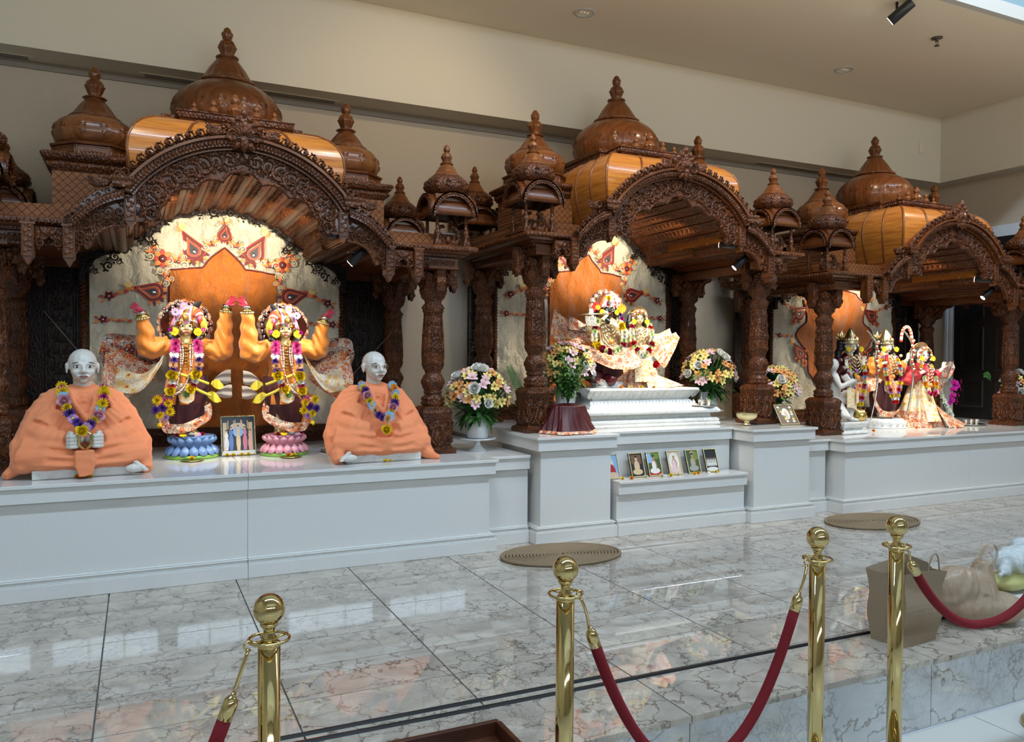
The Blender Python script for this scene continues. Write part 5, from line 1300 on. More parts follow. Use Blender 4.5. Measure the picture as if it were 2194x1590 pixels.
    ribbon(m, [X(-.10, -.03, .60), X(-.16, -.05, .44), X(-.26, -.03, .335), X(-.40, .02, .36)], [.05, .075, .12, .15], (0.25 * sg, 0, 1), 0, .010, 30, 6); m.build('scarf_band', MAT['brocade_cream'], T)
    def wing(x0, x1, zt, zb, zt1, zb1, y0, k):
        g = MB()
        def f(u, v):
            e = .5 + .5 * math.sin(PI * (v - .5)); rr_ = u * (1 + .16 * math.sin(PI * v) + .035 * abs(math.sin(9 * v)))
            x = lerp(x0, x1, rr_); z = lerp(lerp(zt, zt1, u), lerp(zb, zb1, u), e) + .02 * math.sin(PI * u) * (1 if v < .5 else -1)
            return X(x, y0 + .022 * math.sin(8 * v + k) * (.3 + u), z)
        g.grid(f, 20, 30); return g
    wing(-.17, -.42, .41, .36, .56, .20, .05, 0).build('scarf_end', MAT['brocade_red'], T)
    wing(-.14, -.43, .58, .47, .64, .40, .085, 2).build('scarf_end', MAT['brocade_dark'], T)
    # yellow sash with tulle bows on the other side
    m = MB(); m.tube(spline([X(-.06, -.12, .40), X(.04, -.13, .365), X(.13, -.10, .33)], 12), .009, 8)
    m.tube(spline([X(.0, -.13, .335), X(.07, -.135, .29), X(.14, -.10, .255)], 12), .009, 8)
    for (x, z, a, w_) in ((.185, .325, -.3, .075), (.165, .245, -.5, .08)):
        m.grid(lambda u, v, x=x, z=z, a=a, w_=w_: X(x + w_ * (u - .5) * (1.1 - .2 * v), -.085 + .012 * math.sin(9 * u), z + a * w_ * (u - .5) + w_ * .8 * (v - .5) * math.sin(PI * min(max(u, .05), .95)) ** .6), 12, 6)
    m.build('yellow_sash', MAT['yellow_silk'], T)
    m = MB()
    for (x, z, a, w_) in ((.205, .365, .25, .10), (.215, .275, .15, .095)):
        m.grid(lambda u, v, x=x, z=z, a=a, w_=w_: X(x + w_ * (u - .4), -.075 + .007 * math.sin(11 * v + 3 * u), z + a * w_ * (u - .5) + w_ * .75 * (v - .5) * (.2 + math.sin(PI * min(u * 1.05, 1) * .62))), 12, 14)
    m.build('tulle_bow', MAT['tulle'], T)
    # fan behind the head, turban, hair, flowers
    m = MB()
    for k in range(15):
        a = R(-28) + R(236) * k / 14; c_ = (sg * .0 + .135 * math.cos(a), .045, .70 + .135 * math.sin(a))
        m.lathe([(.034, 0), (.034, .006), (.026, .010)], 14, mat=k % 2, M=Matrix.Translation(c_) @ Matrix.Rotation(PI / 2, 4, 'X')); m.sph((c_[0], c_[1] - .012, c_[2]), (.014, .008, .018), 8, 5, 2); m.sph((c_[0] * .72, c_[1] - .004, .70 + (c_[2] - .70) * .72), (.012, .006, .012), 6, 4, 3)
    m.lathe([(.135, 0), (.135, .008)], 40, mat=1, M=Matrix.Translation((0, .055, .70)) @ Matrix.Rotation(PI / 2, 4, 'X'))
    m.build('jewelled_fan', [MAT['brocade_dark'], MAT['brocade_red'], MAT['silver'], MAT['app_orange']], T)
    m = MB(); cols = 0
    for k in range(9):  # wound bands of the turban
        t_ = k / 8; a0 = lerp(-1.05, 1.05, t_)
        pts = [X(.078 * math.sin(a0) * 1.05 - .012, -.085 + .05 * abs(math.sin(a0)), .705 - .018 * abs(a0)), X(.062 * math.sin(a0 * .8) + .01, -.065, .765), X(.045 * math.sin(a0 * .6) + .03, -.01, .81 - .01 * abs(a0)), X(.03, .05, .79)]
        m.tube(spline(pts, 12), [.010, .014, .017, .019, .020, .020, .020, .019, .018, .016, .013, .010], 8, k % 4)
    for k in range(6): # puffed end on one side
        a0 = -.6 + k * .4; m.tube(spline([X(.035 + .012 * k, -.085, .735 + .03 * math.sin(a0 + 1.2)), X(.075 + .006 * k, -.07, .765 - .018 * k + .02), X(.10, -.035, .75 - .022 * k)], 8), [.010, .016, .020, .021, .019, .016, .012, .008], 8, (2, 1, 2, 0, 2, 3)[k])
    m.build('turban', [MAT['turban_pink'], MAT['turban_white'], MAT['turban_red'], MAT['turban_yellow']], T)
    m = MB(); m.grid(lambda u, v: X(-.07 - .055 * math.sin(PI * v) * (1 - u) - .02, -.02 + .06 * u, .80 - .19 * v + .02 * u), 6, 10); m.build('maroon_veil', MAT['maroon_silk'], T)
    m = MB()
    for x in (-1, 1):
        for k in range(5): m.sph((x * (.075 + .016 * math.sin(k * 1.3)), .0 - .01 * k, .665 - .024 * k), (.030, .032, .026), 8, 6)
        m.sph((x * .105, -.015, .575), (.035, .03, .03), 8, 6)
    blob(m, .006, 2).build('hair', MAT['hair_black'], T)
    m = MB(); m.lathe([(.020, 0), (.020, .006), (.013, .010)], 18, M=Matrix.Translation(X(-.004, -.105, .742)) @ Matrix.Rotation(PI / 2, 4, 'X')); m.sph(X(-.004, -.118, .742), (.011, .005, .011), 8, 5, 1)
    for k in range(13): m.sph((sg * 0 + .062 * math.cos(PI * k / 12), -.098 + .02 * abs(math.cos(PI * k / 12)), .715 + .012 * math.sin(PI * k / 12)), .0055, 6, 4, 2)
    m.build('tiara', [MAT['gold'], MAT['app_orange'], MAT['pearl']], T)
    for (x, z, kd, c_, c2, r_) in ((-.068, .655, 'daisy', 'yellow', 'yellow', .030), (.068, .655, 'daisy', 'yellow', 'yellow', .030), (-.062, .775, 'daisy', 'lilac', 'green', .028), (-.012, .815, 'daisy', 'lilac', 'yellow', .028), (-.088, .665, 'mum', 'magenta', 'white', .016), (.098, .668, 'daisy', 'magenta', 'yellow', .016)):
        put(flower(kd, c_, c2), T, X(x, -.105 if abs(x) > .02 else -.095, z), r_, (0, -1, .1))
    m = MB(); m.leaf(lambda u, v, h: X(u, -.02 - h, v), .04, .80, .075, .75, .3, .006); m.build('peacock_feather', MAT['hair_black'], T)
    # necklaces
    m = MB()
    for q, (dx, zb, al) in enumerate(((.030, .19, 1), (.038, .165, 0), (.024, .23, 0), (.034, .205, 1))):
        xe = -.17 if q != 2 else -.10
        beads(m, [X(-dx, -.085, .59), X(-dx * .8, -.115, .50), X(-.045, -.135, .37), X(xe * .7, -.135, .28 - .02 * (q % 2)), X(xe, -.12, zb + .06)], .0058, .0118, al, None)
        beads(m, [X(dx, -.085, .59), X(dx * .9, -.118, .50), X(.02, -.14, .40), X(-.03, -.145, .31 - .01 * q), X(xe * .8, -.138, zb + .045)], .0058, .0118, al, None)
    for k in range(9): beads(m, [X(-.012, -.10, .585 - .02 * k), X(.0, -.112, .58 - .02 * k), X(.012, -.10, .585 - .02 * k)], .0062, .012, 2)
    for rr_ in (.040, .050): m.tube([(rr_ * math.sin(a), -.055 - rr_ * .9 * math.cos(a), .60 - .02 * math.cos(a)) for a in [-1.5 + 3. * k / 12 for k in range(13)]], .006, 6, 2)
    m.build('bead_necklaces', [MAT['pearl'], MAT['bead_copper'], MAT['gold']], T)
    return T
GA = [('mum', 'hotpink', 'hotpink', 1.2), ('mum', 'hotpink', 'hotpink', 1.1), ('daisy', 'white', 'white', 1.), ('mum', 'purple', 'purple', .9), ('mum', 'peach', 'orange', .95), ('mum', 'purple', 'purple', .95), ('rose', 'yellow', 'yellow', 1.25), ('mum', 'white', 'white', .8), ('mum', 'crimson', 'crimson', .9), ('rose', 'yellow', 'yellow', 1.1), ('daisy', 'green', 'green', .8)]
DA, DB = (.275, 5.40, .728), (.872, 5.33, .7215)
dancer('golden faced dancing figure with orange sleeves on the blue lotus pedestal', DA, 1, .15)
dancer('golden faced dancing figure with orange sleeves on the pink lotus pedestal', DB, -1, .15)
for (x, y, z), sg, nm in ((DA, 1, 'blue'), (DB, -1, 'pink')):
    X = lambda a, b, c: (sg * a, b, c)
    garland('flower garland hanging round the neck of the figure on the %s lotus' % nm, (x, y, z), [X(-.062, -.085, .58), X(-.072, -.125, .48), X(-.078, -.135, .40), X(-.085, -.145, .33), X(-.10, -.15, .25), X(-.135, -.145, .19)], GA, .032)
    garland('second strand of the flower garland of the figure on the %s lotus' % nm, (x, y, z), [X(.066, -.085, .58), X(.074, -.125, .48), X(.06, -.145, .39), X(.03, -.155, .31), X(-.02, -.158, .25)], GA, .032)
    T = thing('flower_spray', 'drooping spray of yellow and purple blossoms by the knee on the %s lotus' % nm, 'flowers', (x, y, z), group='flower sprays by the knees')
    for k, (a, c, kd, cl, c2, r_) in enumerate(((-.165, .235, 'mum', 'yellow', 'yellow', .034), (-.135, .185, 'mum', 'purple', 'purple', .032), (-.105, .215, 'mum', 'yellow', 'orange', .033), (-.15, .145, 'mum', 'yellow', 'yellow', .032), (-.095, .165, 'mum', 'yellow', 'palegreen', .034), (-.175, .175, 'mum', 'purple', 'lilac', .030), (-.12, .13, 'mum', 'lilac', 'purple', .026), (-.15, .095, 'bud', 'yellow', 'orange', .022))):
        put(flower(kd, cl, c2), T, X(a, -.165, c), r_, (sg * -.25, -1, -.1 if kd != 'bud' else -.9), spin=k)
    for k, (a, kd, cl, r_) in enumerate(((-.02, 'daisy', 'yellow', .024), (.025, 'rose', 'white', .020), (.06, 'daisy', 'lilac', .03), (-.055, 'mum', 'crimson', .018), (.095, 'mum', 'crimson', .018))):
        loose('%s blossom by the feet on the %s lotus pedestal' % ({'daisyyellow': 'yellow daisy', 'rosewhite': 'white rose', 'daisylilac': 'lilac daisy', 'mumcrimson': 'crimson'}[kd + cl] + (' one at the right edge, a' if a > .09 else ''), nm), (x + a, y - .125 + .3 * abs(a), z + .012), kd, cl, r_, d=(0, -.5, 1), group='blossoms at the feet on the %s lotus' % nm)
# ================================================================ MIDDLE SHRINE: marble throne and seated couple
T = thing('marble_throne', 'stepped white marble throne with lotus petal slab inside the middle shrine', 'throne', (3.57, 4.957, .7115))
hw, dp = .63, .80
for nm, prof in (('step', [(.004, 0), (.0, .006), (0, .018), (.006, .024)]), ('step', [(.012, .024), (.006, .030), (.006, .044), (.014, .052), (.022, .056)]), ('recess', [(.06, .056), (.06, .092)]), ('step', [(.05, .092), (.01, .096), (.0, .104), (.0, .118), (.008, .124), (.012, .132), (.02, .138)])):
    MB().rloft(prof, -hw, hw, 0, dp).build(nm, MAT['white_marble'], T, bevel=.002)
m = MB(); m.rloft([(.115, .138), (.118, .150), (.14, .165), (.165, .185), (.178, .20), (.178, .206)], -hw, hw, 0, dp)
for sgx in range(-15, 16):
    m.leaf(lambda u, v, h: (u, .128 + (v - .145) * .55 - h, v), sgx * .032, .196, .052, -PI / 2, .3, .010)
m.build('petal_band', MAT['white_marble'], T)
m = MB(); m.rloft([(.178, .206), (.165, .222), (.14, .25), (.122, .268), (.118, .274), (.122, .288), (.130, .290)], -hw, hw, 0, dp); sl_ = m.build('lotus_slab', MAT['white_marble'], T)
m = MB()
for k in range(-9, 10):
    mq = lambda u, v, h: (u, .178 - (v - .206) * .88 - h, v)
    x = k * .054; m.band(mq, [(x - .022, .272), (x - .024, .245), (x - .014, .222), (x, .212), (x + .014, .222), (x + .024, .245), (x + .022, .272)], .005, .007); m.leaf(mq, x, .215, .055, PI / 2, .34, .006)
for k in range(0, 10):
    for sg in (-1, 1):
        mq = (lambda sg: lambda u, v, h: (sg * (hw - .178 + (v - .206) * .88 + h), u, v))(sg); x = .17 + k * .054
        m.leaf(mq, x, .213, .062, PI / 2, .36, .008)
m.build('slab_petals', MAT['white_marble'], sl_)

def small_lotus(label, loc, r, h, mat='white_marble'):
    t_ = thing('lotus_pedestal', label, 'pedestal', loc); m = MB(); m.lathe([(r, 0), (r, h * .12), (r * .92, h * .2), (r * .98, h * .5), (r * .88, h * .88), (r * .84, h)], 48); m.build('core', MAT[mat], t_)
    mp = lambda u, v, h_: ((r * .95 + h_) * math.cos(u / r), (r * .95 + h_) * math.sin(u / r), v); n = 18
    for k in range(n):
        q = MB(); q.leaf(mp, 2 * PI * r * k / n, h * .9, h * .72, -PI / 2, .42, .012); q.build('petal', MAT[mat], t_)
    return t_
if 'cream' not in HANDS: HANDS['cream'] = head_blob(.118).mesh('head', MAT['face_cream']); HANDS['dark'] = head_blob(.118).mesh('head', MAT['hair_black']); HANDS['chand'] = hand_blob(.08, .2).mesh('hand', MAT['face_cream'])
HANDS['headgold'] = head_blob(.118).mesh('head', MAT['face_gold'])
def deity(label, loc, rz=0, head='cream', skin='face_cream', top='red_silk', bottom='maroon_velvet', hem='brocade_red', gown=False, crown='gold', armpose='fold', group=None, sc=1.0, headturn=0, hairlong=True, back=True):
    """standing dressed figure; chin at .625, feet at 0"""
    T = thing('dressed_deity', label, 'statue', loc, rz, group, sc=sc); H = .118
    m = MB(); m.sph((0, 0, .42), (.085, .06, .16), 14, 10); m.tube([(0, 0, .55), (0, -.01, .66)], .035, 10)
    if armpose == 'fold': aL = [(-.09, 0, .57), (-.155, -.02, .45), (-.10, -.13, .50)]; aR = [(.09, 0, .57), (.155, -.02, .45), (.06, -.13, .53)]
    elif armpose == 'bless': aL = [(-.09, 0, .57), (-.16, -.02, .44), (-.06, -.14, .54)]; aR = [(.09, 0, .57), (.17, .0, .46), (.20, -.08, .56)]
    elif armpose == 'flute': aL = [(-.09, 0, .57), (-.17, -.06, .50), (-.16, -.12, .62)]; aR = [(.09, 0, .57), (.13, -.06, .47), (-.06, -.14, .60)]
    for a in (aL, aR): m.tube(a, [.034, .030, .020], 8)
    for x in (-1, 1): m.tube([(x * .045, 0, .42), (x * .05, -.01, .2), (x * .04, -.02, .02)], [.05, .04, .028], 10); m.sph((x * .045, -.05, .018), (.026, .055, .018), 8, 6)
    blob(m, .009, 4).build('body', MAT[skin], T)
    hm = Matrix.Translation((0, -.035, .625)) @ Matrix.Rotation(headturn, 4, 'Z'); o = obj('head', HANDS[head if head != 'gold' else 'headgold'], T); o.matrix_local = hm
    if head == 'dark':
        for n_ in ('eye_white',): pass
    face_parts(T, hm, H, 'deity', 'lip_red', 1.25)
    for a, fx in ((aL, 1), (aR, -1)):
        d = Vector(a[2]) - Vector(a[1]); o = obj('hand', HANDS['oh'] if armpose == 'bless' and fx == 1 else HANDS['chand'], T); o.matrix_local = Matrix.Translation(a[2]) @ Matrix.Rotation(.0 if fx == 1 else -.4, 4, 'Z') @ Matrix.Rotation(-.25 * fx, 4, 'Y') @ Matrix.Scale(fx, 4, (1, 0, 0)) @ Matrix.Scale(1.0, 4)
        m = MB(); arm(m, a[0], a[1], tuple(lerp(p, q, .75) for p, q in zip(a[1], a[2])), (.05, .052, .03)); b = blob(m, .0075, 3); foldify(b, .004, lambda v: np.sin(80 * (v[:, 2] + .5 * v[:, 0]))); b.build('sleeve', MAT[top], T)
    m = MB(); skirt(m, [(.28, .115), (.42, .092), (.50, .105), (.58, .088), (.625, .030)], 7, .05); m.build('tunic', MAT[top], T)
    if gown:
        m = MB(); skirt(m, [(0, .255), (.02, .250), (.12, .205), (.26, .150), (.40, .105), (.46, .092)], 11, .10, matf=lambda u, v: 1 if v < .34 else 0, n=110, nz=30); m.build('gown', [MAT['brocade_cream'], MAT[hem]], T)
        m = MB(); m.grid(lambda u, v: ((u - .5) * (.10 + .06 * (1 - v)), -.082 - .115 * (1 - v) ** 1.3 - .015 * math.sin(PI * u), .06 + .36 * v), 8, 14); m.build('gown_panel', MAT['brocade_cream'], T)
    else:
        m = MB(); skirt(m, [(.055, .10), (.10, .12), (.20, .135), (.30, .125), (.36, .10)], 6, .12); m.build('velvet_skirt', MAT[bottom], T)
        m = MB(); ribbon(m, [(-.14, -.05, .25), (-.13, -.085, .13), (-.08, -.11, .055), (.03, -.125, .05), (.12, -.09, .10)], [.045, .05, .05, .055, .05], (.3, 0, 1), 0, .004, 34); m.build('patterned_hem', MAT[hem], T)
        m = MB(); m.grid(lambda u, v: ((u - .5) * .15, -.12 - .02 * math.sin(PI * u), .36 - .13 * v * (1 - .3 * (2 * u - 1) ** 2)), 10, 8); m.build('apron_panel', MAT['brocade_red'], T)
    m = MB()
    if crown == 'gold':
        m.lathe([(.060, .70), (.066, .712), (.062, .728), (.056, .745), (.044, .775), (.034, .80), (.02, .825), (.012, .84), (.0, .855)], 24, (0, -.03, 0), mod=lambda t, k: 1 + .08 * abs(math.sin(6 * t)))
        for k in range(18): a = 2 * PI * k / 18; m.leaf(lambda u, v, h, a=a: ((.064 + h) * math.cos(a + u / .06), -.03 + (.064 + h) * math.sin(a + u / .06), v), 0, .715, .045, PI / 2, .35, .008, 0); m.sph((.066 * math.cos(a), -.03 + .066 * math.sin(a), .71), .006, 6, 4, 1)
        for k in range(5): m.leaf(front(.088), 0, .725, .10 - .012 * abs(k - 2), PI / 2 + (k - 2) * .5, .22, .012, k % 2 * 2)
        m.sph((0, -.10, .76), (.009, .007, .013), 8, 5, 3)
        m.build('crown', [MAT['pale_gold'], MAT['pearl'], MAT['gold'], MAT['app_red']], T)
    elif crown == 'veil':
        for k in range(15): a = PI * (-.12 + 1.24 * k / 14); m.sph((.072 * math.cos(a), -.075, .675 + .085 * math.sin(a)), .012, 7, 5, k % 2)
        for k in range(9): a = PI * (.1 + .8 * k / 8); m.sph((.058 * math.cos(a), -.095, .69 + .06 * math.sin(a)), .008, 6, 4, 2)
        m.build('pearl_tiara', [MAT['pearl'], MAT['app_red'], MAT['gold']], T)
        m = MB(); m.grid(lambda u, v: (.105 * math.cos(PI * (1.15 - 1.3 * u)) * (1 + .9 * max(v - .45, 0)), .02 + .05 * v - .05 * math.sin(PI * u) * (1 - v), .70 + .115 * math.sin(PI * (1.15 - 1.3 * u)) * (1 - .2 * v) - .5 * max(v - .35, 0)), 20, 14); m.build('veil', MAT['brocade_cream' if gown else 'brocade_red'], T)
    m = MB()
    for x in (-1, 1):
        for k in range(6 if hairlong else 4): m.sph((x * (.072 + .007 * k), .01 - .008 * (k % 3), .715 - .03 * k), (.036, .034, .030), 8, 6)
    m.sph((0, .03, .70), (.062, .06, .07), 10, 7)
    blob(m, .007, 3).build('hair', MAT['hair_black'], T)
    m = MB()
    for q in range(5):
        w_ = .028 + .012 * q; zb = .56 - .032 * q
        beads(m, [(-w_, -.075, .60), (-w_ * .9, -.115, lerp(.60, zb, .6)), (0, -.13, zb), (w_ * .9, -.115, lerp(.60, zb, .6)), (w_, -.075, .60)], .0068, .0135, 0, 1)
    m.sph((0, -.145, .40), (.02, .014, .022), 8, 6, 2)
    m.build('bead_necklaces', [MAT['gold'], MAT['pearl'], MAT['app_orange']], T)
    for x in (-.066, .066): put(flower('daisy', 'yellow', 'yellow'), T, (x, -.10, .655), .029, (0, -1, .1))
    return T
def fan_wing(T, pts, mat, nm='scarf_end'):
    """patterned cloth spread between two edge curves"""
    A, B = spline(pts[0], 24), spline(pts[1], 24); m = MB()
    def f(u, v):
        i = min(int(u * 22.999), 22); t = u * 23 - i; a = A[i].lerp(A[i + 1], t); b = B[i].lerp(B[i + 1], t); p = a.lerp(b, v); p.y += .012 * math.sin(13 * u + 5 * v) * v; p.z += .008 * abs(math.sin(14 * u)) * (1 if v > .95 else 0); return p
    m.grid(f, 46, 12); return m.build(nm, MAT[mat], T)
small_lotus('small white lotus pedestal on the throne slab under the flute player', (3.345, 5.30, 1.003), .125, .06)
K = (3.345, 5.30, 1.0)
tk = deity('dark faced figure playing a flute, bright turban, left of the couple on the throne', K, -.30, head='dark', skin='hair_black', top='brocade_cream', bottom='maroon_velvet', crown='none', armpose='flute', sc=.90)
# wide patterned skirt fan, scarf, turban, flute
fan_wing(tk, [[(-.16, -.06, .36), (-.05, -.11, .33), (.06, -.12, .33), (.2, -.08, .36), (.36, -.02, .38)], [(-.27, -.10, .38), (-.17, -.17, .24), (.03, -.20, .16), (.24, -.17, .18), (.42, -.08, .30)]], 'brocade_red', 'skirt_fan')
fan_wing(tk, [[(-.10, .0, .52), (-.22, -.02, .55), (-.36, .02, .60), (-.46, .04, .68)], [(-.10, -.03, .40), (-.24, -.05, .38), (-.38, .0, .36), (-.50, .04, .46)]], 'brocade_red'); fan_wing(tk, [[(-.08, -.06, .52), (-.2, -.06, .55), (-.34, -.02, .63)], [(-.08, -.08, .47), (-.2, -.09, .48), (-.35, -.03, .50)]], 'brocade_dark')
m = MB()
for k in range(8):
    a0 = lerp(-1.0, 1.0, k / 7); m.tube(spline([(.085 * math.sin(a0), -.075 + .04 * abs(a0), .70), (.07 * math.sin(a0 * .8) + .012, -.05, .765), (.05 * math.sin(a0 * .6) + .025, .01, .80), (.03, .05, .77)], 10), [.014, .018, .020, .021, .021, .020, .018, .016, .013, .01], 8, k % 3)
for k in range(11):
    a = R(-20) + R(220) * k / 10; m.sph((.13 * math.cos(a), .04, .71 + .13 * math.sin(a)), (.032, .014, .032), 8, 5, 3); m.sph((.13 * math.cos(a), .026, .71 + .13 * math.sin(a)), (.012, .006, .016), 6, 4, 4)
for k in range(26): m.sph((.04 + .05 * math.sin(k * .5), -.09, .69 + .005 * k), .007, 6, 4, 4)
m.build('turban', [MAT['turban_red'], MAT['turban_white'], MAT['turban_pink'], MAT['brocade_dark'], MAT['pearl']], tk)
for k in range(26):
    a = PI * .35 + PI * 1.3 * k / 25; put(flower('daisy', 'red', 'orange'), tk, (-.115, -.075, .70), .048, (-.2, -1, .1)) if k == 0 else None
for (x, z, kd, c_, c2, r_) in ((-.112, .695, 'daisy', 'orange', 'orange', .026), (.10, .685, 'daisy', 'orange', 'yellow', .045), (-.02, .775, 'rose', 'yellow', 'yellow', .026), (.085, .635, 'rose', 'purple', 'purple', .018), (.10, .60, 'rose', 'magenta', 'purple', .018), (.03, .57, 'mum', 'white', 'white', .022)): put(flower(kd, c_, c2), tk, (x, -.115, z), r_, (0, -1, .1))
m = MB()
for sg in (-1, 1):
    for k in range(7): m.sph((sg * (.012 + .0065 * k), -.085 + .0016 * k * k * .5, .708 - .0016 * (k - 2) ** 2), .0036, 6, 4)
    for k in range(4): m.sph((sg * (.028 + .005 * k), -.078, .662 + .003 * k), .003, 6, 4)
for k in range(6): m.sph((0, -.088 - .001 * k, .735 - .009 * k), .0032, 6, 4)
m.build('face_paint', MAT['pearl'], tk)
m = MB(); m.tube([(-.30, -.17, .628), (-.02, -.145, .640)], .0085, 10)
for k in range(8): beads(m, [(-.23 + .012 * k, -.16, .62), (-.225 + .012 * k, -.165, .56), (-.21 + .012 * k, -.16, .53)], .006, .011, 1)
m.build('flute', [MAT['pale_gold'], MAT['pearl']], tk)
m = MB(); m.tube(spline([(-.02, -.08, .10), (.0, -.15, .05), (.02, -.16, .10)], 8), .035, 8); m.sph((-.12, -.06, .10), (.10, .06, .06), 10, 7, 0); m.build('crossed_leg_cloth', MAT['maroon_silk'], tk)
KQ = [('mum', 'palegreen', 'cream', 1.1), ('mum', 'cream', 'cream', 1.1), ('rose', 'crimson', 'crimson', 1.0), ('mum', 'palegreen', 'cream', 1.1), ('mum', 'white', 'white', 1.), ('mum', 'cream', 'palegreen', 1.1), ('mum', 'yellow', 'yellow', .9), ('rose', 'yellow', 'yellow', 1.2), ('rose', 'crimson', 'crimson', 1.2), ('mum', 'palegreen', 'white', .9), ('rose', 'crimson', 'red', 1.0), ('mum', 'cream', 'cream', 1.)]
garland('cream and crimson garland round the flute player on the throne', K, [(-.10, -.07, .52), (-.13, -.12, .43), (-.135, -.15, .35), (-.09, -.18, .30), (-.01, -.19, .28), (.07, -.18, .32), (.10, -.15, .42), (.085, -.09, .50)], KQ, .030, rz=-.30)
Cn = (3.635, 5.30, 1.0)
tc = deity('golden faced consort in cream patterned gown, right of the couple on the throne', Cn, -.30, head='gold', skin='face_gold', top='brocade_cream', hem='brocade_red', gown=True, crown='veil', armpose='fold', sc=.80, hairlong=False)
fan_wing(tc, [[(.10, .0, .54), (.20, .0, .50), (.32, .03, .52), (.42, .05, .56)], [(.10, .0, .42), (.19, -.02, .28), (.30, .0, .20), (.46, .05, .50)]], 'brocade_red'); fan_wing(tc, [[(.10, .03, .56), (.22, .03, .54), (.36, .06, .60)], [(.10, .03, .5), (.24, .03, .49), (.38, .06, .53)]], 'brocade_cream')
fan_wing(tc, [[(.02, -.10, .20), (.14, -.10, .14), (.26, -.08, .10)], [(.04, -.23, .0), (.26, -.20, .0), (.46, -.10, .02)]], 'brocade_red', 'gown_train')
CQ = [('mum', 'palegreen', 'cream', 1.), ('rose', 'crimson', 'crimson', 1.), ('mum', 'cream', 'cream', 1.), ('mum', 'white', 'white', 1.), ('mum', 'palegreen', 'palegreen', .9), ('mum', 'cream', 'cream', 1.1), ('rose', 'red', 'red', 1.)]
garland('cream and red garland round the consort on the throne', Cn, [(-.075, -.08, .50), (-.085, -.13, .42), (-.075, -.16, .33), (-.01, -.185, .25), (.06, -.165, .33), (.075, -.13, .42), (.07, -.08, .50)], CQ, .027, rz=-.30)
loose('single large red rose hanging at the knees of the consort', (Cn[0] + .03, Cn[1] - .20, Cn[2] + .185), 'rose', 'red', .036, d=(0, -1, .1), group=None)

# ================================================================ RIGHT SHRINE: three crowned figures and a kneeling one
G3 = 'three crowned figures in the right shrine'
SQ3 = [('mum', 'pink', 'pink', 1.), ('marigold', 'red', 'red', 1.), ('mum', 'lilac', 'lilac', .9), ('marigold', 'yellow', 'yellow', 1.1), ('mum', 'white', 'white', .9), ('marigold', 'red', 'orange', 1.), ('mum', 'blue', 'blue', .9), ('mum', 'peach', 'peach', .9), ('mum', 'palegreen', 'palegreen', .9), ('mum', 'crimson', 'crimson', 1.), ('mum', 'magenta', 'lilac', .9), ('mum', 'yellow', 'yellow', 1.2)]
SQR = [('marigold', 'yellow', 'yellow', 1.), ('mum', 'white', 'white', .9), ('mum', 'hotpink', 'crimson', 1.), ('mum', 'crimson', 'crimson', 1.1), ('mum', 'palegreen', 'palegreen', 1.), ('mum', 'white', 'palegreen', .9), ('marigold', 'orange', 'orange', 1.2)]
ZR = .5905
def gar(nm, p, w_, zb, seq, rz, sc=1.0, r=.028):
    for sg, sd in ((-1, 'left'), (1, 'right')):
        garland('%s half of the garland on %s' % (sd, nm), p, [(sg * w_ * sc, -.085 * sc, .575 * sc), (sg * (w_ + .008) * sc, -.13 * sc, .47 * sc), (sg * w_ * .9 * sc, -.15 * sc, .36 * sc), (sg * w_ * .45 * sc, -.165 * sc, lerp(.36, zb, .6) * sc), (sg * .012, -.175 * sc, zb * sc)], seq, r, rz=rz)
small_lotus('round white lotus pedestal under the middle crowned figure', (6.42, 5.27, ZR), .215, .085); small_lotus('round white lotus pedestal under the left crowned figure', (5.985, 5.30, ZR), .17, .07)
PL, PM, PR = (5.985, 5.30, ZR + .07), (6.42, 5.27, ZR + .085), (6.835, 5.20, ZR)
tl = deity('left crowned figure with pale face, maroon cloth and long garland', PL, -.20, head='cream', top='maroon_silk', bottom='maroon_velvet', crown='gold', armpose='fold', group=G3, sc=1.02, headturn=.0); gar('the left crowned figure', PL, .075, .16, SQ3, -.20)
tm = deity('middle crowned figure with raised red palm and orange sleeves', PM, -.22, head='cream', top='sleeve_orange', bottom='maroon_velvet', crown='gold', armpose='bless', group=G3, sc=1.0, headturn=.05); gar('the middle crowned figure', PM, .075, .15, SQ3[2:] + SQ3[:2], -.22)
tr = deity('right figure in long cream patterned gown and pearl veil', PR, -.15, head='cream', top='red_silk', gown=True, crown='veil', armpose='bless', group=G3, sc=1.0, headturn=.0); gar('the gowned right figure', PR, .062, .30, SQR, -.15, r=.027)
fan_wing(tm, [[(-.10, .0, .46), (-.2, -.02, .42), (-.28, .0, .36)], [(-.08, -.08, .36), (-.18, -.10, .26), (-.27, -.04, .24)]], 'brocade_red')
fan_wing(tr, [[(.10, .0, .56), (.22, .0, .53), (.38, .03, .62), (.46, .04, .64)], [(.12, .0, .40), (.22, -.01, .30), (.34, .02, .38), (.47, .04, .56)]], 'brocade_dark'); fan_wing(tr, [[(.09, .02, .60), (.18, .02, .54), (.28, .04, .55)], [(.10, .02, .54), (.18, .02, .48), (.30, .04, .50)]], 'cream_silk')
fan_wing(tr, [[(.08, -.12, .22), (.22, -.10, .14), (.3, -.05, .12)], [(.10, -.26, .0), (.32, -.22, .0), (.47, -.10, .02)]], 'brocade_red', 'gown_train')
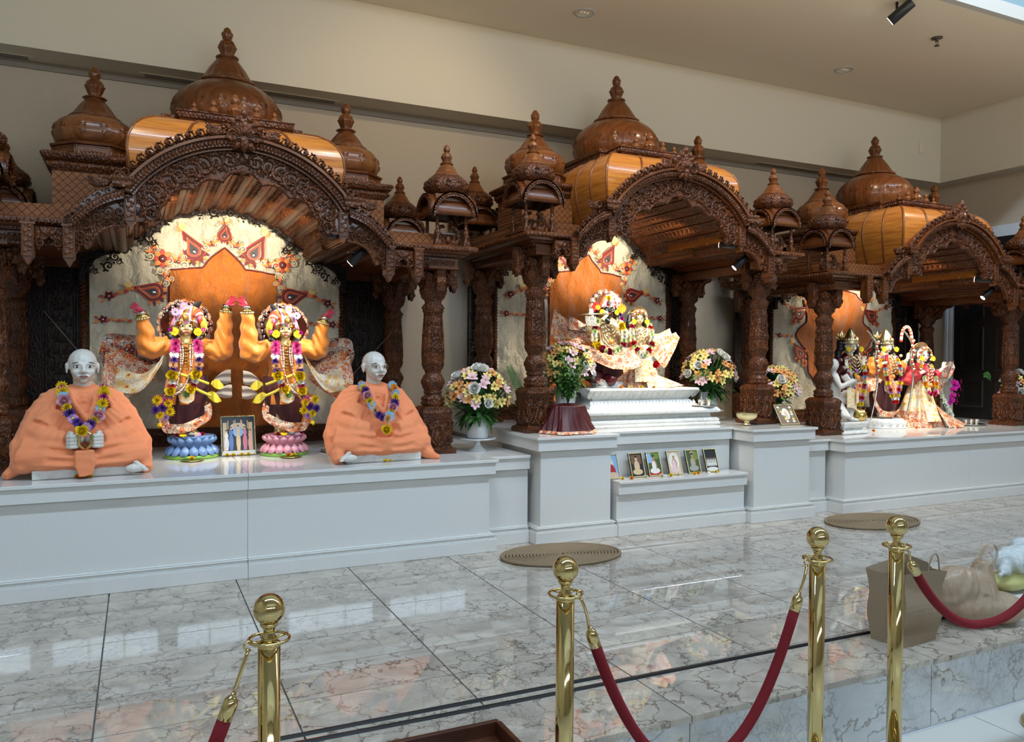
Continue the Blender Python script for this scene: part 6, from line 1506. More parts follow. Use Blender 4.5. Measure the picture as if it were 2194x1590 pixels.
for t_, nm, s_ in ((tl, 'left', .98), (tm, 'middle', 1.04)):
    B_ = thing('ceremonial_bow', 'tall curved silver bow held by the %s crowned figure' % nm, 'bow', tuple(t_.location), t_.rotation_euler[2], 'silver bows')
    MB().tube(spline([(.10, -.20, .02), (.155, -.19, .22), (.185, -.18, .42), (.165, -.17, .58), (.185, -.16, .70), (.13, -.15, .80), (.09, -.14, .84)], 30), [.006 + .004 * math.sin(PI * k / 29) for k in range(30)], 7).build('bow_stave', MAT['silver'], B_)
    m = MB(); 
    for k in range(14): m.sph((.175 + .012 * math.sin(k), -.19, .45 + .022 * k), .012, 6, 4, k % 2)
    m.build('bow_beads', [MAT['app_red'], MAT['app_cream']], B_)
# jewelled arch of beads behind the gowned figure
m = MB()
for k in range(34):
    a = PI * 1.0 * k / 33; m.sph((6.70 + .075 * math.cos(a), 5.24, ZR + .80 + .16 * math.sin(a) ** .8 - (.12 if k in (0, 33) else 0)), .016, 6, 4, k % 3)
tag(m.build('bead_arch', [MAT['brocade_red'], MAT['pearl'], MAT['app_red']]), 'curved string of red and pearl beads beside the head of the gowned figure', 'beads', None)
# kneeling attendant, mostly behind the column, on a carved white block
Tk = thing('carved_block', 'small carved white stone block at the front of the right shrine', 'block', (5.575, 4.98, ZR), .1)
m = MB(); m.rloft([(.02, 0), (.0, .004), (.0, .018), (.03, .03), (.04, .045), (.03, .05), (.012, .075), (.004, .088), (.004, .10), (.012, .104)], -.17, .17, -.14, .14); m.build('block', MAT['white_marble'], Tk)
m = MB()
for k in range(-6, 7):
    for z, dr in ((.06, 1), (.035, -1)): m.leaf(front(-.125), k * .024, z, .03, dr * PI / 2, .36, .010)
m.build('petal_carving', MAT['white_marble'], Tk)
kz = ZR + .104; Tn = thing('kneeling_statue', 'kneeling white marble attendant with golden mace, half hidden by the column', 'statue', (5.545, 4.98, kz), .25)
m = MB(); m.tube([(-.02, .02, .17), (.10, -.06, .25), (.115, -.05, .20)], [.06, .048, .045], 12); m.tube([(.115, -.05, .22), (.06, -.06, .10), (.03, -.06, .02)], [.046, .036, .026], 12); m.sph((.05, -.09, .016), (.032, .06, .018), 10, 6)
m.tube([(-.08, .02, .17), (-.10, -.10, .05), (-.10, .04, .03)], [.06, .05, .03], 12); m.sph((-.06, .04, .30), (.08, .065, .14), 14, 10); m.sph((-.09, .03, .49), (.05, .055, .06), 12, 9); m.tube([(-.08, .03, .4), (-.085, .03, .48)], .03, 8)
m.tube([(.05, .0, .40), (.09, -.06, .30), (.04, -.12, .36)], [.035, .03, .022], 10); m.tube([(-.11, .0, .40), (-.12, -.06, .30), (-.0, -.12, .36)], [.035, .03, .022], 10)
blob(m, .008, 4).build('body', MAT['statue_marble'], Tn)
m = MB(); m.grid(lambda u, v: (-.05 + .17 * u, -.085 - .03 * math.sin(PI * u), .30 - .17 * v - .04 * u), 10, 10); m.grid(lambda u, v: (.02 + .115 * math.sin(PI * u), -.07 + .06 * math.cos(PI * u) * -1, .27 - .11 * v), 12, 8); m.build('patterned_cloth', MAT['brocade_cream'], Tn)
for (x, y, z, c_) in ((.0, -.12, .40, 'yellow'), (.04, -.13, .36, 'peach'), (.08, -.12, .31, 'orange'), (-.04, -.10, .42, 'white'), (.02, -.12, .44, 'lilac')): put(flower('mum', c_, c_), Tn, (x, y, z), .03, (0.3, -1, .2))
Tg = thing('golden_mace', 'golden ribbed mace leaning on the carved white block', 'mace', (5.87, 4.93, kz - .0), 0)
Mg = Matrix.Translation((0, 0, .052)) @ Matrix.Rotation(-.75, 4, 'Y')
MB().lathe([(.012, .24), (.014, .10), (.016, .06), (.03, .05), (.052, .02), (.057, -.01), (.05, -.035), (.02, -.052), (.004, -.055)], 40, M=Mg, mod=lambda t, k: 1 + (.10 * abs(math.sin(7 * t)) if k > 2 else 0)).build('mace', MAT['gold'], Tg)
Tg.location.z = kz - .002; Tg.location.x = 5.72

# ================================================================ FLOWER ARRANGEMENTS
def leafspray(m, rnd, n, rad, z0, h, mats):
    for k in range(n):
        a = rnd.uniform(0, 2 * PI); e = rnd.uniform(.1, 1.25); q = rad * rnd.uniform(.45, 1.02); p = Vector((q * math.cos(a) * math.sin(e), q * math.sin(a) * math.sin(e), z0 + h * math.cos(e) * rnd.uniform(.5, 1)))
        M = Matrix.Translation(p) @ Matrix.Rotation(a, 4, 'Z') @ Matrix.Rotation(e - PI / 2 + rnd.uniform(-.2, .9), 4, 'Y'); petal(m, M, rnd.uniform(.06, .11), rnd.uniform(.010, .018), rnd.uniform(-.3, .15), rnd.randrange(mats), 3)
def bouquet(label, vlabel, loc, stand=.09, rad=.20, h=.33, seed=1, lean=(0, 0), n=64, pot=(.072, .085, .152), group='white pots of mixed flowers'):
    x, y, z = loc
    if stand:
        t_ = thing('cake_stand', 'white pedestal stand under the ' + vlabel, 'stand', loc, group='white pedestal stands'); MB().lathe([(.065, 0), (.064, .004), (.04, .018), (.022, .04), (.018, stand - .03), (.03, stand - .014), (.12, stand - .010), (.130, stand - .004), (.131, stand), (.12, stand - .002)], 40).build('stand', MAT['pot_white'], t_)
    T = thing('flower_pot', label, 'flowers', (x, y, z + stand + .001), group=group)
    r0, r1, ph = pot; MB().lathe([(r0, 0), (r0 + .001, .003), (r1, ph), (r1 - .004, ph), (r1 - .006, ph - .02)], 36).build('pot', MAT['pot_white'], T)
    rnd = random.Random(seed); m = MB(); leafspray(m, rnd, 190, rad * 1.02, ph - .03, h * .8, 2)
    for k in range(40):  # drooping lower leaves
        a = rnd.uniform(0, 2 * PI); M = Matrix.Translation((r1 * .8 * math.cos(a), r1 * .8 * math.sin(a), ph + rnd.uniform(-.01, .05))) @ Matrix.Rotation(a, 4, 'Z') @ Matrix.Rotation(rnd.uniform(-.3, .9), 4, 'Y'); petal(m, M, rnd.uniform(.09, .15), .016, -.35, rnd.randrange(2), 4)
    m.sph((lean[0] * .5, lean[1] * .5, ph + h * .28), (rad * .55, rad * .55, h * .32), 12, 8, 0)
    o = m.build('foliage', [MAT['petal_leafdark'], MAT['petal_leafmid']], T); o['kind'] = 'stuff'
    m = MB()
    kinds = [('lily', 'butter', 'brown', .036), ('lily', 'blush', 'butter', .040), ('lily', 'apricot', 'brown', .038), ('rose', 'white', 'white', .044), ('lily', 'blush', 'cream', .040), ('lily', 'butter', 'apricot', .036), ('lily', 'apricot', 'butter', .038), ('lily', 'butter', 'brown', .036)]
    pts = []; tries = 0
    while len(pts) < n and tries < 4000:
        tries += 1; a = rnd.uniform(-PI, PI) ; e = rnd.uniform(.05, 1.75); d = Vector((math.sin(e) * math.cos(a), math.sin(e) * math.sin(a), math.cos(e)))
        if d.y > .55: continue
        p = Vector((d.x * rad, d.y * rad, ph + h * .36 + d.z * h * .60)) + Vector((lean[0], lean[1], 0)) * (d.z + .4)
        if p.z < ph + .03 or any((p - q).length < .039 for q in pts): continue
        pts.append(p); kd, c, c2, r_ = kinds[(len(pts) * 5 + seed) % 8 if rnd.random() < .6 else rnd.randrange(8)]
        dd = (d + Vector((rnd.uniform(-.3, .3), -.35, rnd.uniform(-.1, .4)))).normalized()
        put(flower(kd, c, c2), T, p, r_ * rnd.uniform(.88, 1.1), dd, {'lily': 'lily', 'rose': 'rose'}[kd], rnd.uniform(0, 6)); m.tube([p - dd * .01, Vector((lean[0] * .3, lean[1] * .3, ph - .02)).lerp(p, .55), (p.x * .15, p.y * .15, ph - .03)], .0026, 4)
    o = m.build('stems', MAT['petal_leafmid'], T); o['kind'] = 'stuff'
    return T
plain('pot_white', (.70, .71, .70), .25)
bouquet('white pot of lilies and roses in the gap between the left and middle shrines', 'pot between the left and middle shrines', (2.13, 5.03, .5875), .09, .205, .34, 1)
bouquet('flower arrangement behind the left column of the middle shrine, above the maroon drape', 'arrangement behind the middle shrine left column', (2.965, 5.28, .7115), .15, .20, .34, 2)
bouquet('white pot of lilies and roses right of the marble throne', 'pot right of the marble throne', (4.375, 5.32, .7115), .09, .215, .36, 3)
bouquet('white pot of mixed flowers between the middle and right shrines, behind the leaning photo', 'pot between the middle and right shrines', (4.80, 5.02, .7125), 0, .19, .31, 5, (.03, 0))
bouquet('white pot of flowers at the right edge, behind the rightmost column', 'pot at the right edge', (8.08, 5.02, .5905), .05, .17, .33, 9)
def fern(label, loc, pts, ln=.03):
    T = thing('fern_frond', label, 'fern', loc); m = MB(); P = spline(pts, 24); m.tube(P, .002, 4)
    for k in range(3, 24):
        for sg in (-1, 1):
            t_ = (P[min(k + 1, 23)] - P[k - 1]).normalized(); a = math.atan2(t_.z, t_.x) + sg * 1.1; L_ = ln * (1 - .7 * abs(k / 24 - .4)) * .8
            m.leaf(lambda u, v, h: (u, P[k].y - h, v), P[k].x, P[k].z, L_, a, .11, .002)
    m.build('frond', MAT['petal_leafmid'], T); return T
fern('green fern frond reaching left from the flower pot right of the throne', (4.30, 5.12, 1.10), [(-.02, .05, 0), (-.10, 0, .02), (-.20, -.02, .0), (-.27, -.03, -.02)], .05)
fern('dark fern frond beside the left column of the middle shrine', (2.44, 5.05, 1.0), [(.08, 0, -.1), (.03, 0, .0), (-.03, 0, .10), (-.06, 0, .17)], .06)
fern('green fern frond left of the rightmost column', (7.80, 5.12, 1.02), [(0, 0, .0), (-.06, -.02, .05), (-.13, -.04, .07), (-.19, -.05, .06)], .05)
# potted sprig wrapped in maroon cloth
Tm = thing('draped_pot_plant', 'leafy green plant in a pot draped with maroon cloth on the middle pier', 'plant', (2.715, 4.80, .7115))
m = MB()
def dr(u, v):
    a = 2 * PI * u; r = lerp(.208, .115, min(v * 1.15, 1) ** .75) if v < .9 else lerp(.125, .06, (v - .9) * 10); k = (1 - v)
    r *= 1 + .035 * math.sin(13 * a + 5 * math.sin(2 * a) + 2.5 * v) * (.8 + 1.2 * k) + .045 * math.sin(23 * a + 6 * v + 3 * math.sin(3 * a)) + .09 * k * math.sin(3 * a + 1) + .04 * math.sin(5 * a - 4 * v)
    return (r * math.cos(a) * 1.03, r * math.sin(a) * .80, .004 + .205 * v - (.006 if v > .95 else 0))
m.grid(dr, 96, 26, cu=True); m.build('maroon_cloth', MAT['maroon_silk'], Tm)
m = MB(); m.grid(lambda u, v: tuple(q * (1.012 if i < 2 else 1) for i, q in enumerate(dr(u, v * .085))), 96, 2, cu=True); m.build('embroidered_border', MAT['brocade_red'], Tm)
rnd = random.Random(5); m = MB(); st_ = MB()
for k in range(30):
    a = rnd.uniform(0, 2 * PI); r = rnd.uniform(.02, .15); hh = rnd.uniform(.14, .40); P = spline([(0, 0, .2), (r * .4 * math.cos(a), r * .4 * math.sin(a), .2 + hh * .55), (r * math.cos(a), r * math.sin(a), .2 + hh)], 8); st_.tube(P, .0022, 4)
    for q in range(2, 8):
        for s_ in range(3):
            b_ = a + rnd.uniform(-1.8, 1.8); M = Matrix.Translation(P[q]) @ Matrix.Rotation(b_, 4, 'Z') @ Matrix.Rotation(rnd.uniform(-.3, .7), 4, 'Y'); petal(m, M, rnd.uniform(.026, .044), rnd.uniform(.009, .013), -.2, rnd.randrange(2), 3)
o = m.build('leaves', [plain('basil', (.05, .15, .02), .5), plain('basil_light', (.10, .24, .05), .5)], Tm); o['kind'] = 'stuff'; o = st_.build('twigs', MAT['petal_leafmid'], Tm); o['kind'] = 'stuff'
# orchid and the white gladiolus spray beside it
To = thing('orchid_pot', 'magenta orchid in a small white pot in front of the dark door', 'plant', (7.42, 5.48, ZR))
MB().lathe([(.045, 0), (.062, .11), (.058, .11), (.054, .095)], 28).build('pot', MAT['pot_white'], To)
m = MB(); A = spline([(0, 0, .1), (.03, -.02, .30), (.09, -.05, .44), (.17, -.08, .42), (.20, -.10, .30), (.19, -.10, .22)], 30); m.tube(A, .0035, 6); B_ = spline([(.17, -.08, .42), (.25, -.06, .40), (.29, -.06, .30), (.27, -.06, .20)], 14); m.tube(B_, .003, 5); m.build('stem', MAT['petal_leafmid'], To)
for k, (x, z) in enumerate(((.165, .41), (.15, .345), (.135, .275), (.12, .215), (.20, .36))): put(flower('orchid', 'magenta', 'crimson'), To, (x, -.115, z), .045, (-.25, -1, .1), 'orchid_bloom', .2 * k)
for k, (x, z) in enumerate(((.285, .42), (.275, .34), (.25, .275), (.235, .215), (.21, .19))): put(flower('orchid', 'magenta', 'crimson'), To, (x, -.10, z), .040, (.6, -1, .1), 'orchid_bloom', .3 * k)
m = MB()
for a in (.1, 1.2, 2.4, -.8, 3.6): petal(m, Matrix.Translation((0, 0, .11)) @ Matrix.Rotation(a, 4, 'Z') @ Matrix.Rotation(-.25, 4, 'Y'), .19, .028, -.2, 0, 6)
m.build('leaf', MAT['petal_leafmid'], To)
Tw = thing('gladiolus_spray', 'white and peach flower spray beside the gowned figure', 'flowers', (7.16, 5.26, ZR + .03))
for k in range(13): put(flower('lily', ('white', 'white', 'cream', 'peach')[k % 4 if k > 8 else k % 3], 'cream'), Tw, (-.02 + .018 * (12 - k) + .01 * math.sin(3 * k), -.03 + .01 * (k % 2), .06 + .024 * k), .034, (.2 * math.sin(k * 2), -1, .1), spin=k)
MB().tube([(.18, 0, 0), (.1, 0, .2), (-.02, 0, .36)], .005, 5).build('stem', MAT['petal_leafmid'], Tw)

# ================================================================ FRAMED PICTURES
for k_, c_ in {'sky': (.26, .45, .72), 'night': (.02, .025, .03), 'leafbg': (.06, .10, .04), 'tan': (.62, .50, .36), 'skin': (.45, .24, .13), 'skinlt': (.62, .45, .34), 'white': (.72, .70, .66), 'ochre': (.60, .45, .26), 'bluecloth': (.10, .18, .42), 'rose': (.62, .18, .26), 'salmon': (.70, .40, .28), 'grey': (.34, .34, .32), 'pinkcloth': (.70, .52, .52), 'brown': (.16, .09, .05), 'yellow': (.75, .55, .15), 'green': (.16, .24, .06), 'black': (.01, .01, .01), 'red': (.40, .03, .03)}.items(): plain('ink_' + k_, c_, .35)
def picture(label, loc, rz, w, h, tilt, shapes, group):
    """shapes: ('r', x0, y0, x1, y1, ink) / ('e', cx, cy, rx, ry, ink) in unit coordinates"""
    T = thing('picture_frame', label, 'picture', loc, rz, group); Mt = Matrix.Rotation(-tilt, 4, 'X'); Mt4 = Mt.to_4x4()
    inks = []; m = MB(); z = 0
    for s_ in shapes:
        if s_[-1] not in inks: inks.append(s_[-1])
        i = inks.index(s_[-1]); z += .00012
        if s_[0] == 'r': P = [(s_[1], s_[2]), (s_[3], s_[2]), (s_[3], s_[4]), (s_[1], s_[4])]
        else: P = [(s_[1] + s_[3] * math.cos(2 * PI * k / 18), s_[2] + s_[4] * math.sin(2 * PI * k / 18)) for k in range(18)]
        P = [(min(max(x, 0), 1), min(max(y, 0), 1)) for x, y in P]
        m.add([Mt4 @ Vector(((x - .5) * w, -.004 - z, .006 + y * h)) for x, y in P], [tuple(range(len(P)))], i, False)
    m.build('print', [MAT['ink_' + q] for q in inks], T)
    b = MB(); b.box(-w / 2 - .006, w / 2 + .006, -.003, .006, 0, h + .012, 0, Mt4); b.build('backing', MAT['black_paint'], T)
    b = MB(); nx, nz = int(w / .0085), int(h / .0085)
    for k in range(nx + 1):
        for zz in (.003, h + .009): b.sph(Mt4 @ Vector((-w / 2 + w * k / nx, -.007, zz)), .0047, 6, 4)
    for k in range(nz + 1):
        for xx in (-w / 2 - .003, w / 2 + .003): b.sph(Mt4 @ Vector((xx, -.007, .004 + h * k / nz)), .0047, 6, 4)
    b.build('beaded_border', MAT['pale_gold'], T)
    b = MB(); b.tube([Mt4 @ Vector((0, .006, h * .7)), (0, .006 + h * .9 * math.sin(tilt) + (.06 if tilt < .3 else .0), .003)], .004, 5); b.build('strut', MAT['black_paint'], T); return T
sit = lambda bg, robe, skin, extra=(): [('r', 0, 0, 1, 1, bg)] + list(extra) + [('e', .5, .20, .40, .13, robe), ('e', .5, .45, .22, .24, skin), ('e', .47, .40, .16, .25, robe), ('r', .45, .62, .55, .72, skin), ('e', .5, .78, .10, .11, skin), ('e', .5, .86, .09, .05, 'white' if bg == 'tan' else 'black')]
stand_ = lambda x, robe, skin, h0=.12, h1=.58: [('e', x, (h0 + h1) / 2 - .06, .068, (h1 - h0) / 2 - .05, robe), ('r', x - .05, h0, x + .05, h0 + .2, robe), ('e', x, h1 - .08, .055, .08, robe), ('e', x, h1 + .035, .034, .042, skin), ('e', x, h1 + .06, .036, .025, 'brown')]
pic1 = [('r', 0, 0, 1, 1, 'night'), ('e', .5, .74, .24, .10, 'tan'), ('e', .5, .60, .16, .14, 'sky'), ('r', .04, .1, .16, .85, 'ochre'), ('r', .82, .1, .94, .85, 'ochre'), ('r', 0, 0, 1, .10, 'white')] + stand_(.14, 'white', 'skinlt') + stand_(.28, 'bluecloth', 'skinlt', .12, .66) + stand_(.5, 'ochre', 'skinlt', .10, .70) + stand_(.70, 'rose', 'skinlt', .12, .66) + stand_(.86, 'salmon', 'skinlt')
for x, a in ((.28, .9), (.5, .92), (.70, .9)):
    pic1 += [('r', x - .10, .68, x - .075, a, 'skinlt'), ('r', x + .075, .68, x + .10, a, 'skinlt')]
picture('gold beaded picture of raised arm dancers standing between the two lotus pedestals', (.595, 5.375, .5885), .08, .205, .245, .20, pic1, None)
picf = [('r', 0, 0, 1, 1, 'brown'), ('e', .5, .55, .2, .3, 'white'), ('e', .5, .5, .1, .22, 'skinlt')]
for k in range(7):
    for x in (.18 + .04 * k, .86 - .012 * k): picf.append(('e', x, .90 - .125 * k, .08, .055, ('white', 'green', 'yellow')[k % 3]))
picture('gold beaded photo of a garlanded image leaning on the right pier', (4.715, 4.73, .707), -.12, .165, .175, .62, picf, None)
gN = 'small gold beaded portraits on the offering shelf'
arch_bg = [('e', .5, .55, .42, .4, 'white')]
for x, lb, sh in ((3.02, 'portrait with blue sky, leftmost on the shelf, half hidden by the pier', [('r', 0, 0, 1, 1, 'sky'), ('e', .2, .6, .5, .35, 'white'), ('e', .5, .25, .3, .35, 'red'), ('e', .5, .12, .5, .14, 'skinlt')]),
                  (3.235, 'portrait of a seated person in cream robe before dark shelves', sit('night', 'ochre', 'skinlt', [('r', .1, .55, .9, .95, 'brown')])),
                  (3.385, 'portrait of a bare chested seated person before trees and water', sit('leafbg', 'white', 'skin', [('r', 0, .55, .5, 1, 'sky'), ('e', .7, .9, .4, .2, 'green'), ('r', 0, 0, 1, .12, 'red')])),
                  (3.565, 'portrait with pale arched background and pink lower cloth', sit('tan', 'pinkcloth', 'skin', arch_bg)),
                  (3.735, 'portrait of a turbaned seated person on a dark green ground', sit('leafbg', 'grey', 'skin', [('e', .75, .8, .3, .25, 'green'), ('e', .5, .9, .14, .07, 'ochre')])),
                  (3.905, 'picture of a row of small white figures on black, rightmost on the shelf', [('r', 0, 0, 1, 1, 'night'), ('e', .5, .10, .5, .10, 'white')] + sum([stand_(.14 + .145 * k, 'white', 'skinlt', .24, .56) for k in range(6)], []))):
    picture(lb, (x, 4.685, .383), .0, .105, .165, .34, sh, gN)

# ================================================================ TRAYS, CUPS, BOWL, LOOSE BLOSSOMS
def tray(nm, loc, r, cups):
    t_ = thing('silver_tray', 'round silver tray %s' % nm, 'tray', loc, group='round silver trays'); MB().lathe([(r * .8, 0), (r * .96, .006), (r, .012), (r * .97, .012), (r * .8, .005), (.002, .005)], 40).build('plate', MAT['silver'], t_)
    me = MB().lathe([(.021, 0), (.0225, .003), (.026, .048), (.027, .05), (.0255, .05), (.021, .006), (.002, .005)], 28).mesh('cup', MAT['silver'])
    for k, (x, y, lb) in enumerate(cups):
        o = obj('silver_cup', me, None, (loc[0] + x, loc[1] + y, loc[2] + .0058)); tag(o, '%s silver cup on the tray %s' % (lb, nm), 'cup', 'silver cups on trays')
tray('beside the pink lotus, left of the spectacled statue', (1.225, 5.36, .5885), .105, ((-.03, .02, 'left'), (.035, .03, 'right'), (.02, -.04, 'front')))
tray('on the right end of the marble throne steps', (4.095, 5.04, .851), .095, ((-.03, -.01, 'left'), (.03, -.02, 'right')))
tray('on the right plinth before the dark door', (7.455, 5.10, .5915), .14, ((-.065, .0, 'left'), (.0, -.01, 'middle'), (.065, -.02, 'right')))
t_ = thing('golden_bowl', 'lotus shaped golden bowl on a short foot on the right pier', 'bowl', (4.355, 4.83, .7125))
m = MB(); m.lathe([(.034, 0), (.035, .003), (.022, .012), (.020, .028), (.03, .034), (.055, .045), (.075, .065), (.083, .092), (.082, .095), (.072, .068), (.05, .05), (.002, .044)], 48, mod=lambda t, k: 1 + (.05 * abs(math.sin(5 * t)) if 5 <= k <= 9 else 0)); m.build('bowl', MAT['pale_gold'], t_)
NICHE = [(3.07, 'yellow', 'marigold', .018), (3.14, 'orange', 'marigold', .02), (3.266, 'cream', 'mum', .02), (3.398, 'cream', 'mum', .022), (3.441, 'white', 'daisy', .013), (3.479, 'yellow', 'marigold', .02), (3.551, 'cream', 'mum', .02), (3.691, 'yellow', 'marigold', .019), (3.731, 'orange', 'marigold', .017), (3.825, 'white', 'daisy', .015), (3.897, 'yellow', 'marigold', .018)]
ORD = ('first', 'second', 'third', 'fourth', 'fifth', 'sixth', 'seventh', 'eighth', 'ninth', 'tenth', 'eleventh')
for k, (x, c, kd, r_) in enumerate(NICHE): loose('%s blossom, %s from the left in the row before the portraits' % (c, ORD[k]), (x, 4.645 - .01 * (k % 2), .3885), kd, c, r_, c, (0, -.5, 1), 'blossoms before the portraits')
for (p, kd, c, r_, lb) in (((-.405, 4.79, .6445), 'marigold', 'yellow', .018, 'yellow marigold on the slab by the left knee of the leftmost statue'), ((-.285, 4.70, .5935), 'marigold', 'orange', .020, 'orange marigold before the leftmost slab, left one of three'), ((-.255, 4.695, .5935), 'marigold', 'orange', .020, 'orange marigold before the leftmost slab, middle one of three'), ((-.222, 4.70, .5935), 'marigold', 'yellow', .017, 'yellow marigold before the leftmost slab, right one of three'), ((.302, 5.205, .600), 'marigold', 'yellow', .024, 'yellow marigold in front of the blue lotus pedestal'), ((.52, 5.35, .5935), 'marigold', 'yellow', .018, 'yellow marigold before the dancers picture, first from the left'), ((.558, 5.345, .5935), 'marigold', 'yellow', .018, 'yellow marigold before the dancers picture, second from the left'), ((.61, 5.35, .5935), 'marigold', 'yellow', .018, 'yellow marigold before the dancers picture, third from the left'), ((.65, 5.35, .5935), 'marigold', 'yellow', .018, 'yellow marigold before the dancers picture, fourth from the left'),
        ((.872, 5.155, .600), 'marigold', 'orange', .02, 'orange marigold in front of the pink lotus pedestal'), ((.905, 5.15, .600), 'marigold', 'yellow', .02, 'yellow marigold in front of the pink lotus pedestal'), ((1.255, 4.80, .6445), 'marigold', 'yellow', .02, 'yellow marigold on the slab at the foot of the spectacled statue'), ((1.372, 4.685, .5935), 'marigold', 'yellow', .019, 'larger yellow marigold before the slab of the spectacled statue'), ((1.402, 4.68, .5935), 'marigold', 'yellow', .015, 'smaller yellow marigold before the slab of the spectacled statue'),
        ((3.37, 5.13, 1.006), 'marigold', 'orange', .024, 'orange marigold on the throne slab before the small lotus'), ((3.46, 5.13, 1.006), 'marigold', 'yellow', .018, 'yellow marigold on the throne slab, just right of the orange one'), ((3.55, 5.12, 1.006), 'marigold', 'yellow', .022, 'large yellow marigold on the throne slab before the consort gown'), ((3.66, 5.07 + .035, 1.006), 'marigold', 'orange', .016, 'small orange marigold at the hem of the consort gown'), ((3.76, 5.105, 1.006), 'marigold', 'yellow', .018, 'yellow marigold at the right end of the throne slab'),
        ((5.86, 4.90, .602), 'marigold', 'orange', .022, 'orange blossom right of the carved white block'), ((6.53, 4.99, .598), 'marigold', 'orange', .022, 'orange marigold at the left hem of the gowned figure'), ((7.22, 5.06, .598), 'marigold', 'yellow', .024, 'yellow marigold at the right hem of the gowned figure')):
    loose(lb, p, kd, c, r_, c, (0, -.35, 1))
m = MB()
for (x, y) in ((.302, 5.20), (.886, 5.15)):
    t_ = thing('gold_dish', 'small gold filigree dish before the %s lotus pedestal' % ('blue' if x < .5 else 'pink'), 'dish', (x, y, .5885), group='gold filigree dishes'); MB().lathe([(.05, 0), (.065, .004), (.066, .006), (.03, .004), (.002, .004)], 30, mod=lambda t, k: 1 + .06 * abs(math.sin(8 * t))).build('dish', MAT['gold'], t_)

# ================================================================ BAGS ON THE STEP
t = NT('kraft_paper'); n = t.noise(t.co((1, 1, 1)), 120, 3); n2 = t.noise(t.co((1, 1, 1)), 5, 2); t.set(base=t.mix(n, (.25, .18, .11), (.34, .25, .165)), rough=.8); t.bump(n2, .25, .02)
t = NT('thin_plastic'); n = t.noise(t.co((1, 1, .4)), 14, 4, dist=1.5); t.set(base=t.mix(n, (.40, .27, .17), (.58, .43, .30)), rough=.32, alpha=.72); t.bump(n, .6, .02)
t = NT('clear_plastic'); n = t.noise(t.co((1, 1, 1)), 16, 4, dist=1.5); t.set(base=t.mix(n, (.55, .62, .62), (.80, .84, .84)), rough=.25, alpha=.7); t.bump(n, .7, .02)
Tb = thing('paper_bag', 'open brown paper shopping bag with twine handles on the step', 'bag', (3.065, 2.39, 0), .06)
m = MB(); W_, D_, Hh = .125, .078, .315; rim = []
def bagp(u, v):
    P = [(-1, -1), (0, -1.04), (1, -1), (1.06, 0), (1, 1), (0, 1.0), (-1, 1), (-.93, 0)]; k = u * 8; i = int(k) % 8; t_ = k - int(k); a, b = P[i], P[(i + 1) % 8]
    s_ = 1 + .07 * v; z = Hh * v + (.012 * math.sin(2 * PI * u * 2 + .6) + (.02 if 3 <= k < 4.5 else 0)) * v
    return (lerp(a[0], b[0], t_) * W_ * s_ + .012 * v, lerp(a[1], b[1], t_) * D_ * (1 + .25 * v) + .008 * math.sin(9 * v + 6 * u), z)
m.grid(bagp, 32, 14, cu=True, smooth=False); m.add([bagp(k / 8, 0) for k in range(8)], [tuple(range(7, -1, -1))], 0, False); o = m.build('bag_body', MAT['kraft_paper'], Tb); sd = o.modifiers.new('s', 'SOLIDIFY'); sd.thickness = .0012
for y, dz in ((-.09, 0), (.09, 0)): MB().tube(spline([(.03, y, .27), (.035, y, .33), (.065, y, .385), (.10, y, .375), (.115, y, .30)], 14), .003, 6).build('handle', MAT['kraft_paper'], Tb)
Tp = thing('plastic_bag', 'tan thin plastic carrier bag filled with packages, right of the paper bag', 'bag', (3.575, 2.40, 0), -.25)
m = MB(); m.sph((-.02, 0, .085), (.185, .12, .09), 16, 10); m.sph((-.10, .0, .15), (.13, .09, .12), 14, 9); m.sph((.10, -.02, .07), (.13, .10, .075), 14, 9); m.tube([(.0, 0, .15), (.03, 0, .24), (.035, 0, .29)], [.10, .05, .035], 10); m.tube([(-.16, 0, .17), (-.19, .0, .24)], [.07, .05], 10)
b = blob(m, .010, 4); b.v = [(x, y, max(z, .004)) for x, y, z in b.v]; foldify(b, .004, lambda v: np.sin(34 * np.arctan2(v[:, 2] - .32, v[:, 0] - .03) + 5 * np.sin(14 * v[:, 1]) + 2 * np.sin(31 * v[:, 2])) * np.clip((v[:, 2] - .05) * 6, 0, 1)); b.v = [(x, y, max(z, .004)) for x, y, z in b.v]
b.build('bag_body', MAT['thin_plastic'], Tp)
m = MB(); ribbon(m, [(.02, .02, .26), (.04, .02, .31), (.07, .02, .355), (.10, .01, .36), (.11, .0, .33), (.09, -.01, .29), (.06, -.01, .25)], [.05, .03, .022, .02, .022, .03, .05], (.3, 1, 0), 0, .002, 30, 3); ribbon(m, [(-.20, .02, .235), (-.12, .02, .245), (-.04, .0, .24), (.04, 0, .26)], [.05, .05, .04, .02], (0, .3, 1), 0, .004, 20, 3); o = m.build('handle', MAT['thin_plastic'], Tp)
MB().box(.02, .13, -.085, -.02, .02, .10).build('package', plain('package_white', (.62, .60, .56), .4), Tp, bevel=.006); MB().box(-.02, .06, -.06, .04, .06, .15).build('package', plain('package_green', (.16, .24, .22), .5), Tp, bevel=.006); MB().box(-.13, .0, -.07, .05, .015, .08).build('package', plain('package_red', (.34, .17, .12), .5), Tp, bevel=.01)
Tx = thing('white_box', 'white carton with printed lines at the right edge of the step', 'box', (3.93, 2.43, 0), -.1)
MB().box(-.13, .13, -.10, .10, 0, .105).build('carton', plain('carton_white', (.60, .60, .60), .5), Tx, bevel=.003)
m = MB()
for z in (.014, .088): m.box(-.13, .13, -.1008, -.1002, z, z + .003)
for k in range(9): m.box(-.115 + .010 * k, -.115 + .010 * k + (.004 if k % 3 else .007), -.1008, -.1002, .046, .062)
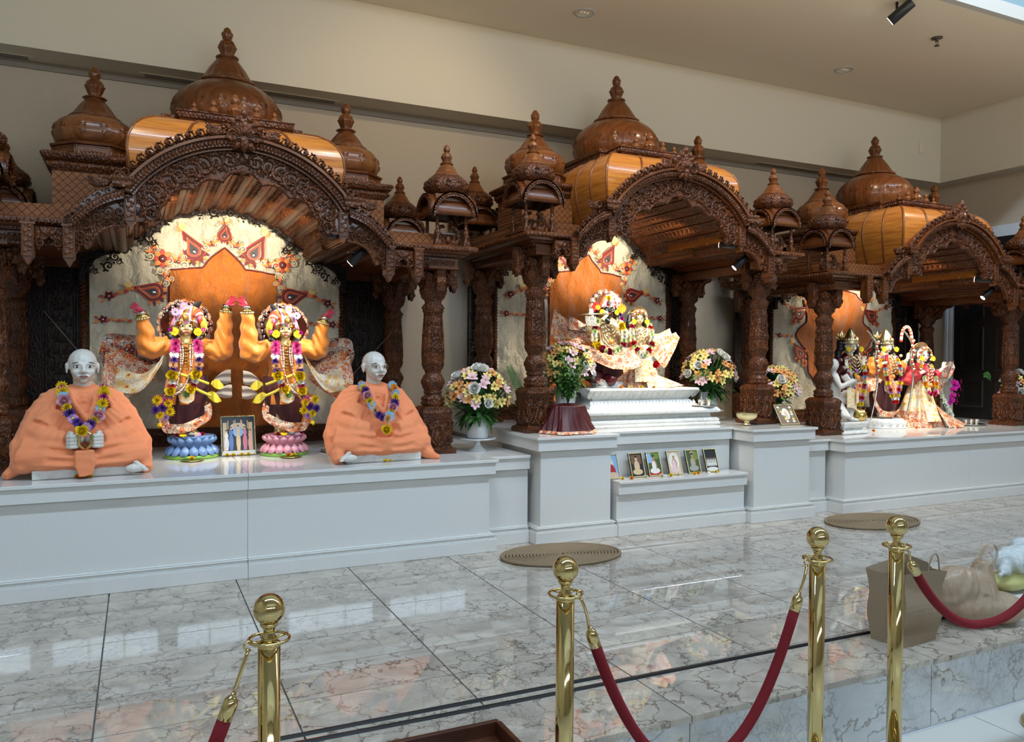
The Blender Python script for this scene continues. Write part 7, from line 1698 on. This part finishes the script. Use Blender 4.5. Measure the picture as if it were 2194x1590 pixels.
for z in (.070, .077, .034): m.box(-.115, -.02, -.1008, -.1002, z, z + .004)
m.build('print', MAT['black_paint'], Tx)
Ty = thing('yellow_bag', 'small crumpled yellow bag on the white carton at the right edge', 'bag', (3.915, 2.44, .106), 0)
m = MB(); m.sph((-.04, 0, .045), (.13, .08, .048), 14, 9); m.sph((.05, 0, .05), (.10, .08, .05), 14, 9); b = blob(m, .009, 3); b.v = [(x, y, max(z, .002)) for x, y, z in b.v]; b.build('bag_body', plain('pale_yellow', (.55, .52, .20), .6), Ty)
Tz = thing('clear_plastic_bag', 'crumpled clear plastic bag lying on top at the right edge', 'bag', (3.925, 2.44, .190), 0)
m = MB(); m.sph((0, 0, .06), (.14, .09, .06), 16, 10); m.sph((.08, 0, .10), (.09, .07, .06), 14, 9); m.tube([(-.1, -.02, .03), (-.19, -.05, .015)], [.03, .012], 8); b = blob(m, .009, 3); foldify(b, .007, lambda v: np.sin(70 * v[:, 0] + 50 * v[:, 2] + 4 * np.sin(40 * v[:, 1]))); b.v = [(x, y, max(z, .002)) for x, y, z in b.v]; b.build('bag_body', MAT['clear_plastic'], Tz)
# thin strings tied from the columns to the curtain frame
for p0, p1, lb in (((-.55, 5.95, 1.52), (-.31, 5.98, 1.20), 'thin string slanting beside the left curtain frame, lower one'), ((1.78, 5.92, 1.42), (1.45, 5.98, 1.05), 'thin string slanting from the right rear column of the left shrine')):
    tag(MB().tube([p0, p1], .0014, 4).build('string', plain('string', (.42, .34, .26), .6)), lb, 'string')
# ================================================================ STANCHIONS AND ROPES
def make_stanchion(label, loc):
    t = thing('rope_stanchion', label, 'stanchion', loc, group='brass rope stanchions')
    MB().lathe([(.155, 0), (.16, .006), (.158, .016), (.12, .03), (.06, .045), (.034, .06), (.03, .075)], 48).build('base', MAT['brass'], t)
    MB().lathe([(.0255, .06), (.0255, .852)], 32).build('pole', MAT['brass'], t)
    r = MB()
    r.lathe([(.026, .85), (.028, .853), (.028, .858), (.02, .864)], 32)
    r.tube([(.046 * math.cos(a), .046 * math.sin(a), .868) for a in [2 * math.pi * k / 36 for k in range(36)]], .0038, 8, closed=True)
    for k in range(4):
        a = math.pi / 2 * k + .4; r.tube([(.015 * math.cos(a), .015 * math.sin(a), .866), (.046 * math.cos(a), .046 * math.sin(a), .868)], .003, 6)
    r.build('hook_ring', MAT['brass'], t)
    MB().lathe([(.017, .858), (.0165, .872), (.013, .88), (.0125, .89), (.017, .897), (.021, .900), (.021, .905), (.017, .909)] + [(.0365 * math.cos(a), .937 + .0365 * math.sin(a)) for a in [R(-58 + 148 * k / 14) for k in range(15)]][:-1] + [(.0015, .9735)], 36).build('ball_finial', MAT['brass'], t)
    return t
SX = [(.2765, 1.894), (1.079, 1.914), (2.030, 1.909), (2.43, 1.927), (3.46, 1.93)]
st = make_stanchion('brass stanchion with ball top nearest the left, one rope falling left', (*SX[0], LF))
for p, lb in zip(SX[1:], ('brass stanchion with ball top in front of the round jute mat below the middle pier', 'brass stanchion where the long sagging rope ends, just left of another', 'brass stanchion with ball top in front of the brown paper bag', 'brass stanchion mostly outside the frame, only its round foot showing at the right edge')):
    q = dup(st, (*p, LF), label=lb)
def rope(label, A, B, sag, n=40, zt=.575):
    A = Vector((*A, zt)); B = Vector((*B, zt)); d = (B - A); d.z = 0; L = d.length; d.normalize()
    ctr = A.copy(); t = thing('velvet_rope', label, 'rope', A, group='red velvet ropes')
    def P(u): return Vector((*(A + d * (.055 + (L - .11) * u)).xy, zt - .035 - sag * (1 - abs(2 * u - 1) ** 2.3))) - A
    pts = [P(k / n) for k in range(n + 1)]
    # trim for end caps
    MB().tube(pts[2:-2], .0165, 14).build('rope_sleeve', MAT['velvet'], t)
    for s_, e in ((0, 1), (1, -1)):
        a = pts[2] if s_ == 0 else pts[-3]; q = pts[1] if s_ == 0 else pts[-2]
        ax = (q - a).normalized(); Mq = Matrix.Translation(a - ax * .006) @ ax.to_track_quat('Z', 'Y').to_matrix().to_4x4()
        MB().lathe([(.0172, 0), (.0172, .036), (.015, .046), (.010, .052), (.006, .055), (.0055, .062)], 20, M=Mq).build('end_cap', MAT['brass'], t)
        top = Vector((0, 0, 0)) + (d * .047 if s_ == 0 else (B - A) - d * .047); top.z = .002
        e0 = a + ax * .052
        m = MB(); m.tube(spline([e0, e0 + (top - e0) * .5 + Vector((0, -.006, 0)), top + Vector((0, 0, -.012))], 8), .0045, 8)
        m.tube([top + d * (.011 * math.cos(k)) + Vector((0, 0, .011 * math.sin(k) - .006)) for k in [2 * math.pi * j / 16 for j in range(14)]], .003, 6)
        m.build('snap_hook', MAT['brass'], t)
    return t
rope('long red velvet rope sagging between the two middle stanchions', SX[1], SX[2], .545)
rope('red velvet rope sagging in front of the paper and plastic bags', SX[3], SX[4], .31)
rope('red velvet rope falling to the left from the leftmost stanchion', (SX[0][0] - .98, SX[0][1] - .16), SX[0], .56)

# ---------------------------------------------------------------- things on the floor
def jute(): 
    t = NT('jute'); c = t.co((1, 1, 1)); n = t.noise(c, 160, 3); n2 = t.noise(c, 9, 2)
    t.set(base=t.mix(n, (.15, .10, .055), (.36, .26, .155)), rough=.95); t.bump(n, .6, .004)
jute()
def make_mat(loc, rz, label, a=.385, b=.25):
    t = thing('jute_mat', label, 'mat', loc, rz, 'round jute mats')
    m = MB(); pts = []; turns = 17
    for k in range(turns * 34):
        q = k / (turns * 34 - 1); th = 2 * math.pi * turns * q; rad = .03 + .97 * q
        pts.append((a * rad * math.cos(th), b * rad * math.sin(th), .008 + .0012 * math.sin(th * 19)))
    m.tube(pts, .0095, 5); m.build('braid_coil', MAT['jute'], t)
    MB().tube([(a * math.cos(k), b * math.sin(k), .011) for k in [2 * math.pi * j / 72 for j in range(72)]], .011, 6, closed=True).build('braid_border', MAT['jute'], t)
    return t
m1 = make_mat((2.385, 4.285, 0), R(-6), 'oval jute mat on the floor in front of the middle altar pier')
dup(m1, (5.03, 4.205, 0), R(-4), label='oval jute mat on the floor in front of the right altar plinth')
for pts, lb in (([(-.9, 2.605, .004), (1.66, 2.585, .004)], 'shorter black cable strip lying on the marble floor, nearer the altar'), ([(-.9, 2.565, .004), (1.2, 2.528, .004), (3.95, 2.492, .004)], 'long black cable strip lying on the marble floor nearer the step edge')):
    m = MB(); P = [Vector(p) for p in pts]
    for a, b_ in zip(P, P[1:]):
        d = (b_ - a).normalized(); n_ = Vector((-d.y, d.x, 0)) * .0085
        m.add([a - n_ - Vector((0, 0, .004)), b_ - n_ - Vector((0, 0, .004)), b_ - n_ * .6 + Vector((0, 0, .005)), a - n_ * .6 + Vector((0, 0, .005)), a + n_ * .6 + Vector((0, 0, .005)), b_ + n_ * .6 + Vector((0, 0, .005)), b_ + n_ - Vector((0, 0, .004)), a + n_ - Vector((0, 0, .004))], [(0, 1, 2, 3), (3, 2, 5, 4), (4, 5, 6, 7), (7, 6, 1, 0)], 0, False)
    tag(m.build('cable_strip', MAT['black_plastic']), lb, 'cable', 'black cable strips on the floor')
# wooden tray at the bottom of the picture
t = thing('wooden_tray', 'dark wooden tray on the marble floor at the bottom edge', 'tray', (.80, 2.165, 0))
wood('wood_tray', (.05, .014, .007), (.13, .04, .017), .25)
for nm, bx in (('bottom', (-.25, .25, -.16, .16, 0, .010)), ('rim', (-.262, .262, .15, .168, .0, .055)), ('rim', (-.262, .262, -.168, -.15, 0, .055)), ('rim', (.25, .268, -.15, .15, 0, .055)), ('rim', (-.268, -.25, -.15, .15, 0, .055))):
    MB().box(*bx).build(nm, MAT['wood_tray'], t, bevel=.003)
